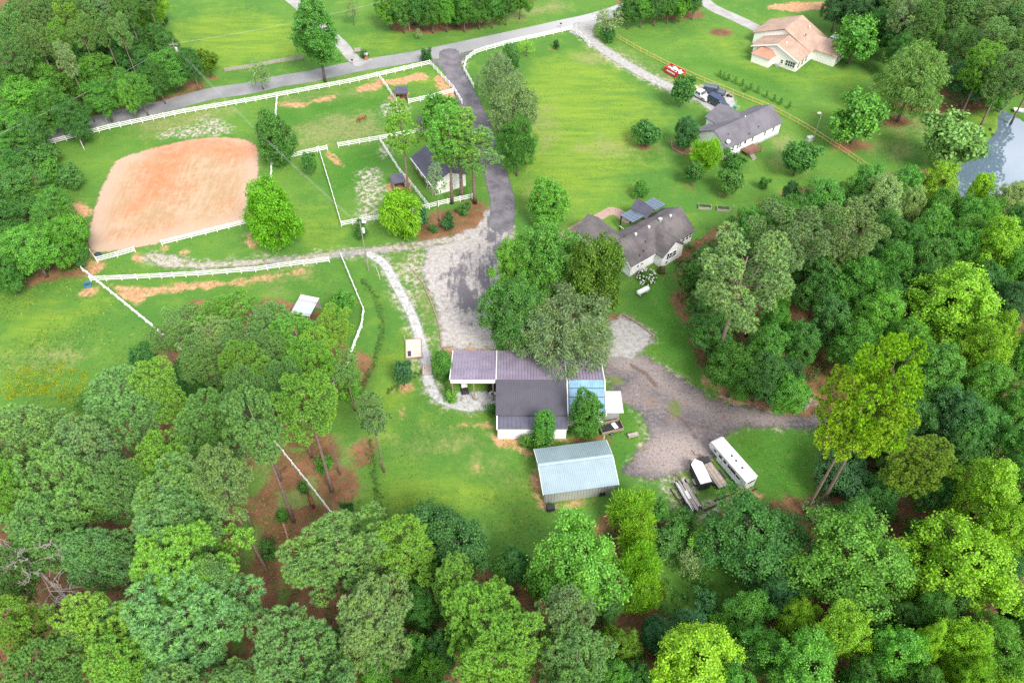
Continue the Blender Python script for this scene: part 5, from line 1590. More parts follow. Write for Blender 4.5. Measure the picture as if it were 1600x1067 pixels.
# ---- stable among the pines
def stable():
    A, B = G(640.5, 246, 3.0), G(674, 290, 3.0)
    rz, L = frame_of(A, B)
    W = 8.2
    h = thing('stable', 'stable with dark roof and white end wall half hidden by pines', 'stable', (A.x, A.y, 0), rz)
    gable_walls(MB(), 0.3, L - 0.3, 0.9, W - 0.4, 0, 2.9, 4.5).build('wall', WHITE, h)
    r = MB()
    slope(r, (0, W / 2, 4.85), (L, W / 2, 4.85), (L, 0, 2.85), (0, 0, 2.85), 0.1, 22, 0.05, 0.04)
    slope(r, (L, W / 2, 4.85), (0, W / 2, 4.85), (0, W, 2.95), (L, W, 2.95), 0.1, 22, 0.05, 0.04)
    r.build('roof', DARKM2, h)
    MB().prism_x([(-0.02, 2.68), (0.1, 2.68), (0.1, 2.9), (-0.02, 2.86)], 0, L).build('eave_trim', VINYL, h)
    for i in range(4):
        x = 0.6 + i * (L - 1.2) / 3
        MB().box(x - 0.08, x + 0.08, 0.15, 0.31, 0, 2.75).build('post', WOOD, h)
    for i in range(3):
        x = 1.9 + i * (L - 2.2) / 3
        d = MB().box(-0.7, 0.7, -0.05, 0.02, 0, 2.1).build('stall_door', WOOD, h, loc=(x, 0.88, 0))
        MB().box(0.5, 0.6, -0.1, -0.05, 1.0, 1.12).build('handle', DSTEEL, d)
    d = MB().box(-0.03, 0.05, -1.3, 1.3, 0, 2.4).build('barn_door', CREAM, h, loc=(L - 0.29, W / 2, 0))
    MB().box(0.05, 0.08, -0.04, 0.04, 0.05, 2.35).build('door_seam', GREYWOOD, d)


def run_in(label, c, zf=2.5, zb=2.1):
    """c: four roof corners in the photograph: back left, back right, front right, front left"""
    P = [G(c[0][0], c[0][1], zb), G(c[1][0], c[1][1], zb), G(c[2][0], c[2][1], zf), G(c[3][0], c[3][1], zf)]
    rz, L = frame_of(P[3], P[2])
    W = max(2.6, ((P[0] - P[3]).length + (P[1] - P[2]).length) / 2)
    h = thing('run_in_shed', label, 'shed', (P[3].x, P[3].y, 0), rz)
    slope(MB(), (0, W, zb), (L, W, zb), (L, 0, zf), (0, 0, zf), 0.08, 9, 0.05, 0.04).build('roof', DARKM2, h)
    w = MB()
    for i in range(int(W / 0.3)):
        pass
    w.box(0.15, L - 0.15, W - 0.22, W - 0.15, 0.1, zb - 0.1)
    w.box(0.12, 0.19, 0.5, W - 0.22, 0.1, 1.5).box(L - 0.19, L - 0.12, 0.5, W - 0.22, 0.1, 1.5)
    w.build('wall', WOOD, h)
    for x in (0.2, L - 0.2):
        for y, z in ((0.3, zf), (W - 0.3, zb)):
            MB().box(x - 0.07, x + 0.07, y - 0.07, y + 0.07, 0, z - 0.08).build('post', GREYWOOD, h)


def shelter():
    P = [G(477, 461, 2.7), G(507.5, 470, 2.7), G(483.5, 495, 2.3), G(454, 489, 2.3)]
    rz, L = frame_of(P[3], P[2])
    W = ((P[0] - P[3]).length + (P[1] - P[2]).length) / 2
    h = thing('pasture_shelter', 'small shelter with white and pale blue striped tin roof at the pine thicket', 'shelter', (P[3].x, P[3].y, 0), rz)
    ro = slope(MB(), (0, W, 2.7), (L, W, 2.7), (L, 0, 2.3), (0, 0, 2.3), 0.06).build('roof', GREYWOOD, h)
    bands = ((0, 0.14, STEEL), (0.14, 0.46, SKYPANEL), (0.46, 0.64, TINROOF), (0.64, 0.78, STEEL), (0.78, 1.0, TINROOF))
    for a, b, m in bands:
        ya, yb = W * a + 0.01, W * b - 0.01
        za, zb = 2.3 + 0.4 * a + 0.03, 2.3 + 0.4 * b + 0.03
        slope(MB(), (0.02, yb, zb), (L - 0.02, yb, zb), (L - 0.02, ya, za), (0.02, ya, za), 0.025, 10, 0.05, 0.025).build('roof_sheet', m, ro)
    for x in (0.15, L - 0.15):
        for y, z in ((0.15, 2.25), (W - 0.15, 2.65)):
            MB().box(x - 0.07, x + 0.07, y - 0.07, y + 0.07, 0, z).build('post', GREYWOOD, h)
    MB().box(0.1, L - 0.1, W - 0.14, W - 0.08, 0.2, 2.5).build('back_wall', GREYWOOD, h)


# ================================================================== FENCES
POST_W = MB().box(-0.07, 0.07, -0.07, 0.07, -0.1, 1.38).add([(-0.09, -0.09, 1.38), (0.09, -0.09, 1.38), (0.09, 0.09, 1.38), (-0.09, 0.09, 1.38), (0, 0, 1.47)],
                                                            [(0, 1, 4), (1, 2, 4), (2, 3, 4), (3, 0, 4), (3, 2, 1, 0)]).mesh('fence_post', VINYL)
RAIL_W = MB().box(-0.5, 0.5, -0.025, 0.025, -0.08, 0.08).mesh('fence_rail', VINYL)
POST_Y = MB().box(-0.06, 0.06, -0.06, 0.06, -0.1, 1.3).mesh('yellow_post', YWOOD)
RAIL_Y = MB().box(-0.5, 0.5, -0.03, 0.03, -0.07, 0.07).mesh('yellow_rail', YWOOD)
POST_D = MB().box(-0.06, 0.06, -0.06, 0.06, -0.1, 1.2).mesh('old_post', GREYWOOD)
RAIL_D = MB().box(-0.5, 0.5, -0.02, 0.02, -0.07, 0.07).mesh('old_rail', GREYWOOD)


def fence(label, pts, style='white', heights=None, spacing=2.44, name=None, world=False):
    P = pts if world else PX(*pts)
    post, rail, hs = {'white': (POST_W, RAIL_W, (0.42, 0.82, 1.22)), 'yellow': (POST_Y, RAIL_Y, (0.35, 1.15)), 'old': (POST_D, RAIL_D, (0.25, 0.45, 0.65, 0.85, 1.05))}[style]
    hs = heights or hs
    nm = name or {'white': 'rail_fence', 'yellow': 'wooden_fence', 'old': 'board_fence'}[style]
    o = thing(nm, label, 'fence', (P[0].x, P[0].y, 0))
    o0 = Vector((P[0].x, P[0].y, 0))
    rnd = random.Random(len(label))
    for i in range(len(P) - 1):
        a, b = Vector((P[i].x, P[i].y, 0)), Vector((P[i + 1].x, P[i + 1].y, 0))
        n = max(1, round((b - a).length / spacing))
        rz = math.atan2(b.y - a.y, b.x - a.x)
        for k in range(n + (1 if i == len(P) - 2 else 0)):
            inst('post', post, o, a.lerp(b, k / n) - o0, rz)
        for k in range(n):
            m = a.lerp(b, (k + 0.5) / n) - o0
            ln = (b - a).length / n
            for z in hs:
                inst('rail', rail, o, (m.x, m.y, z + rnd.uniform(-0.012, 0.012)), 0, (ln, 1, 1), (0, rnd.uniform(-0.004, 0.004), rz))
    return o


def build_fences():
    fence('long white three-rail fence running beside the road above the arena', [(16, 240), (70, 229), (172, 203), (290, 178), (400, 159), (547, 131), (672, 102), (709, 142), (722, 163)])
    fence('white cross fence left of the topmost run-in shed', [(593, 123), (606, 141), (620, 162)])
    fence('short white fence below the topmost run-in shed', [(639, 163), (675, 155), (708, 146)])
    fence('white fence across the paddock behind the stable, right of the gap', [(529, 231), (594, 220), (632, 213), (660, 207), (690, 200)])
    fence('short white fence between the egg-shaped tree and the paddock gap', [(455, 248), (480, 242), (512, 235)])
    fence('white fence running downhill from the road fence past the egg-shaped tree', [(434, 153), (432, 180), (427, 235), (424, 292)])
    fence('white fence down the left side of the lower paddock, then along its bottom', [(499, 237), (517, 296), (534, 354), (602, 342), (655, 330), (700, 319), (738, 311)])
    fence('white diagonal fence between the lower run-in shed and the stable', [(594, 222), (626, 272), (650, 300), (671, 327)])
    fence('white fence along the lower edge of the riding arena', [(254, 384), (322, 367), (393, 349)])
    fence('short white fence at the lower left corner of the riding arena', [(144, 398), (153, 410), (184, 402), (212, 394)])
    fence('white fence along the gravel lane below the arena', [(143, 440), (215, 437), (310, 432), (400, 425), (455, 417), (515, 410)])
    fence('white fence from the lane corner down through the pine wood', [(110, 374), (130, 424), (185, 468), (240, 513), (348, 602), (400, 655), (445, 711), (482, 757), (520, 806)])
    fence('white fence right of the striped shelter, curving into the pines', [(534, 404), (552, 447), (569, 488), (566, 512), (555, 540), (545, 568), (529, 598), (508, 620)])
    fence('white fence curving along the right of the asphalt drive to the road corner', [(740, 138), (733, 125), (725, 111), (729, 96), (742, 86), (760, 80), (800, 69), (850, 58), (893, 48), (907, 59), (920, 72)])
    fence('yellow two-rail wooden fence past the red dumpster and parked cars', [(958, 58), (1000, 82), (1043, 104), (1100, 129), (1160, 154), (1205, 172), (1260, 202), (1310, 234), (1354, 264)], 'yellow', spacing=2.6)
    fence('dark old board fence on the far side of the road by the power pole', [(352, 113), (400, 106), (430, 100), (475, 93)], 'old')
# ================================================================== VEHICLES AND TRAILERS
def car_paint(name, col):
    if name in MATS:
        return MATS[name]
    n = NT(name)
    k = n.bsdf(n.mix(n.noise(0.8, 3, 0.5, n.objpos()), tone(col, 0.85), tone(col, 1.1)), 0.25, 0.1, None, 0.5)
    k.node.inputs['Coat Weight'].default_value = 0.5
    MATS[name] = n.done(k)
    return MATS[name]


def vehicle(name, label, cat, px, heading_px, paint, side, roof, L, W, glass, wheels=(0.2, 0.78), bed=None, wr=0.38, rack=False):
    """side: lower body outline (x fraction, z); roof: cabin outline; glass: (x0, x1) spans of side glass, all along +x = front"""
    c, t = G(*px), G(*heading_px)
    rz = math.atan2(t.y - c.y, t.x - c.x)
    v = thing(name, label, cat, (c.x, c.y, 0), rz)
    x = lambda f: (f - 0.5) * L
    MB().prism_y([(x(f), z) for f, z in side], -W / 2, W / 2).build('body', paint, v, bevel=0.07)
    zc0, zc1 = min(z for _, z in roof), max(z for _, z in roof)
    n = len(roof)
    wt = W / 2 - 0.17
    rv = [(x(f), -(W / 2 - 0.04) if z < zc1 - 0.2 else -wt, z) for f, z in roof] + [(x(f), (W / 2 - 0.04) if z < zc1 - 0.2 else wt, z) for f, z in roof]
    fs = [tuple(range(n)), tuple(range(2 * n - 1, n - 1, -1))] + [(i, n + i, n + (i + 1) % n, (i + 1) % n) for i in range(n)]
    cab = MB().add(rv, fs).build('cabin', paint, v, bevel=0.05)
    zg0, zg1 = zc0 + 0.05, zc1 - 0.13
    for a, b in glass:
        for s in (-1, 1):
            y0, y1 = s * (W / 2 - 0.015), s * (wt + 0.012)
            MB().add([(x(a), y0, zg0), (x(b), y0, zg0), (x(b) - 0.12, y1, zg1), (x(a) + 0.04, y1, zg1)], [(0, 1, 2, 3)]).build('window', GLASS, cab)
    f0, f1 = roof[-1], roof[-2]     # windscreen edge: last two points of the outline, front bottom then front top
    for (pb, pt, sgn) in ((roof[-1], roof[-2], 1), (roof[0], roof[1], -1)):
        d = 0.025 * sgn
        yb, yt = W / 2 - 0.14, wt - 0.08
        A, B_ = Vector((x(pb[0]), 0, pb[1])), Vector((x(pt[0]), 0, pt[1]))
        lo, hi = A.lerp(B_, 0.12), A.lerp(B_, 0.86)
        MB().add([(lo.x + d, -yb, lo.z), (lo.x + d, yb, lo.z), (hi.x + d, yt, hi.z), (hi.x + d, -yt, hi.z)], [(0, 1, 2, 3)]).build('windscreen' if sgn > 0 else 'rear_window', GLASS, cab)
    for f in wheels:
        for s in (-1, 1):
            wheel(v, x(f), s * (W / 2 - 0.10), wr, wr, 0.25)
    for s in (-1, 1):
        MB().box(L / 2 - 0.03, L / 2 + 0.03, s * W * 0.36 - 0.16, s * W * 0.36 + 0.16, side[-1][1] * 0.62, side[-1][1] * 0.62 + 0.18).build('headlight', VINYL, v)
        MB().box(-L / 2 - 0.03, -L / 2 + 0.03, s * W * 0.40 - 0.1, s * W * 0.40 + 0.1, 0.75, 1.05).build('tail_light', M('red_lens', (0.4, 0.02, 0.02), 0.3), v)
        MB().box(x(0.66) - 0.08, x(0.66) + 0.08, s * (W / 2 + 0.02), s * (W / 2 + 0.2), zc0 + 0.05, zc0 + 0.25).build('mirror', paint, v)
    MB().box(L / 2 - 0.02, L / 2 + 0.10, -W / 2 + 0.08, W / 2 - 0.08, 0.35, 0.6).box(-L / 2 - 0.1, -L / 2 + 0.02, -W / 2 + 0.08, W / 2 - 0.08, 0.35, 0.6).build('bumper', DSTEEL if cat != 'pickup' else GALV, v)
    if bed:
        a, b = x(bed[0]), x(bed[1])
        MB().box(a, b, -W / 2 + 0.12, W / 2 - 0.12, side[1][1], side[1][1] + 0.012).build('bed_liner', DSTEEL, v)
    if rack:
        r = MB()
        for s in (-1, 1):
            r.tube([(x(0.12), s * (wt - 0.1), zc1 + 0.08), (x(0.62), s * (wt - 0.1), zc1 + 0.08)], 0.025, 5)
        for f in (0.2, 0.4, 0.58):
            r.tube([(x(f), -wt + 0.1, zc1 + 0.08), (x(f), wt - 0.1, zc1 + 0.08)], 0.025, 5)
        r.build('roof_rack', GALV, v)
    return v


def frame_root(name, label, cat, rear, front, zref=0.0):
    """root at the rear middle, +x towards the front"""
    a, b = rear, front
    rz, L = frame_of(a, b)
    return thing(name, label, cat, (a.x, a.y, 0), rz), L


def mid(p, q):
    return (p + q) / 2


def build_vehicles():
    white, navy, slate = car_paint('white_car_paint', (0.72, 0.72, 0.72)), car_paint('navy_car_paint', (0.030, 0.042, 0.105)), car_paint('slate_car_paint', (0.075, 0.095, 0.135))
    vehicle('pickup_truck', 'white pickup truck parked in front of the dark blue van', 'pickup', (1093, 152), (1106, 159), white,
            [(0, 0.4), (0, 1.05), (0.55, 1.08), (0.78, 1.10), (0.98, 1.0), (1.0, 0.4)], [(0.34, 1.05), (0.36, 1.82), (0.60, 1.84), (0.70, 1.08)], 5.4, 1.95, ((0.37, 0.48), (0.49, 0.64)), (0.18, 0.80), (0.02, 0.33), 0.42)
    vehicle('estate_car', 'slate-blue long sports utility vehicle beside the yellow fence', 'SUV', (1115, 146), (1128, 148.5), slate,
            [(0, 0.4), (0, 1.0), (0.7, 1.05), (0.98, 0.98), (1.0, 0.4)], [(0.01, 1.0), (0.03, 1.82), (0.60, 1.86), (0.70, 1.04)], 5.3, 2.0, ((0.04, 0.22), (0.24, 0.42), (0.44, 0.63)), (0.2, 0.80), None, 0.4, True)
    vehicle('passenger_van', 'dark navy van parked nearest the grey-roofed house', 'van', (1121, 165), (1132, 171), navy,
            [(0, 0.4), (0, 1.1), (0.8, 1.12), (0.98, 1.0), (1.0, 0.4)], [(0.0, 1.08), (0.02, 2.1), (0.66, 2.12), (0.82, 1.1)], 5.3, 2.05, ((0.05, 0.24), (0.27, 0.45), (0.5, 0.7)), (0.2, 0.8), None, 0.38)
    vehicle('white_car', 'white car half hidden at the right end of the peach-roofed house', 'car', (1304, 64), (1310, 60), white,
            [(0, 0.35), (0, 0.9), (0.7, 0.92), (0.98, 0.82), (1.0, 0.35)], [(0.1, 0.9), (0.22, 1.42), (0.55, 1.45), (0.72, 0.92)], 4.6, 1.8, ((0.2, 0.4), (0.42, 0.62)), (0.2, 0.8), None, 0.33)

    # ---- gooseneck horse trailer
    HT = M('trailer_white', (0.74, 0.76, 0.78), 0.35, 0.1, 0.06, 0.8)
    HR = M('trailer_roof_white', (0.70, 0.69, 0.66), 0.5, 0, 0.10, 1.2)
    rear, front = G(1168, 765), G(1117, 706)
    t, L = frame_root('horse_trailer', 'long white gooseneck horse trailer with dark side windows on the lawn edge', 'trailer', rear, front)
    L += 0.6
    W = 2.1
    nose = 2.0
    prof = [(0, 0.45), (L - nose, 0.45), (L - nose, 1.25), (L - 0.25, 1.35), (L + 0.1, 1.7), (L, 2.65), (L - 0.3, 2.85), (0, 2.85)]
    MB().prism_y(prof, -W / 2, W / 2).build('body', HT, t, bevel=0.08)
    MB().prism_y([(-0.05, 2.84), (L - 0.35, 2.84), (L - 0.05, 2.72), (L - 0.4, 2.95), (-0.05, 2.95)], -W / 2 - 0.04, W / 2 + 0.04).build('roof', HR, t, bevel=0.04)
    for i, (x0, w, h) in enumerate(((1.2, 0.8, 0.35), (2.2, 1.0, 0.55), (3.3, 0.55, 0.5), (4.3, 0.55, 0.5), (5.3, 0.55, 0.5), (6.6, 0.5, 0.35))):
        for s in (-1, 1):
            f = MB().box(x0 - 0.05, x0 + w + 0.05, s * (W / 2) - 0.03, s * (W / 2) + 0.03, 1.85, 1.95 + h).build('window', GALV, t)
            MB().box(x0, x0 + w, s * (W / 2) - 0.045, s * (W / 2) + 0.045, 1.9, 1.9 + h).build('pane', BLACK, f)
    for s in (-1, 1):
        for x0 in (3.0, 4.05, 5.1):
            MB().box(x0, x0 + 0.03, s * W / 2 - 0.02, s * W / 2 + 0.02, 0.55, 1.8).build('door_seam', STEEL, t)
        MB().box(1.0, 3.2, s * (W / 2 + 0.0) - 0.16, s * (W / 2 + 0.0) + 0.16, 0.78, 0.86).build('fender', GALV, t, bevel=0.02)
        for x0 in (1.5, 2.5):
            wheel(t, x0, s * (W / 2 - 0.05), 0.36, 0.36, 0.22)
    for x0 in (2.0, 3.4, 4.4):
        MB().box(x0, x0 + 0.3, -0.15, 0.15, 2.95, 3.03).build('roof_vent', DSTEEL, t)
    MB().box(-0.06, 0.0, -W / 2 + 0.12, -0.03, 0.6, 2.6).box(-0.06, 0.0, 0.03, W / 2 - 0.12, 0.6, 2.6).build('rear_door', HT, t)
    MB().box(-0.08, -0.05, -0.7, 0.7, 2.1, 2.5).build('rear_window', BLACK, t)
    MB().tube([(L - 0.4, 0, 1.3), (L - 0.4, 0, 0.05)], 0.07, 6).build('hitch_leg', DSTEEL, t)

    # ---- enclosed cargo trailer, black sides, white V-nose roof
    rear, front = mid(G(1096, 756, 2.25), G(1111, 752, 2.25)), G(1085.5, 717, 2.25)
    t, L = frame_root('cargo_trailer', 'enclosed cargo trailer with dark sides and white pointed roof', 'trailer', rear, front)
    W = 1.75
    nx = L - 0.75
    plan = [(0, -W / 2), (nx, -W / 2), (L, 0), (nx, W / 2), (0, W / 2)]
    MB().slab([(x, y, 2.2) for x, y in plan], 1.75).build('body', DSTEEL, t)
    MB().slab([(x - 0.02 if x == 0 else x, y * 1.02, 2.27) for x, y in plan], 0.06).build('roof', HR, t)
    MB().box(0.9, 1.3, -0.2, 0.2, 2.27, 2.36).build('roof_vent', VINYL, t)
    MB().tube([(nx, -0.5, 0.45), (L + 1.2, 0, 0.42)], 0.05, 6).tube([(nx, 0.5, 0.45), (L + 1.2, 0, 0.42)], 0.05, 6).build('tongue', BLACK, t)
    for s in (-1, 1):
        MB().box(0.9, 1.9, s * (W / 2 + 0.14) - 0.14, s * (W / 2 + 0.14) + 0.14, 0.72, 0.78).build('fender', GALV, t)
        wheel(t, 1.4, s * (W / 2 + 0.13), 0.33, 0.33, 0.2)
    MB().box(-0.05, 0.0, -W / 2 + 0.08, W / 2 - 0.08, 0.55, 2.05).build('ramp_door', DSTEEL, t)

    # ---- flatbed with wooden deck
    rear, front = mid(G(1137, 757, .8), G(1125, 763, .8)), mid(G(1100, 725, .8), G(1109, 722, .8))
    t, L = frame_root('flatbed_trailer', 'flatbed trailer with brown plank deck between the cargo and horse trailers', 'trailer', rear, front)
    W = 1.6
    MB().box(0, L, -W / 2 - 0.1, -W / 2, 0.5, 0.82).box(0, L, W / 2, W / 2 + 0.1, 0.5, 0.82).box(L, L + 0.1, -W / 2, W / 2, 0.5, 1.0).box(-0.1, 0, -W / 2, W / 2, 0.5, 0.85).build('frame', DSTEEL, t)
    for i in range(8):
        y = -W / 2 + W * i / 8
        MB().box(0.01, L - 0.01, y + 0.012, y + W / 8 - 0.012, 0.68, 0.76).build('plank', GREYWOOD if i % 3 else WOOD, t)
    MB().box(L + 0.15, L + 0.95, -0.75, 0.55, 0.55, 1.05).build('toolbox', DSTEEL, t, bevel=0.04)
    MB().tube([(L, -0.6, 0.55), (L + 2.0, 0, 0.5)], 0.06, 6).tube([(L, 0.6, 0.55), (L + 2.0, 0, 0.5)], 0.06, 6).build('tongue', RUST, t)
    for s in (-1, 1):
        MB().box(1.0, 2.7, s * (W / 2 + 0.24) - 0.13, s * (W / 2 + 0.24) + 0.13, 0.78, 0.84).build('fender', DSTEEL, t)
        for x0 in (1.45, 2.25):
            wheel(t, x0, s * (W / 2 + 0.23), 0.33, 0.33, 0.2)

    # ---- trailer loaded with grey lumber
    rear, front = mid(G(1095, 791, 1), G(1083, 800, 1)), mid(G(1055, 752, 1), G(1070, 748, 1))
    t, L = frame_root('lumber_trailer', 'open trailer piled with long grey boards left of the cargo trailer', 'trailer', rear, front)
    W = 1.7
    MB().box(0, L, -W / 2, W / 2, 0.55, 0.66).box(0, L, -W / 2 - 0.08, -W / 2, 0.55, 0.9).box(0, L, W / 2, W / 2 + 0.08, 0.55, 0.9).build('bed', DSTEEL, t)
    rnd = random.Random(5)
    for i in range(11):
        y = -W / 2 + 0.1 + (W - 0.2) * i / 10
        z = 0.68 + rnd.choice((0, 0.08, 0.16))
        l = rnd.uniform(0.75, 1.05) * L
        x0 = rnd.uniform(-0.3, L - l + 0.3)
        o = MB().obox((0, 0, 0.06), (l, rnd.uniform(0.12, 0.2), 0.09)).build('board', rnd.choice((GREYWOOD, GREYWOOD, BLOCK, TINROOF)), t, loc=(x0 + l / 2, y, z))
        o.rotation_euler = (0, 0, rnd.uniform(-0.03, 0.03))
    MB().box(1.9, 3.3, -0.1, 0.35, 0.95, 1.05).build('metal_sheet', TINROOF, t)
    MB().tube([(L, -0.6, 0.6), (L + 1.5, 0, 0.55)], 0.05, 6).tube([(L, 0.6, 0.6), (L + 1.5, 0, 0.55)], 0.05, 6).tube([(L + 1.4, 0, 0.1), (L + 1.4, 0, 1.0)], 0.04, 6).build('tongue', RUST, t)
    for s in (-1, 1):
        for x0 in (1.4, 2.2):
            wheel(t, x0, s * (W / 2 + 0.2), 0.34, 0.34, 0.2)

    # ---- small dump trailer by the barn
    A, B = G(940, 683), G(974, 675)
    rz, L = frame_of(A, B)
    t = thing('utility_trailer', 'open wooden-sided trailer with black tarp beside the barn lean-to', 'trailer', (A.x, A.y, 0), rz)
    W = 1.9
    MB().box(0.05, L - 0.05, 0.05, W - 0.05, 0.5, 0.6).build('bed', DSTEEL, t)
    for x0, x1, y0, y1 in ((0, L, 0, 0.08), (0, L, W - 0.08, W), (0, 0.08, 0.09, W - 0.09), (L - 0.08, L, 0.09, W - 0.09)):
        MB().box(x0, x1, y0, y1, 0.5, 1.1).build('side_board', WOOD, t)
    MB().box(0.5, 2.2, 0.35, W - 0.4, 0.61, 0.72).build('tarp', BLACK, t, bevel=0.04)
    o = MB().box(-0.35, 0.35, -0.55, 0.55, 0, 0.06).build('white_board', VINYL, t, loc=(2.45, 1.0, 0.78))
    o.rotation_euler = (0.1, 0.15, 0.3)
    for y in (-0.02, W + 0.02):
        wheel(t, L * 0.45, y, 0.33, 0.33, 0.2)
    A, B = G(982, 686), G(998, 682)
    rz, L = frame_of(A, B)
    t = thing('feed_trough', 'grey wooden trough on the grass right of the wooden-sided trailer', 'trough', (A.x, A.y, 0), rz)
    MB().box(0, L, 0, 0.06, 0.2, 0.6).box(0, L, 0.55, 0.61, 0.2, 0.6).box(0, 0.06, 0.06, 0.55, 0.2, 0.6).box(L - 0.06, L, 0.06, 0.55, 0.2, 0.6).build('sides', GREYWOOD, t)
    MB().box(0.02, L - 0.02, 0.02, 0.59, 0.2, 0.48).build('bottom', GREYWOOD, t)
    for x in (0.1, L - 0.1):
        MB().box(x - 0.06, x + 0.06, 0.02, 0.6, 0, 0.22).build('leg', WOOD, t)

    # ---- red roll-off dumpster full of white debris
    A, B = G(1037, 113), G(1057, 124)
    rz, L = frame_of(A, B)
    L = 5.0
    W = 2.3
    red = M('red_dumpster_paint', (0.52, 0.055, 0.045), 0.5, 0, 0.15, 1.2)
    t = thing('dumpster', 'red roll-off dumpster heaped with white debris by the crushed-stone driveway', 'dumpster', (A.x, A.y, 0), rz)
    s = MB()
    s.box(0, L, 0, 0.07, 0.15, 1.5).box(0, L, W - 0.07, W, 0.15, 1.5).box(0, 0.07, 0.07, W - 0.07, 0.15, 1.5).box(L - 0.07, L, 0.07, W - 0.07, 0.15, 1.5).box(0.07, L - 0.07, 0.07, W - 0.07, 0.15, 0.25)
    s.build('container', red, t)
    for i in range(9):
        MB().box(0.25 + i * 0.55, 0.35 + i * 0.55, -0.06, -0.002, 0.2, 1.48).build('rib', red, t)
    MB().box(-0.04, L + 0.04, -0.08, 0.1, 1.5, 1.6).box(-0.04, L + 0.04, W - 0.1, W + 0.08, 1.5, 1.6).build('top_rail', red, t)
    for i, (x0, w) in enumerate(((0.9, 0.35), (1.35, 0.3), (1.75, 0.45), (2.3, 0.3), (2.7, 0.4), (3.2, 0.3))):
        MB().box(x0, x0 + w, -0.075, -0.062, 0.75, 1.15).build('white_lettering', VINYL, t)
    rnd = random.Random(3)
    d = MB()
    for i in range(26):
        d.obox((rnd.uniform(0.6, L - 0.6), rnd.uniform(0.4, W - 0.4), rnd.uniform(1.0, 1.6)), (rnd.uniform(0.4, 1.3), rnd.uniform(0.3, 0.8), rnd.uniform(0.05, 0.2)), rnd.uniform(0, 3), rnd.choice((0, 0, 0, 1)), rnd.uniform(-0.3, 0.3))
    o = d.build('debris', [VINYL, DSTEEL], t)
    o['kind'] = 'stuff'
    MB().box(0.1, L - 0.1, 0.1, W - 0.1, 0.3, 1.0).build('fill', WOOD, t)


# ================================================================== POLES, WIRES, SMALL THINGS
POLEWOOD = M('grey_pole_wood', (0.27, 0.235, 0.21), 0.9, 0, 0.25, 2)


def height_to(p, vtop):
    lo, hi = 0.1, 40.0
    for _ in range(40):
        m = (lo + hi) / 2
        if proj((p.x, p.y, m))[1] > vtop:
            lo = m
        else:
            hi = m
    return lo


def pole(name, label, u, v, vtop, r=0.14, mat=None, arm=False, can=False, lamp=0):
    p = G(u, v)
    h = height_to(p, vtop)
    t = thing(name, label, 'pole', (p.x, p.y, 0))
    MB().tube([(0, 0, -0.2), (0, 0, h * 0.5), (0, 0, h)], [r, r * 0.85, r * 0.7], 8).build('shaft', mat or POLEWOOD, t)
    if arm:
        MB().box(-1.1, 1.1, -0.06, 0.06, h - 0.7, h - 0.56).build('cross_arm', POLEWOOD, t)
        for x in (-1.0, 0.0, 1.0):
            MB().tube([(x, 0, h - 0.56), (x, 0, h - 0.36)], 0.05, 6).build('insulator', GALV, t)
    if can:
        MB().tube([(0.38, -0.1, h - 2.3), (0.38, -0.1, h - 1.4)], 0.27, 10).tube([(0.38, -0.1, h - 1.4), (0.38, -0.1, h - 1.2)], [0.2, 0.06], 8).build('transformer', TINROOF, t)
    if lamp:
        MB().tube([(0, 0, h - 0.1), (lamp, -0.2, h + 0.15)], 0.045, 6).build('lamp_arm', GALV, t)
        MB().box(lamp - 0.35, lamp + 0.35, -0.4, 0.0, h + 0.1, h + 0.24).build('lamp_head', VINYL, t, bevel=0.04)
    return Vector((p.x, p.y, h))


def wire(label, pts, sag=1.2, r=0.017, group=None):
    mb = MB()
    for a, b in zip(pts[:-1], pts[1:]):
        a, b = Vector(a), Vector(b)
        path = [a.lerp(b, k / 14) - Vector((0, 0, sag * 4 * (k / 14) * (1 - k / 14))) for k in range(15)]
        mb.tube(path, r, 4)
    o = mb.build('overhead_wire', M('wire_metal', (0.50, 0.50, 0.50), 0.5), None)
    tag(o, label, 'wire', group)


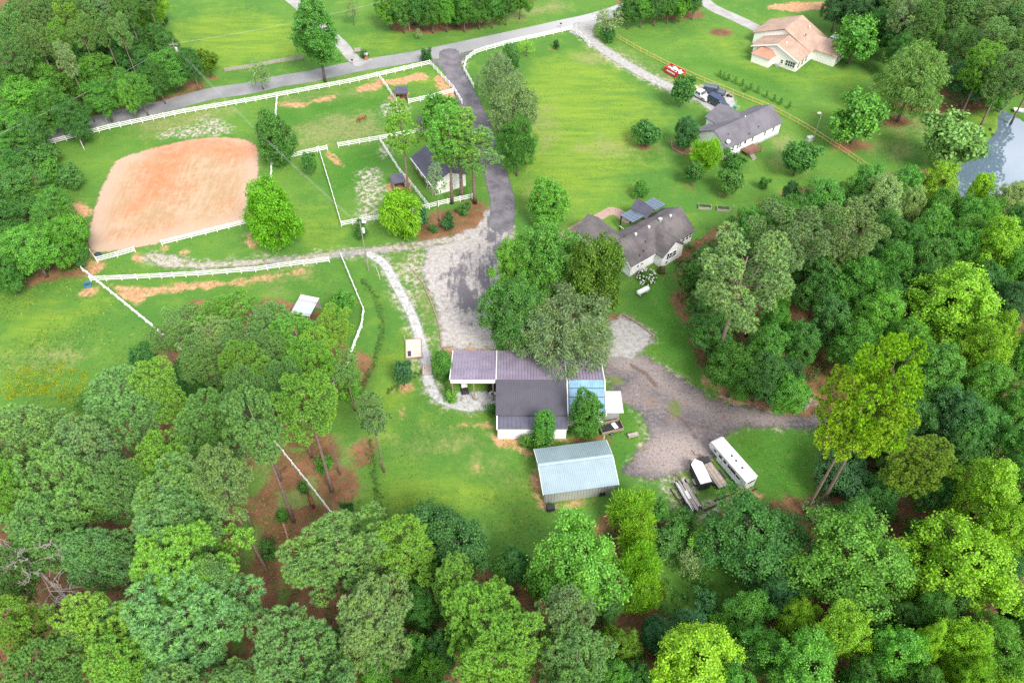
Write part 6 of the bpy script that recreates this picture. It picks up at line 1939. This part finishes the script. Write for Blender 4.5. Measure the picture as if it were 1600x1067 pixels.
def horse(label, u, v, head_px, coat, graze=True, size=1.0):
    c, f = G(u, v), G(*head_px)
    rz = math.atan2(f.y - c.y, f.x - c.x)
    t = thing('horse', label, 'horse', (c.x, c.y, 0), rz)
    V, E_, Rr = [], [], []

    def node(x, y, z, r, par=None):
        V.append((x * size, y * size, z * size))
        Rr.append(r * size)
        if par is not None:
            E_.append((par, len(V) - 1))
        return len(V) - 1
    pel = node(-0.55, 0, 1.28, 0.30)
    bel = node(-0.05, 0, 1.20, 0.33, pel)
    che = node(0.45, 0, 1.25, 0.31, bel)
    if graze:
        n1 = node(0.85, 0, 1.20, 0.19, che)
        n2 = node(1.15, 0, 0.80, 0.14, n1)
        hd = node(1.22, 0, 0.50, 0.13, n2)
        mz = node(1.30, 0, 0.16, 0.085, hd)
    else:
        n1 = node(0.80, 0, 1.55, 0.19, che)
        n2 = node(1.10, 0.05, 1.85, 0.13, n1)
        hd = node(1.28, 0.08, 1.90, 0.13, n2)
        mz = node(1.58, 0.12, 1.66, 0.085, hd)
    rump = node(-0.85, 0, 1.20, 0.20, pel)
    for s in (-1, 1):
        a = node(0.50, s * 0.20, 0.92, 0.13, che)
        b = node(0.52 + 0.10 * s, s * 0.20, 0.50, 0.075, a)
        d = node(0.50 + 0.12 * s, s * 0.20, 0.14, 0.05, b)
        node(0.56 + 0.12 * s, s * 0.20, 0.03, 0.07, d)
        a = node(-0.62, s * 0.21, 0.92, 0.16, pel)
        b = node(-0.58 - 0.06 * s, s * 0.21, 0.72, 0.11, a)
        d = node(-0.82 - 0.08 * s, s * 0.21, 0.50, 0.07, b)
        e = node(-0.76 - 0.10 * s, s * 0.21, 0.14, 0.05, d)
        node(-0.70 - 0.10 * s, s * 0.21, 0.03, 0.07, e)
        er = Vector(V[hd])
        node(er.x / size - 0.04, s * 0.09 + er.y / size, er.z / size + 0.19, 0.03, hd)
    me = bpy.data.meshes.new('horse_body')
    me.from_pydata(V, E_, [])
    o = bpy.data.objects.new('body', me)
    COL.objects.link(o)
    o.parent = t
    md = o.modifiers.new('skin', 'SKIN')
    sk = me.skin_vertices[0].data
    for i, r in enumerate(Rr):
        sk[i].radius = (r, r)
    sk[0].use_root = True
    sb = o.modifiers.new('smooth', 'SUBSURF')
    sb.levels = sb.render_levels = 2
    me.materials.append(coat)
    dk = M('black_mane_hair', (0.018, 0.013, 0.012), 0.7)
    P1, P2, P3 = Vector(V[n1]), Vector(V[n2]), Vector(V[hd])
    up = Vector((-0.10, 0, 0.14)) if not graze else Vector((0.03, 0, 0.19))
    mn = MB()
    mn.tube([P1 + up * 1.1 + Vector((-0.25, 0, 0)), P1 + up, P2 + up * 0.9, P3 + up * 0.9], [0.05, 0.08, 0.08, 0.05], 6)
    mn.build('mane', dk, t, True)
    MB().tube([(-0.86 * size, 0, 1.30 * size), (-1.08 * size, 0, 1.05 * size), (-1.18 * size, 0.02, 0.7 * size), (-1.15 * size, 0.03, 0.45 * size)], [0.04, 0.08, 0.09, 0.02], 6).build('tail', dk, t, True)


def log_(label, u0, v0, u1, v1, r=0.14, mat=None, name='fallen_log', z=0.0):
    a, b = G(u0, v0), G(u1, v1)
    mb = MB()
    m = a.lerp(b, 0.5) + Vector((0.08, 0.05, 0.03))
    mb.tube([a + Vector((0, 0, r + z)), m + Vector((0, 0, r + z)), b + Vector((0, 0, r + z))], [r, r * 0.85, r * 0.6], 7)
    q = a.lerp(b, 0.6) + Vector((0, 0, r))
    d = (b - a).normalized()
    mb.tube([q, q + Vector((d.y, -d.x, 0.4)) * 0.5], [r * 0.4, r * 0.1], 5)
    tag(mb.build(name, mat or WOOD), label, 'log' if 'log' in name else 'timber')


def timber(label, pts, h=0.25, w=0.2, mat=None, name='timber_edging'):
    """landscape timbers laid end to end"""
    P = PX(*pts)
    o = thing(name, label, 'edging', (P[0].x, P[0].y, 0))
    for a, b in zip(P[:-1], P[1:]):
        rz, L = frame_of(a, b)
        n = max(1, round(L / 2.4))
        for k in range(n):
            c = a.lerp(b, (k + 0.5) / n) - P[0]
            inst('timber', TIMBER, o, (c.x, c.y, h / 2), rz + random.Random(k).uniform(-0.02, 0.02), (L / n - 0.04, w, h))


TIMBER = MB().box(-0.5, 0.5, -0.5, 0.5, -0.5, 0.5).mesh('timber', WOOD)


def raised_bed(label, u, v, L=2.6, rot=-8):
    p = G(u, v)
    t = thing('raised_bed', label, 'planter', (p.x, p.y, 0), R(rot))
    W = 1.2
    for x0, x1, y0, y1 in ((0, L, 0, 0.08), (0, L, W - 0.08, W), (0, 0.08, 0.09, W - 0.09), (L - 0.08, L, 0.09, W - 0.09)):
        MB().box(x0, x1, y0, y1, 0, 0.55).build('side_board', GREYWOOD, t)
    MB().box(0.07, L - 0.07, 0.07, W - 0.07, 0, 0.45).build('soil', M('dark_soil', (0.07, 0.05, 0.035), 0.95), t)
    rng = np.random.default_rng(int(u))
    n = 260
    P = np.stack([rng.uniform(0.15, L - 0.15, n), rng.uniform(0.15, W - 0.15, n), rng.uniform(0.45, 0.75, n)], 1)
    o = bpy.data.objects.new('seedlings', poly_mesh('seedlings', diamonds(P, unit(rng.normal(size=(n, 3)) + [0, 0, 1]), 0.2, 0.1, rng), LEAF))
    o.color = (0.09, 0.22, 0.05, 1)
    COL.objects.link(o)
    o.parent = t


def dead_tree(label, u, v, vtop, seed, spread=1.0, name='dead_tree', lean=(0, 0)):
    p = G(u, v)
    h = height_to(p, vtop)
    t = thing(name, label, 'dead tree', (p.x, p.y, 0))
    rnd = random.Random(seed)
    mb = MB()
    top = Vector((lean[0], lean[1], h))
    mb.tube([(0, 0, -0.2), top * 0.35, top * 0.7 + Vector((0.2, 0.1, 0)), top], [0.30, 0.24, 0.15, 0.03], 8)
    mb.build('trunk', DEADWOOD, t, True)
    br = MB()

    def grow(a, d, l, r, lev):
        b = a + d * l
        m = a.lerp(b, 0.5) + Vector((rnd.uniform(-.1, .1), rnd.uniform(-.1, .1), rnd.uniform(-.05, .12))) * l
        br.tube([a, m, b], [r, r * 0.8, max(0.03, r * 0.45)], 4 if lev else 5)
        if lev < 3:
            for k in range(3 if lev else 4):
                q = (m if k % 2 else a).lerp(b, rnd.uniform(0.25, 0.98))
                nd = (d + Vector((rnd.uniform(-1, 1), rnd.uniform(-1, 1), rnd.uniform(-0.35, 0.8))) * 0.8).normalized()
                grow(q, nd, l * rnd.uniform(0.38, 0.62), max(0.035, r * 0.55), lev + 1)
    for k in range(22):
        f = 0.30 + 0.66 * k / 21
        a = rnd.uniform(0, 6.28)
        d = Vector((math.cos(a), math.sin(a), rnd.uniform(0.0, 0.45))).normalized()
        grow(top * f, d, h * 0.26 * (1.25 - f) * 1.6 * spread, 0.10 * (1.25 - f), 0)
    br.build('branches', DEADWOOD, t)


def flowering_bush(label, u, v, w, h, n_leaf, n_fl, leafcol, flmat, name):
    p = G(u, v)
    W = w * depth_of(p) / FPX
    t = thing(name, label, 'bush', (p.x, p.y, 0))
    rng = np.random.default_rng(int(u + v))
    d = unit(rng.normal(size=(n_leaf, 3)))
    d[:, 2] = np.abs(d[:, 2])
    P = d * np.array([W / 2, W / 2, h]) * rng.uniform(0.75, 1.0, (n_leaf, 1))
    o = bpy.data.objects.new('foliage', poly_mesh('foliage', diamonds(P, unit(d + rng.normal(size=d.shape) * 0.5), 0.26, 0.16, rng), LEAF))
    o.color = (*leafcol, 1)
    COL.objects.link(o)
    o.parent = t
    mb = MB()
    for i in range(6):
        a = i * 1.05
        mb.tube([(0, 0, 0), (math.cos(a) * W * 0.3, math.sin(a) * W * 0.3, h * 0.75)], [0.04, 0.015], 5)
    mb.build('stems', BARK, t)
    d = unit(rng.normal(size=(n_fl, 3)))
    d[:, 2] = np.abs(d[:, 2])
    c = d * np.array([W / 2, W / 2, h]) * 1.0
    q = []
    for k in range(n_fl):
        m = 26
        e = unit(rng.normal(size=(m, 3)))
        q.append(diamonds(c[k] + e * 0.15, e, 0.14, 0.13, rng))
    o = bpy.data.objects.new('blossom', poly_mesh('blossom', np.concatenate(q), flmat))
    COL.objects.link(o)
    o.parent = t
    o['kind'] = 'stuff'


def scatter(name, label, polys, n, size, k, col, seed, leaf=(0.3, 0.18), h=(0.4, 1.2), avoid=None, mat=None, margin=0.8, cat='undergrowth'):
    """one mass of low plants: n mounds of k leaves inside the polygons"""
    rng = np.random.default_rng(seed)
    out, tot = [], 0
    area = []
    for P in polys:
        xs, ys = [p[0] for p in P], [p[1] for p in P]
        area.append((max(xs) - min(xs)) * (max(ys) - min(ys)))
    for P, a in zip(polys, area):
        m = int(n * a / sum(area))
        xs, ys = [p[0] for p in P], [p[1] for p in P]
        x, y = rng.uniform(max(min(xs), -140), min(max(xs), 150), m), rng.uniform(max(min(ys), 24), min(max(ys), 232), m)
        ok = sd_poly(x, y, P) > margin
        if avoid is not None:
            for Q in avoid:
                ok &= (sd_poly(x, y, Q) < 0) | (rng.uniform(0, 1, m) < 0.10)
        out.append(np.stack([x[ok], y[ok], np.zeros(ok.sum())], 1))
    C = np.concatenate(out)
    dep = C[:, 1] * _c + CAM_H * _s
    uu, vv = 800 + FPX * C[:, 0] / dep, 533.5 + FPX * (CAM_H * _c - C[:, 1] * _s) / dep
    C = C[(uu > -150) & (uu < 1750) & (vv > -60) & (vv < 1200)]
    m = len(C)
    R_ = rng.uniform(*size, (m, 1, 1))
    d = unit(rng.normal(size=(m, k, 3)))
    d[..., 2] = np.abs(d[..., 2])
    hh = rng.uniform(*h, (m, 1, 1))
    P = C[:, None] + d * np.concatenate([R_, R_, hh], 2) * rng.uniform(0.6, 1.0, (m, k, 1))
    P = P.reshape(-1, 3)
    N = unit(d.reshape(-1, 3) + rng.normal(size=P.shape) * 0.5 + [0, 0, 0.4])
    me = poly_mesh(name, diamonds(P, N, leaf[0], leaf[1], rng), mat or LEAF)
    o = bpy.data.objects.new(name, me)
    o.color = (*col, 1)
    COL.objects.link(o)
    o['kind'] = 'stuff'
    tag(o, label, cat)
    return o


def build_small():
    # poles and wires
    a = pole('power_pole', 'wooden power pole with transformer beside the road, left of the board fence', 290, 127, 66, 0.15, None, True, True)
    b = pole('power_pole', 'wooden pole with grey transformer where the gravel path leaves the lane', 576, 423, 347, 0.14, None, False, True, 0.8)
    c = pole('power_pole', 'wooden power pole in front of the top tree line', 640, 49, -10, 0.14, None, True)
    d = pole('power_pole', 'wooden power pole at the edge of the top left wood', 170, 197, 158, 0.10, POLEWOOD, False, False, 0.0)
    pole('lamp_post', 'white lamp pole at the yellow wooden fence near the grey-roofed house', 1270, 221, 177, 0.09, GALV, False, False, -0.7)
    pole('lamp_post', 'short white marker pole inside the long road fence above the arena', 132, 234, 208, 0.06, VINYL)
    pole('lamp_post', 'pale lamp post left of the egg-shaped tree', 424, 262, 238, 0.07, GALV, False, False, -0.8)
    e = pole('power_pole', 'wooden power pole in the top tree line, right of the first', 760, 24, -30, 0.13, None, True)
    pole('power_pole', 'slim wooden pole at the right end of the top tree line', 797, 22, -30, 0.11)
    x = Vector((0, 0, -0.4))
    wire('overhead wire strung along the road past both roadside poles', [G(-60, 235, 10), a + x, c + x, e + x, G(900, -30, 9)], 1.0)
    for k in range(3):
        o = Vector(((k - 1) * 0.45, 0, -0.5 - 0.3 * k))
        wire(['upper', 'middle', 'lower'][k] + ' of three service wires from the roadside pole to the lane pole', [a + o, b + o], 1.6, 0.009, 'service wires')
    # horses
    bay = M('bay_coat', (0.24, 0.085, 0.035), 0.6, 0, 0.25, 2.5)
    dbay = M('dark_bay_coat', (0.16, 0.055, 0.028), 0.55, 0, 0.3, 2.5)
    horse('light bay horse grazing in the large paddock behind the stable', 566, 190, (558, 193.5), bay)
    horse('dark bay horse standing beside the white fence in the pine paddock', 488, 788, (484, 778), dbay, False)
    # wooden platform, footbridge
    A, B = G(635, 561), G(659, 559)
    rz, L = frame_of(A, B)
    t = thing('wooden_platform', 'pale plywood platform framed with timber left of the gravel path', 'platform', (A.x, A.y, 0), rz)
    W = 4.1
    for i in range(3):
        MB().box(0.02, L - 0.02, W * i / 3 + 0.01, W * (i + 1) / 3 - 0.01, 0.1, 0.32).build('deck_sheet', PLY, t)
    for x0, x1, y0, y1 in ((-0.12, 0, -0.1, W + 0.1), (L, L + 0.12, -0.1, W + 0.1), (0, L, -0.12, 0), (0, L, W, W + 0.12)):
        MB().box(x0, x1, y0, y1, 0, 0.38).build('edge_timber', WOOD, t)
    MB().box(0.25, 0.85, 0.3, 1.5, 0.325, 0.335).build('dark_hole_patch', DSTEEL, t)  # flat dark sheet painted as the shade inside a hole in the deck
    MB().box(-0.2, -0.08, W - 0.2, W - 0.08, 0, 1.6).build('corner_post', GREYWOOD, t)
    A, B = G(659.5, 586), G(675.5, 585)
    rz, L = frame_of(A, B)
    t = thing('footbridge', 'small plank footbridge where the gravel path crosses the ditch', 'bridge', (A.x, A.y, 0), rz)
    for i in range(9):
        MB().box(0.15 + (L - 0.3) * i / 9 + 0.01, 0.15 + (L - 0.3) * (i + 1) / 9 - 0.01, 0, 2.3, 0.14, 0.20 + (i % 2) * 0.008).build('plank', GREYWOOD if i % 2 else PLY, t)
    for x in (0.02, L - 0.14):
        MB().box(x, x + 0.12, -0.1, 2.4, 0.02, 0.32).build('kerb_beam', WOOD, t)
    # propane tank
    A, B = G(995, 463), G(1013, 454)
    rz, L = frame_of(A, B)
    t = thing('propane_tank', 'white propane tank on the lawn below the white house', 'tank', (A.x, A.y, 0), rz)
    rr = 0.48
    MB().tube([(-0.02, 0, 0.75), (0.06, 0, 0.75), (0.25, 0, 0.75), (L - 0.25, 0, 0.75), (L - 0.06, 0, 0.75), (L + 0.02, 0, 0.75)], [0.12, 0.33, rr, rr, 0.33, 0.12], 14).build('tank', VINYL, t, True)
    MB().tube([(L / 2, 0, 1.18), (L / 2, 0, 1.38)], 0.16, 10).build('valve_dome', WHITE, t)
    for x in (0.5, L - 0.5):
        MB().box(x - 0.12, x + 0.12, -0.4, 0.4, 0, 0.35).build('foot', BLOCK, t)
    # raised beds
    raised_bed('left of two wooden raised beds on the lawn above the wood', 1091, 327)
    raised_bed('right of two wooden raised beds, with whiter boards', 1120, 330)
    t = G(1144, 331)
    o = MB().tube([(0, 0, 0), (0, 0, 1.3)], 0.03, 6).tube([(0, 0, 1.3), (0, 0, 1.55)], 0.14, 8).build('garden_lamp', GALV, None, loc=(t.x, t.y, 0))
    tag(o, 'thin garden lamp stake right of the two raised beds', 'lamp')
    # edging
    timber('timber edging along the left side of the parking yard', [(646, 424), (662, 445), (676, 478), (687, 512), (690, 544), (709, 542)])
    timber('timber edging around the pale gravel patch below the lawn', [(963, 498), (972, 491), (1000, 508), (1022, 526), (1013, 536)])
    timber('red timber ring around the dark tree at the grey-roofed house', [(1049, 222), (1050, 232), (1063, 240), (1074, 243)], 0.3, 0.25)
    # blossom
    flowering_bush('hydrangea bush covered in white blossom at the white house front wall', 1010, 436, 30, 2.2, 900, 60, (0.09, 0.20, 0.04), M('white_petals', (0.80, 0.79, 0.72), 0.7), 'hydrangea_bush')
    flowering_bush('small reddish shrub beside the hydrangea at the house corner', 1033, 425, 14, 1.3, 420, 10, (0.13, 0.12, 0.05), M('red_petals', (0.45, 0.12, 0.12), 0.7), 'flowering_shrub')
    flowering_bush('pink-flowering shrub top over the fence corner at the driveway mouth', 669, 92, 12, 2.6, 260, 16, (0.08, 0.13, 0.05), M('pink_petals', (0.55, 0.20, 0.22), 0.7), 'flowering_shrub')
    TBs = ((1022, 436, 14, 'deep green'), (996, 441, 22, 'mid-green'))
    # bins, troughs, mailbox and sundry
    p = G(1147, 173)
    t = thing('wheelie_bin', 'green wheeled bin at the end of the car pad', 'bin', (p.x, p.y, 0), R(-20))
    gr = M('green_plastic', (0.03, 0.30, 0.12), 0.5)
    MB().prism_y([(-0.33, 0.1), (0.33, 0.1), (0.42, 1.15), (-0.42, 1.15)], -0.36, 0.36).build('body', gr, t)
    MB().box(-0.47, 0.47, -0.42, 0.42, 1.15, 1.25).build('lid', gr, t, bevel=0.03)
    for y in (-0.36, 0.36):
        wheel(t, -0.3, y, 0.14, 0.14, 0.08)
    p = G(1287, 91)
    t = thing('trash_bin', 'dark trash bin at the right wall of the peach-roofed house', 'bin', (p.x, p.y, 0), R(30))
    MB().prism_y([(-0.38, 0.1), (0.38, 0.1), (0.5, 1.25), (-0.5, 1.25)], -0.45, 0.45).build('body', DSTEEL, t)
    MB().box(-0.55, 0.55, -0.5, 0.5, 1.25, 1.35).build('lid', BLACK, t, bevel=0.03)
    for label, u, v, rr, m in (('round blue water trough at the white fence corner by the lane', 138, 447, 0.75, M('blue_plastic', (0.06, 0.22, 0.34), 0.45)), ('dark round trough inside the short arena fence', 154, 401, 0.65, M('navy_plastic', (0.03, 0.045, 0.09), 0.5))):
        p = G(u, v)
        t = thing('water_trough', label, 'trough', (p.x, p.y, 0))
        n = 18
        b_ = MB()
        for r0, r1, z0, z1 in ((rr * 0.9, rr, 0, 0.6), (rr, rr * 0.9, 0.6, 0.6), (rr * 0.9, rr * 0.85, 0.6, 0.35)):
            vs = [(r0 * math.cos(i * 6.2832 / n), r0 * math.sin(i * 6.2832 / n), z0) for i in range(n)] + [(r1 * math.cos(i * 6.2832 / n), r1 * math.sin(i * 6.2832 / n), z1) for i in range(n)]
            b_.add(vs, [(i, (i + 1) % n, n + (i + 1) % n, n + i) for i in range(n)])
        b_.build('tub', m, t)
        MB().tube([(0, 0, 0.30), (0, 0, 0.36)], rr * 0.86, n).build('water', M('trough_water', (0.05, 0.09, 0.10), 0.08), t)
    p = G(573, 93)
    t = thing('brick_mailbox', 'brick mailbox pillar in a dark planting bed across the road', 'mailbox', (p.x, p.y, 0))
    MB().box(-0.4, 0.4, -0.4, 0.4, 0, 1.4).build('pillar', M('orange_brick', (0.40, 0.17, 0.10), 0.85, 0, 0.3, 4), t)
    MB().box(-0.48, 0.48, -0.48, 0.48, 1.4, 1.52).build('cap', BLOCK, t)
    MB().box(-0.15, 0.15, -0.44, -0.4, 0.9, 1.15).build('letter_door', DSTEEL, t)
    p = G(560, 85)
    t = thing('sign_board', 'grey sign board on two posts behind the brick mailbox', 'sign', (p.x, p.y, 0), R(12))
    MB().box(-0.9, 0.9, -0.05, 0.05, 0.7, 1.7).build('board', GREYWOOD, t)
    for x in (-0.85, 0.85):
        MB().box(x - 0.06, x + 0.06, -0.11, -0.052, 0, 1.9).build('post', WOOD, t)
    for label, u, v in (('dark mailbox on a post at the edge of the main road by the fence corner', 876, 44), ('dark mailbox on a post opposite the concrete side driveway', 551, 101)):
        p = G(u, v)
        t = thing('mailbox', label, 'mailbox', (p.x, p.y, 0))
        MB().box(-0.05, 0.05, -0.05, 0.05, 0, 1.1).build('post', WOOD, t)
        MB().prism_x([(-0.14, 1.1), (0.14, 1.1), (0.14, 1.3), (0.08, 1.38), (-0.08, 1.38), (-0.14, 1.3)], -0.28, 0.28).build('box', BLACK, t)
    p = G(1265, 219)
    t = thing('utility_box', 'pale utility box at the foot of the white lamp pole', 'box', (p.x, p.y, 0), R(20))
    MB().box(-0.7, 0.7, -0.5, 0.5, 0.1, 0.9).build('cabinet', M('sage_cabinet', (0.44, 0.48, 0.40), 0.6), t, bevel=0.04)
    MB().box(-0.8, 0.8, -0.6, 0.6, 0, 0.1).build('plinth', BLOCK, t)
    p = G(1137, 151)
    t = thing('tyre_stack', 'dark tyres lying on the car pad by the yellow fence', 'tyres', (p.x, p.y, 0))
    for k, (x, y, z) in enumerate(((0, 0, 0.12), (0.1, 0.05, 0.36), (0.75, -0.2, 0.12))):
        n = 14
        mb = MB()
        for i in range(n):
            pass
        mb.tube([(0.26 * math.cos(i * 6.2832 / n), 0.26 * math.sin(i * 6.2832 / n), 0) for i in range(n + 1)], 0.12, 7)
        mb.build('tyre', RUBBER, t, True, loc=(x, y, z))
    p = G(1086, 138)
    rnd = random.Random(8)
    t = thing('sand_pile', 'small tan heap of sand by the yellow fence above the white pickup', 'pile', (p.x, p.y, 0))
    n = 16
    vs = [(0, 0, 0.7)] + [(0.7 * math.cos(i * 6.2832 / n) * rnd.uniform(.8, 1.2), 0.6 * math.sin(i * 6.2832 / n) * rnd.uniform(.8, 1.2), 0.4) for i in range(n)] + [(1.6 * math.cos(i * 6.2832 / n) * rnd.uniform(.85, 1.15), 1.1 * math.sin(i * 6.2832 / n) * rnd.uniform(.85, 1.15), 0.0) for i in range(n)]
    MB().add(vs, [(0, i + 1, (i + 1) % n + 1) for i in range(n)] + [(i + 1, n + i + 1, n + (i + 1) % n + 1, (i + 1) % n + 1) for i in range(n)]).build('heap', M('tan_sand', (0.50, 0.36, 0.20), 0.95, 0, 0.2, 3), t, True)
    p = G(1596, 176)
    t = thing('rowing_boat', 'small white boat pulled up on the far bank of the pond', 'boat', (p.x, p.y, 0.15), R(-15))
    pr = [(-1.9, 0.55), (-0.5, 0.72), (0.8, 0.65), (1.6, 0.35), (2.1, 0.0)]
    out = [(x, y, 0.5) for x, y in pr] + [(x, -y, 0.5) for x, y in pr[-2::-1]]
    n = len(out)
    low = [(x * 0.85, y * 0.6, 0.0) for x, y, _ in out]
    inn = [(x * 0.93, y * 0.86, 0.5) for x, y, _ in out]
    inl = [(x * 0.8, y * 0.55, 0.08) for x, y, _ in out]
    MB().add(out + low + inn + inl, [(i, (i + 1) % n, n + (i + 1) % n, n + i) for i in range(n)] + [(i, 2 * n + i, 2 * n + (i + 1) % n, (i + 1) % n) for i in range(n)] +
             [(2 * n + i, 3 * n + i, 3 * n + (i + 1) % n, 2 * n + (i + 1) % n) for i in range(n)] + [tuple(range(3 * n, 4 * n)), tuple(range(2 * n - 1, n - 1, -1))]).build('hull', VINYL, t)
    for x in (-0.9, 0.5):
        MB().box(x - 0.14, x + 0.14, -0.5, 0.5, 0.36, 0.42).build('thwart', GREYWOOD, t)
    # fallen logs in the pine paddock and timbers by the trailers
    log_('bare fallen log between the pines and the dark bay horse', 439, 809, 451, 846, 0.2, M('peeled_log', (0.42, 0.24, 0.15), 0.9))
    log_('short fallen log on the pine straw below the horse', 416, 912, 432, 900, 0.16, RUST)
    log_('reddish fallen branch near the bottom of the pine clearing', 391, 932, 408, 920, 0.13, RUST)
    log_('thin fallen log behind the fence in the pine clearing', 375, 708, 408, 702, 0.12, M('pale_log', (0.48, 0.33, 0.25), 0.9))
    log_('short thick log on the straw left of the fence', 436, 741, 449, 730, 0.18, RUST)
    log_('dark timber lying end to end below the trailers, left piece', 1100, 798, 1120, 789, 0.16, M('charred_timber', (0.07, 0.05, 0.042), 0.9), 'old_timber')
    log_('dark timber lying below the flatbed trailer, middle piece', 1116, 783, 1139, 774, 0.15, MATS['charred_timber'], 'old_timber')
    log_('long dark pole lying behind the horse trailer', 1150, 777, 1183, 764, 0.13, MATS['charred_timber'], 'old_timber')
    log_('long dark pole on the grass left of the lumber trailer', 1047, 764, 1073, 804, 0.12, MATS['charred_timber'], 'old_timber')
    log_('rusty pipe lying in front of the cargo trailer', 1080, 703, 1086, 712, 0.06, RUST, 'steel_pipe')
    log_('short white pipe leaning at the edge of the lane near the transformer pole', 588, 419, 594, 438, 0.06, PLY, 'plastic_pipe')
    dead_tree('bleached dead tree with many bare branches in the lower left wood', 132, 958, 862, 4, 0.95, lean=(-2.6, 1.0))
    dead_tree('grey bare snag at the right edge of the lower right wood', 1590, 935, 895, 9, 0.9)
    dead_tree('bare pale branches at the foot of the wood by the dirt track', 1258, 642, 620, 12, 0.9, 'dead_shrub')
    p = G(500, 742)
    # plants nobody could count
    clear = PX((405, 690), (545, 690), (565, 760), (520, 805), (455, 850), (420, 930), (400, 1000), (375, 1000), (385, 850), (400, 780))
    scatter('undergrowth', 'low leafy undergrowth covering the floor of the woods', WOODS, 11000, (0.7, 1.7), 34, (0.055, 0.150, 0.032), 21, (0.34, 0.20), (0.4, 1.6), [clear])
    scatter('thicket', 'taller leafy thicket filling the gaps between the trunks of the woods', WOODS, 2000, (1.1, 2.1), 100, (0.060, 0.160, 0.032), 33, (0.34, 0.21), (1.6, 4.2), [clear], None, 2.5)
    scatter('goldenrod', 'yellow-green flowering weeds in the pasture at the left edge', [PX((0, 590), (35, 565), (60, 580), (90, 560), (140, 585), (150, 610), (115, 620), (130, 650), (105, 665), (85, 620), (30, 620), (0, 628))], 420, (0.4, 0.8), 40, (0.27, 0.33, 0.012), 5, (0.16, 0.10), (0.12, 0.35), None, None, 0.1, 'weeds')
    wd = [[(p.x - 0.5, p.y - 0.5), (p.x + 0.5, p.y - 0.5), (p.x + 0.5, p.y + 0.5), (p.x - 0.5, p.y + 0.5)] for p in DITCH[3::1] + DITCH3 + DITCH2]
    scatter('ditch_weeds', 'dark weeds growing along the drainage ditches', wd, 420, (0.14, 0.32), 14, (0.075, 0.150, 0.034), 6, (0.18, 0.09), (0.1, 0.3), None, None, 0.0, 'weeds')
    pads = PX((1553, 205), (1545, 222), (1530, 238), (1514, 252), (1495, 264), (1478, 266), (1480, 258), (1500, 250), (1520, 228), (1548, 200))
    scatter('bank_plants', 'dark water plants along the near bank of the pond', [pads], 160, (0.3, 0.6), 20, (0.035, 0.085, 0.02), 8, (0.28, 0.16), (0.15, 0.4), None, None, -0.2, 'plants')


def build_grass():
    """short tufts over the lawns and pastures, thinning out on tracks and bare ground"""
    rng = np.random.default_rng(77)
    n = 260000
    u, v = rng.uniform(-40, 1640, n), rng.uniform(-20, 900, n)
    dx, dy = (u - 800) / FPX, (v - 533.5) / FPX
    t = CAM_H / (_s + dy * _c)
    x, y = t * dx, t * (_c - dy * _s)
    ok = np.ones(n, bool)
    for ln, w in ((ROAD, 3.0), (DRIVE, 2.9), (HDRIVE, 1.8), (NDRIVE, 2.1), (WDRIVE, 1.8), (LANE, 1.2), (PATH, 1.2)):
        ok &= sd_line(x, y, ln, w) < rng.normal(0, 0.25, n)
    for P in (ARENA, YARD, PARK, GRAVEL2, CARPAD, PAD, POND):
        ok &= sd_poly(x, y, P) < rng.normal(0, 0.5, n) - 0.2
    for P in WOODS:
        ok &= (sd_poly(x, y, P) < 0.5) | (rng.uniform(0, 1, n) < 0.25)
    # clumped density
    f = np.sin(x * 0.31 + 1.3 * np.sin(y * 0.23)) + np.sin(y * 0.37 + 1.1 * np.sin(x * 0.19)) + np.sin((x + y) * 0.9) * 0.5
    ok &= rng.uniform(0, 1, n) < np.clip(0.42 + 0.25 * f, 0.06, 1)
    x, y = x[ok], y[ok]
    m = len(x)
    h = rng.uniform(0.05, 0.15, m) * np.where(sd_poly(x, y, PX((-80, 450), (120, 430), (230, 520), (200, 620), (-80, 640))) > 0, 1.6, 1.0)
    P = np.stack([x, y, h * 0.5], 1)
    N = unit(rng.normal(0, 0.45, (m, 3)) + np.array([0, -0.25, 1.0]))
    T = unit(np.cross(N, rng.normal(size=(m, 3))))
    s = h[:, None] * 2.4
    B = unit(np.cross(N, T))
    V = np.stack([P - T * s * 0.6, P + B * s * 0.15, P + T * s * 0.6, P - B * s * 0.15], 1)
    V[..., 2] = np.maximum(V[..., 2], 0.026)
    cut = m * 2 // 3
    for a, b, nm, col, lab in ((0, cut, 'lawn_grass', (0.105, 0.230, 0.032), 'short green grass tufts covering the lawns and paddocks'), (cut, m, 'dry_grass', (0.215, 0.265, 0.060), 'paler yellowish grass tufts scattered over the lawns and pasture')):
        o = bpy.data.objects.new(nm, poly_mesh(nm, V[a:b], LEAF))
        o.color = (*col, 1)
        COL.objects.link(o)
        o['kind'] = 'stuff'
        tag(o, lab, 'grass')
build_ground()
build_sheets()
main_house()
grey_house()
peach_house()
barn()
teal_shed()
stable()
run_in('topmost run-in shed with dark roof in the corner paddock by the road', [(607.5, 136.5), (631, 135.5), (637, 146), (616, 147)])
run_in('middle run-in shed with dark roof behind the stable', [(649, 183), (668, 181), (672, 193), (655, 195)])
run_in('lower run-in shed with dark roof left of the stable', [(608, 274), (627, 270), (634, 284), (614, 288)])
shelter()
build_fences()
build_vehicles()
build_small()
build_grass()
build_trees()
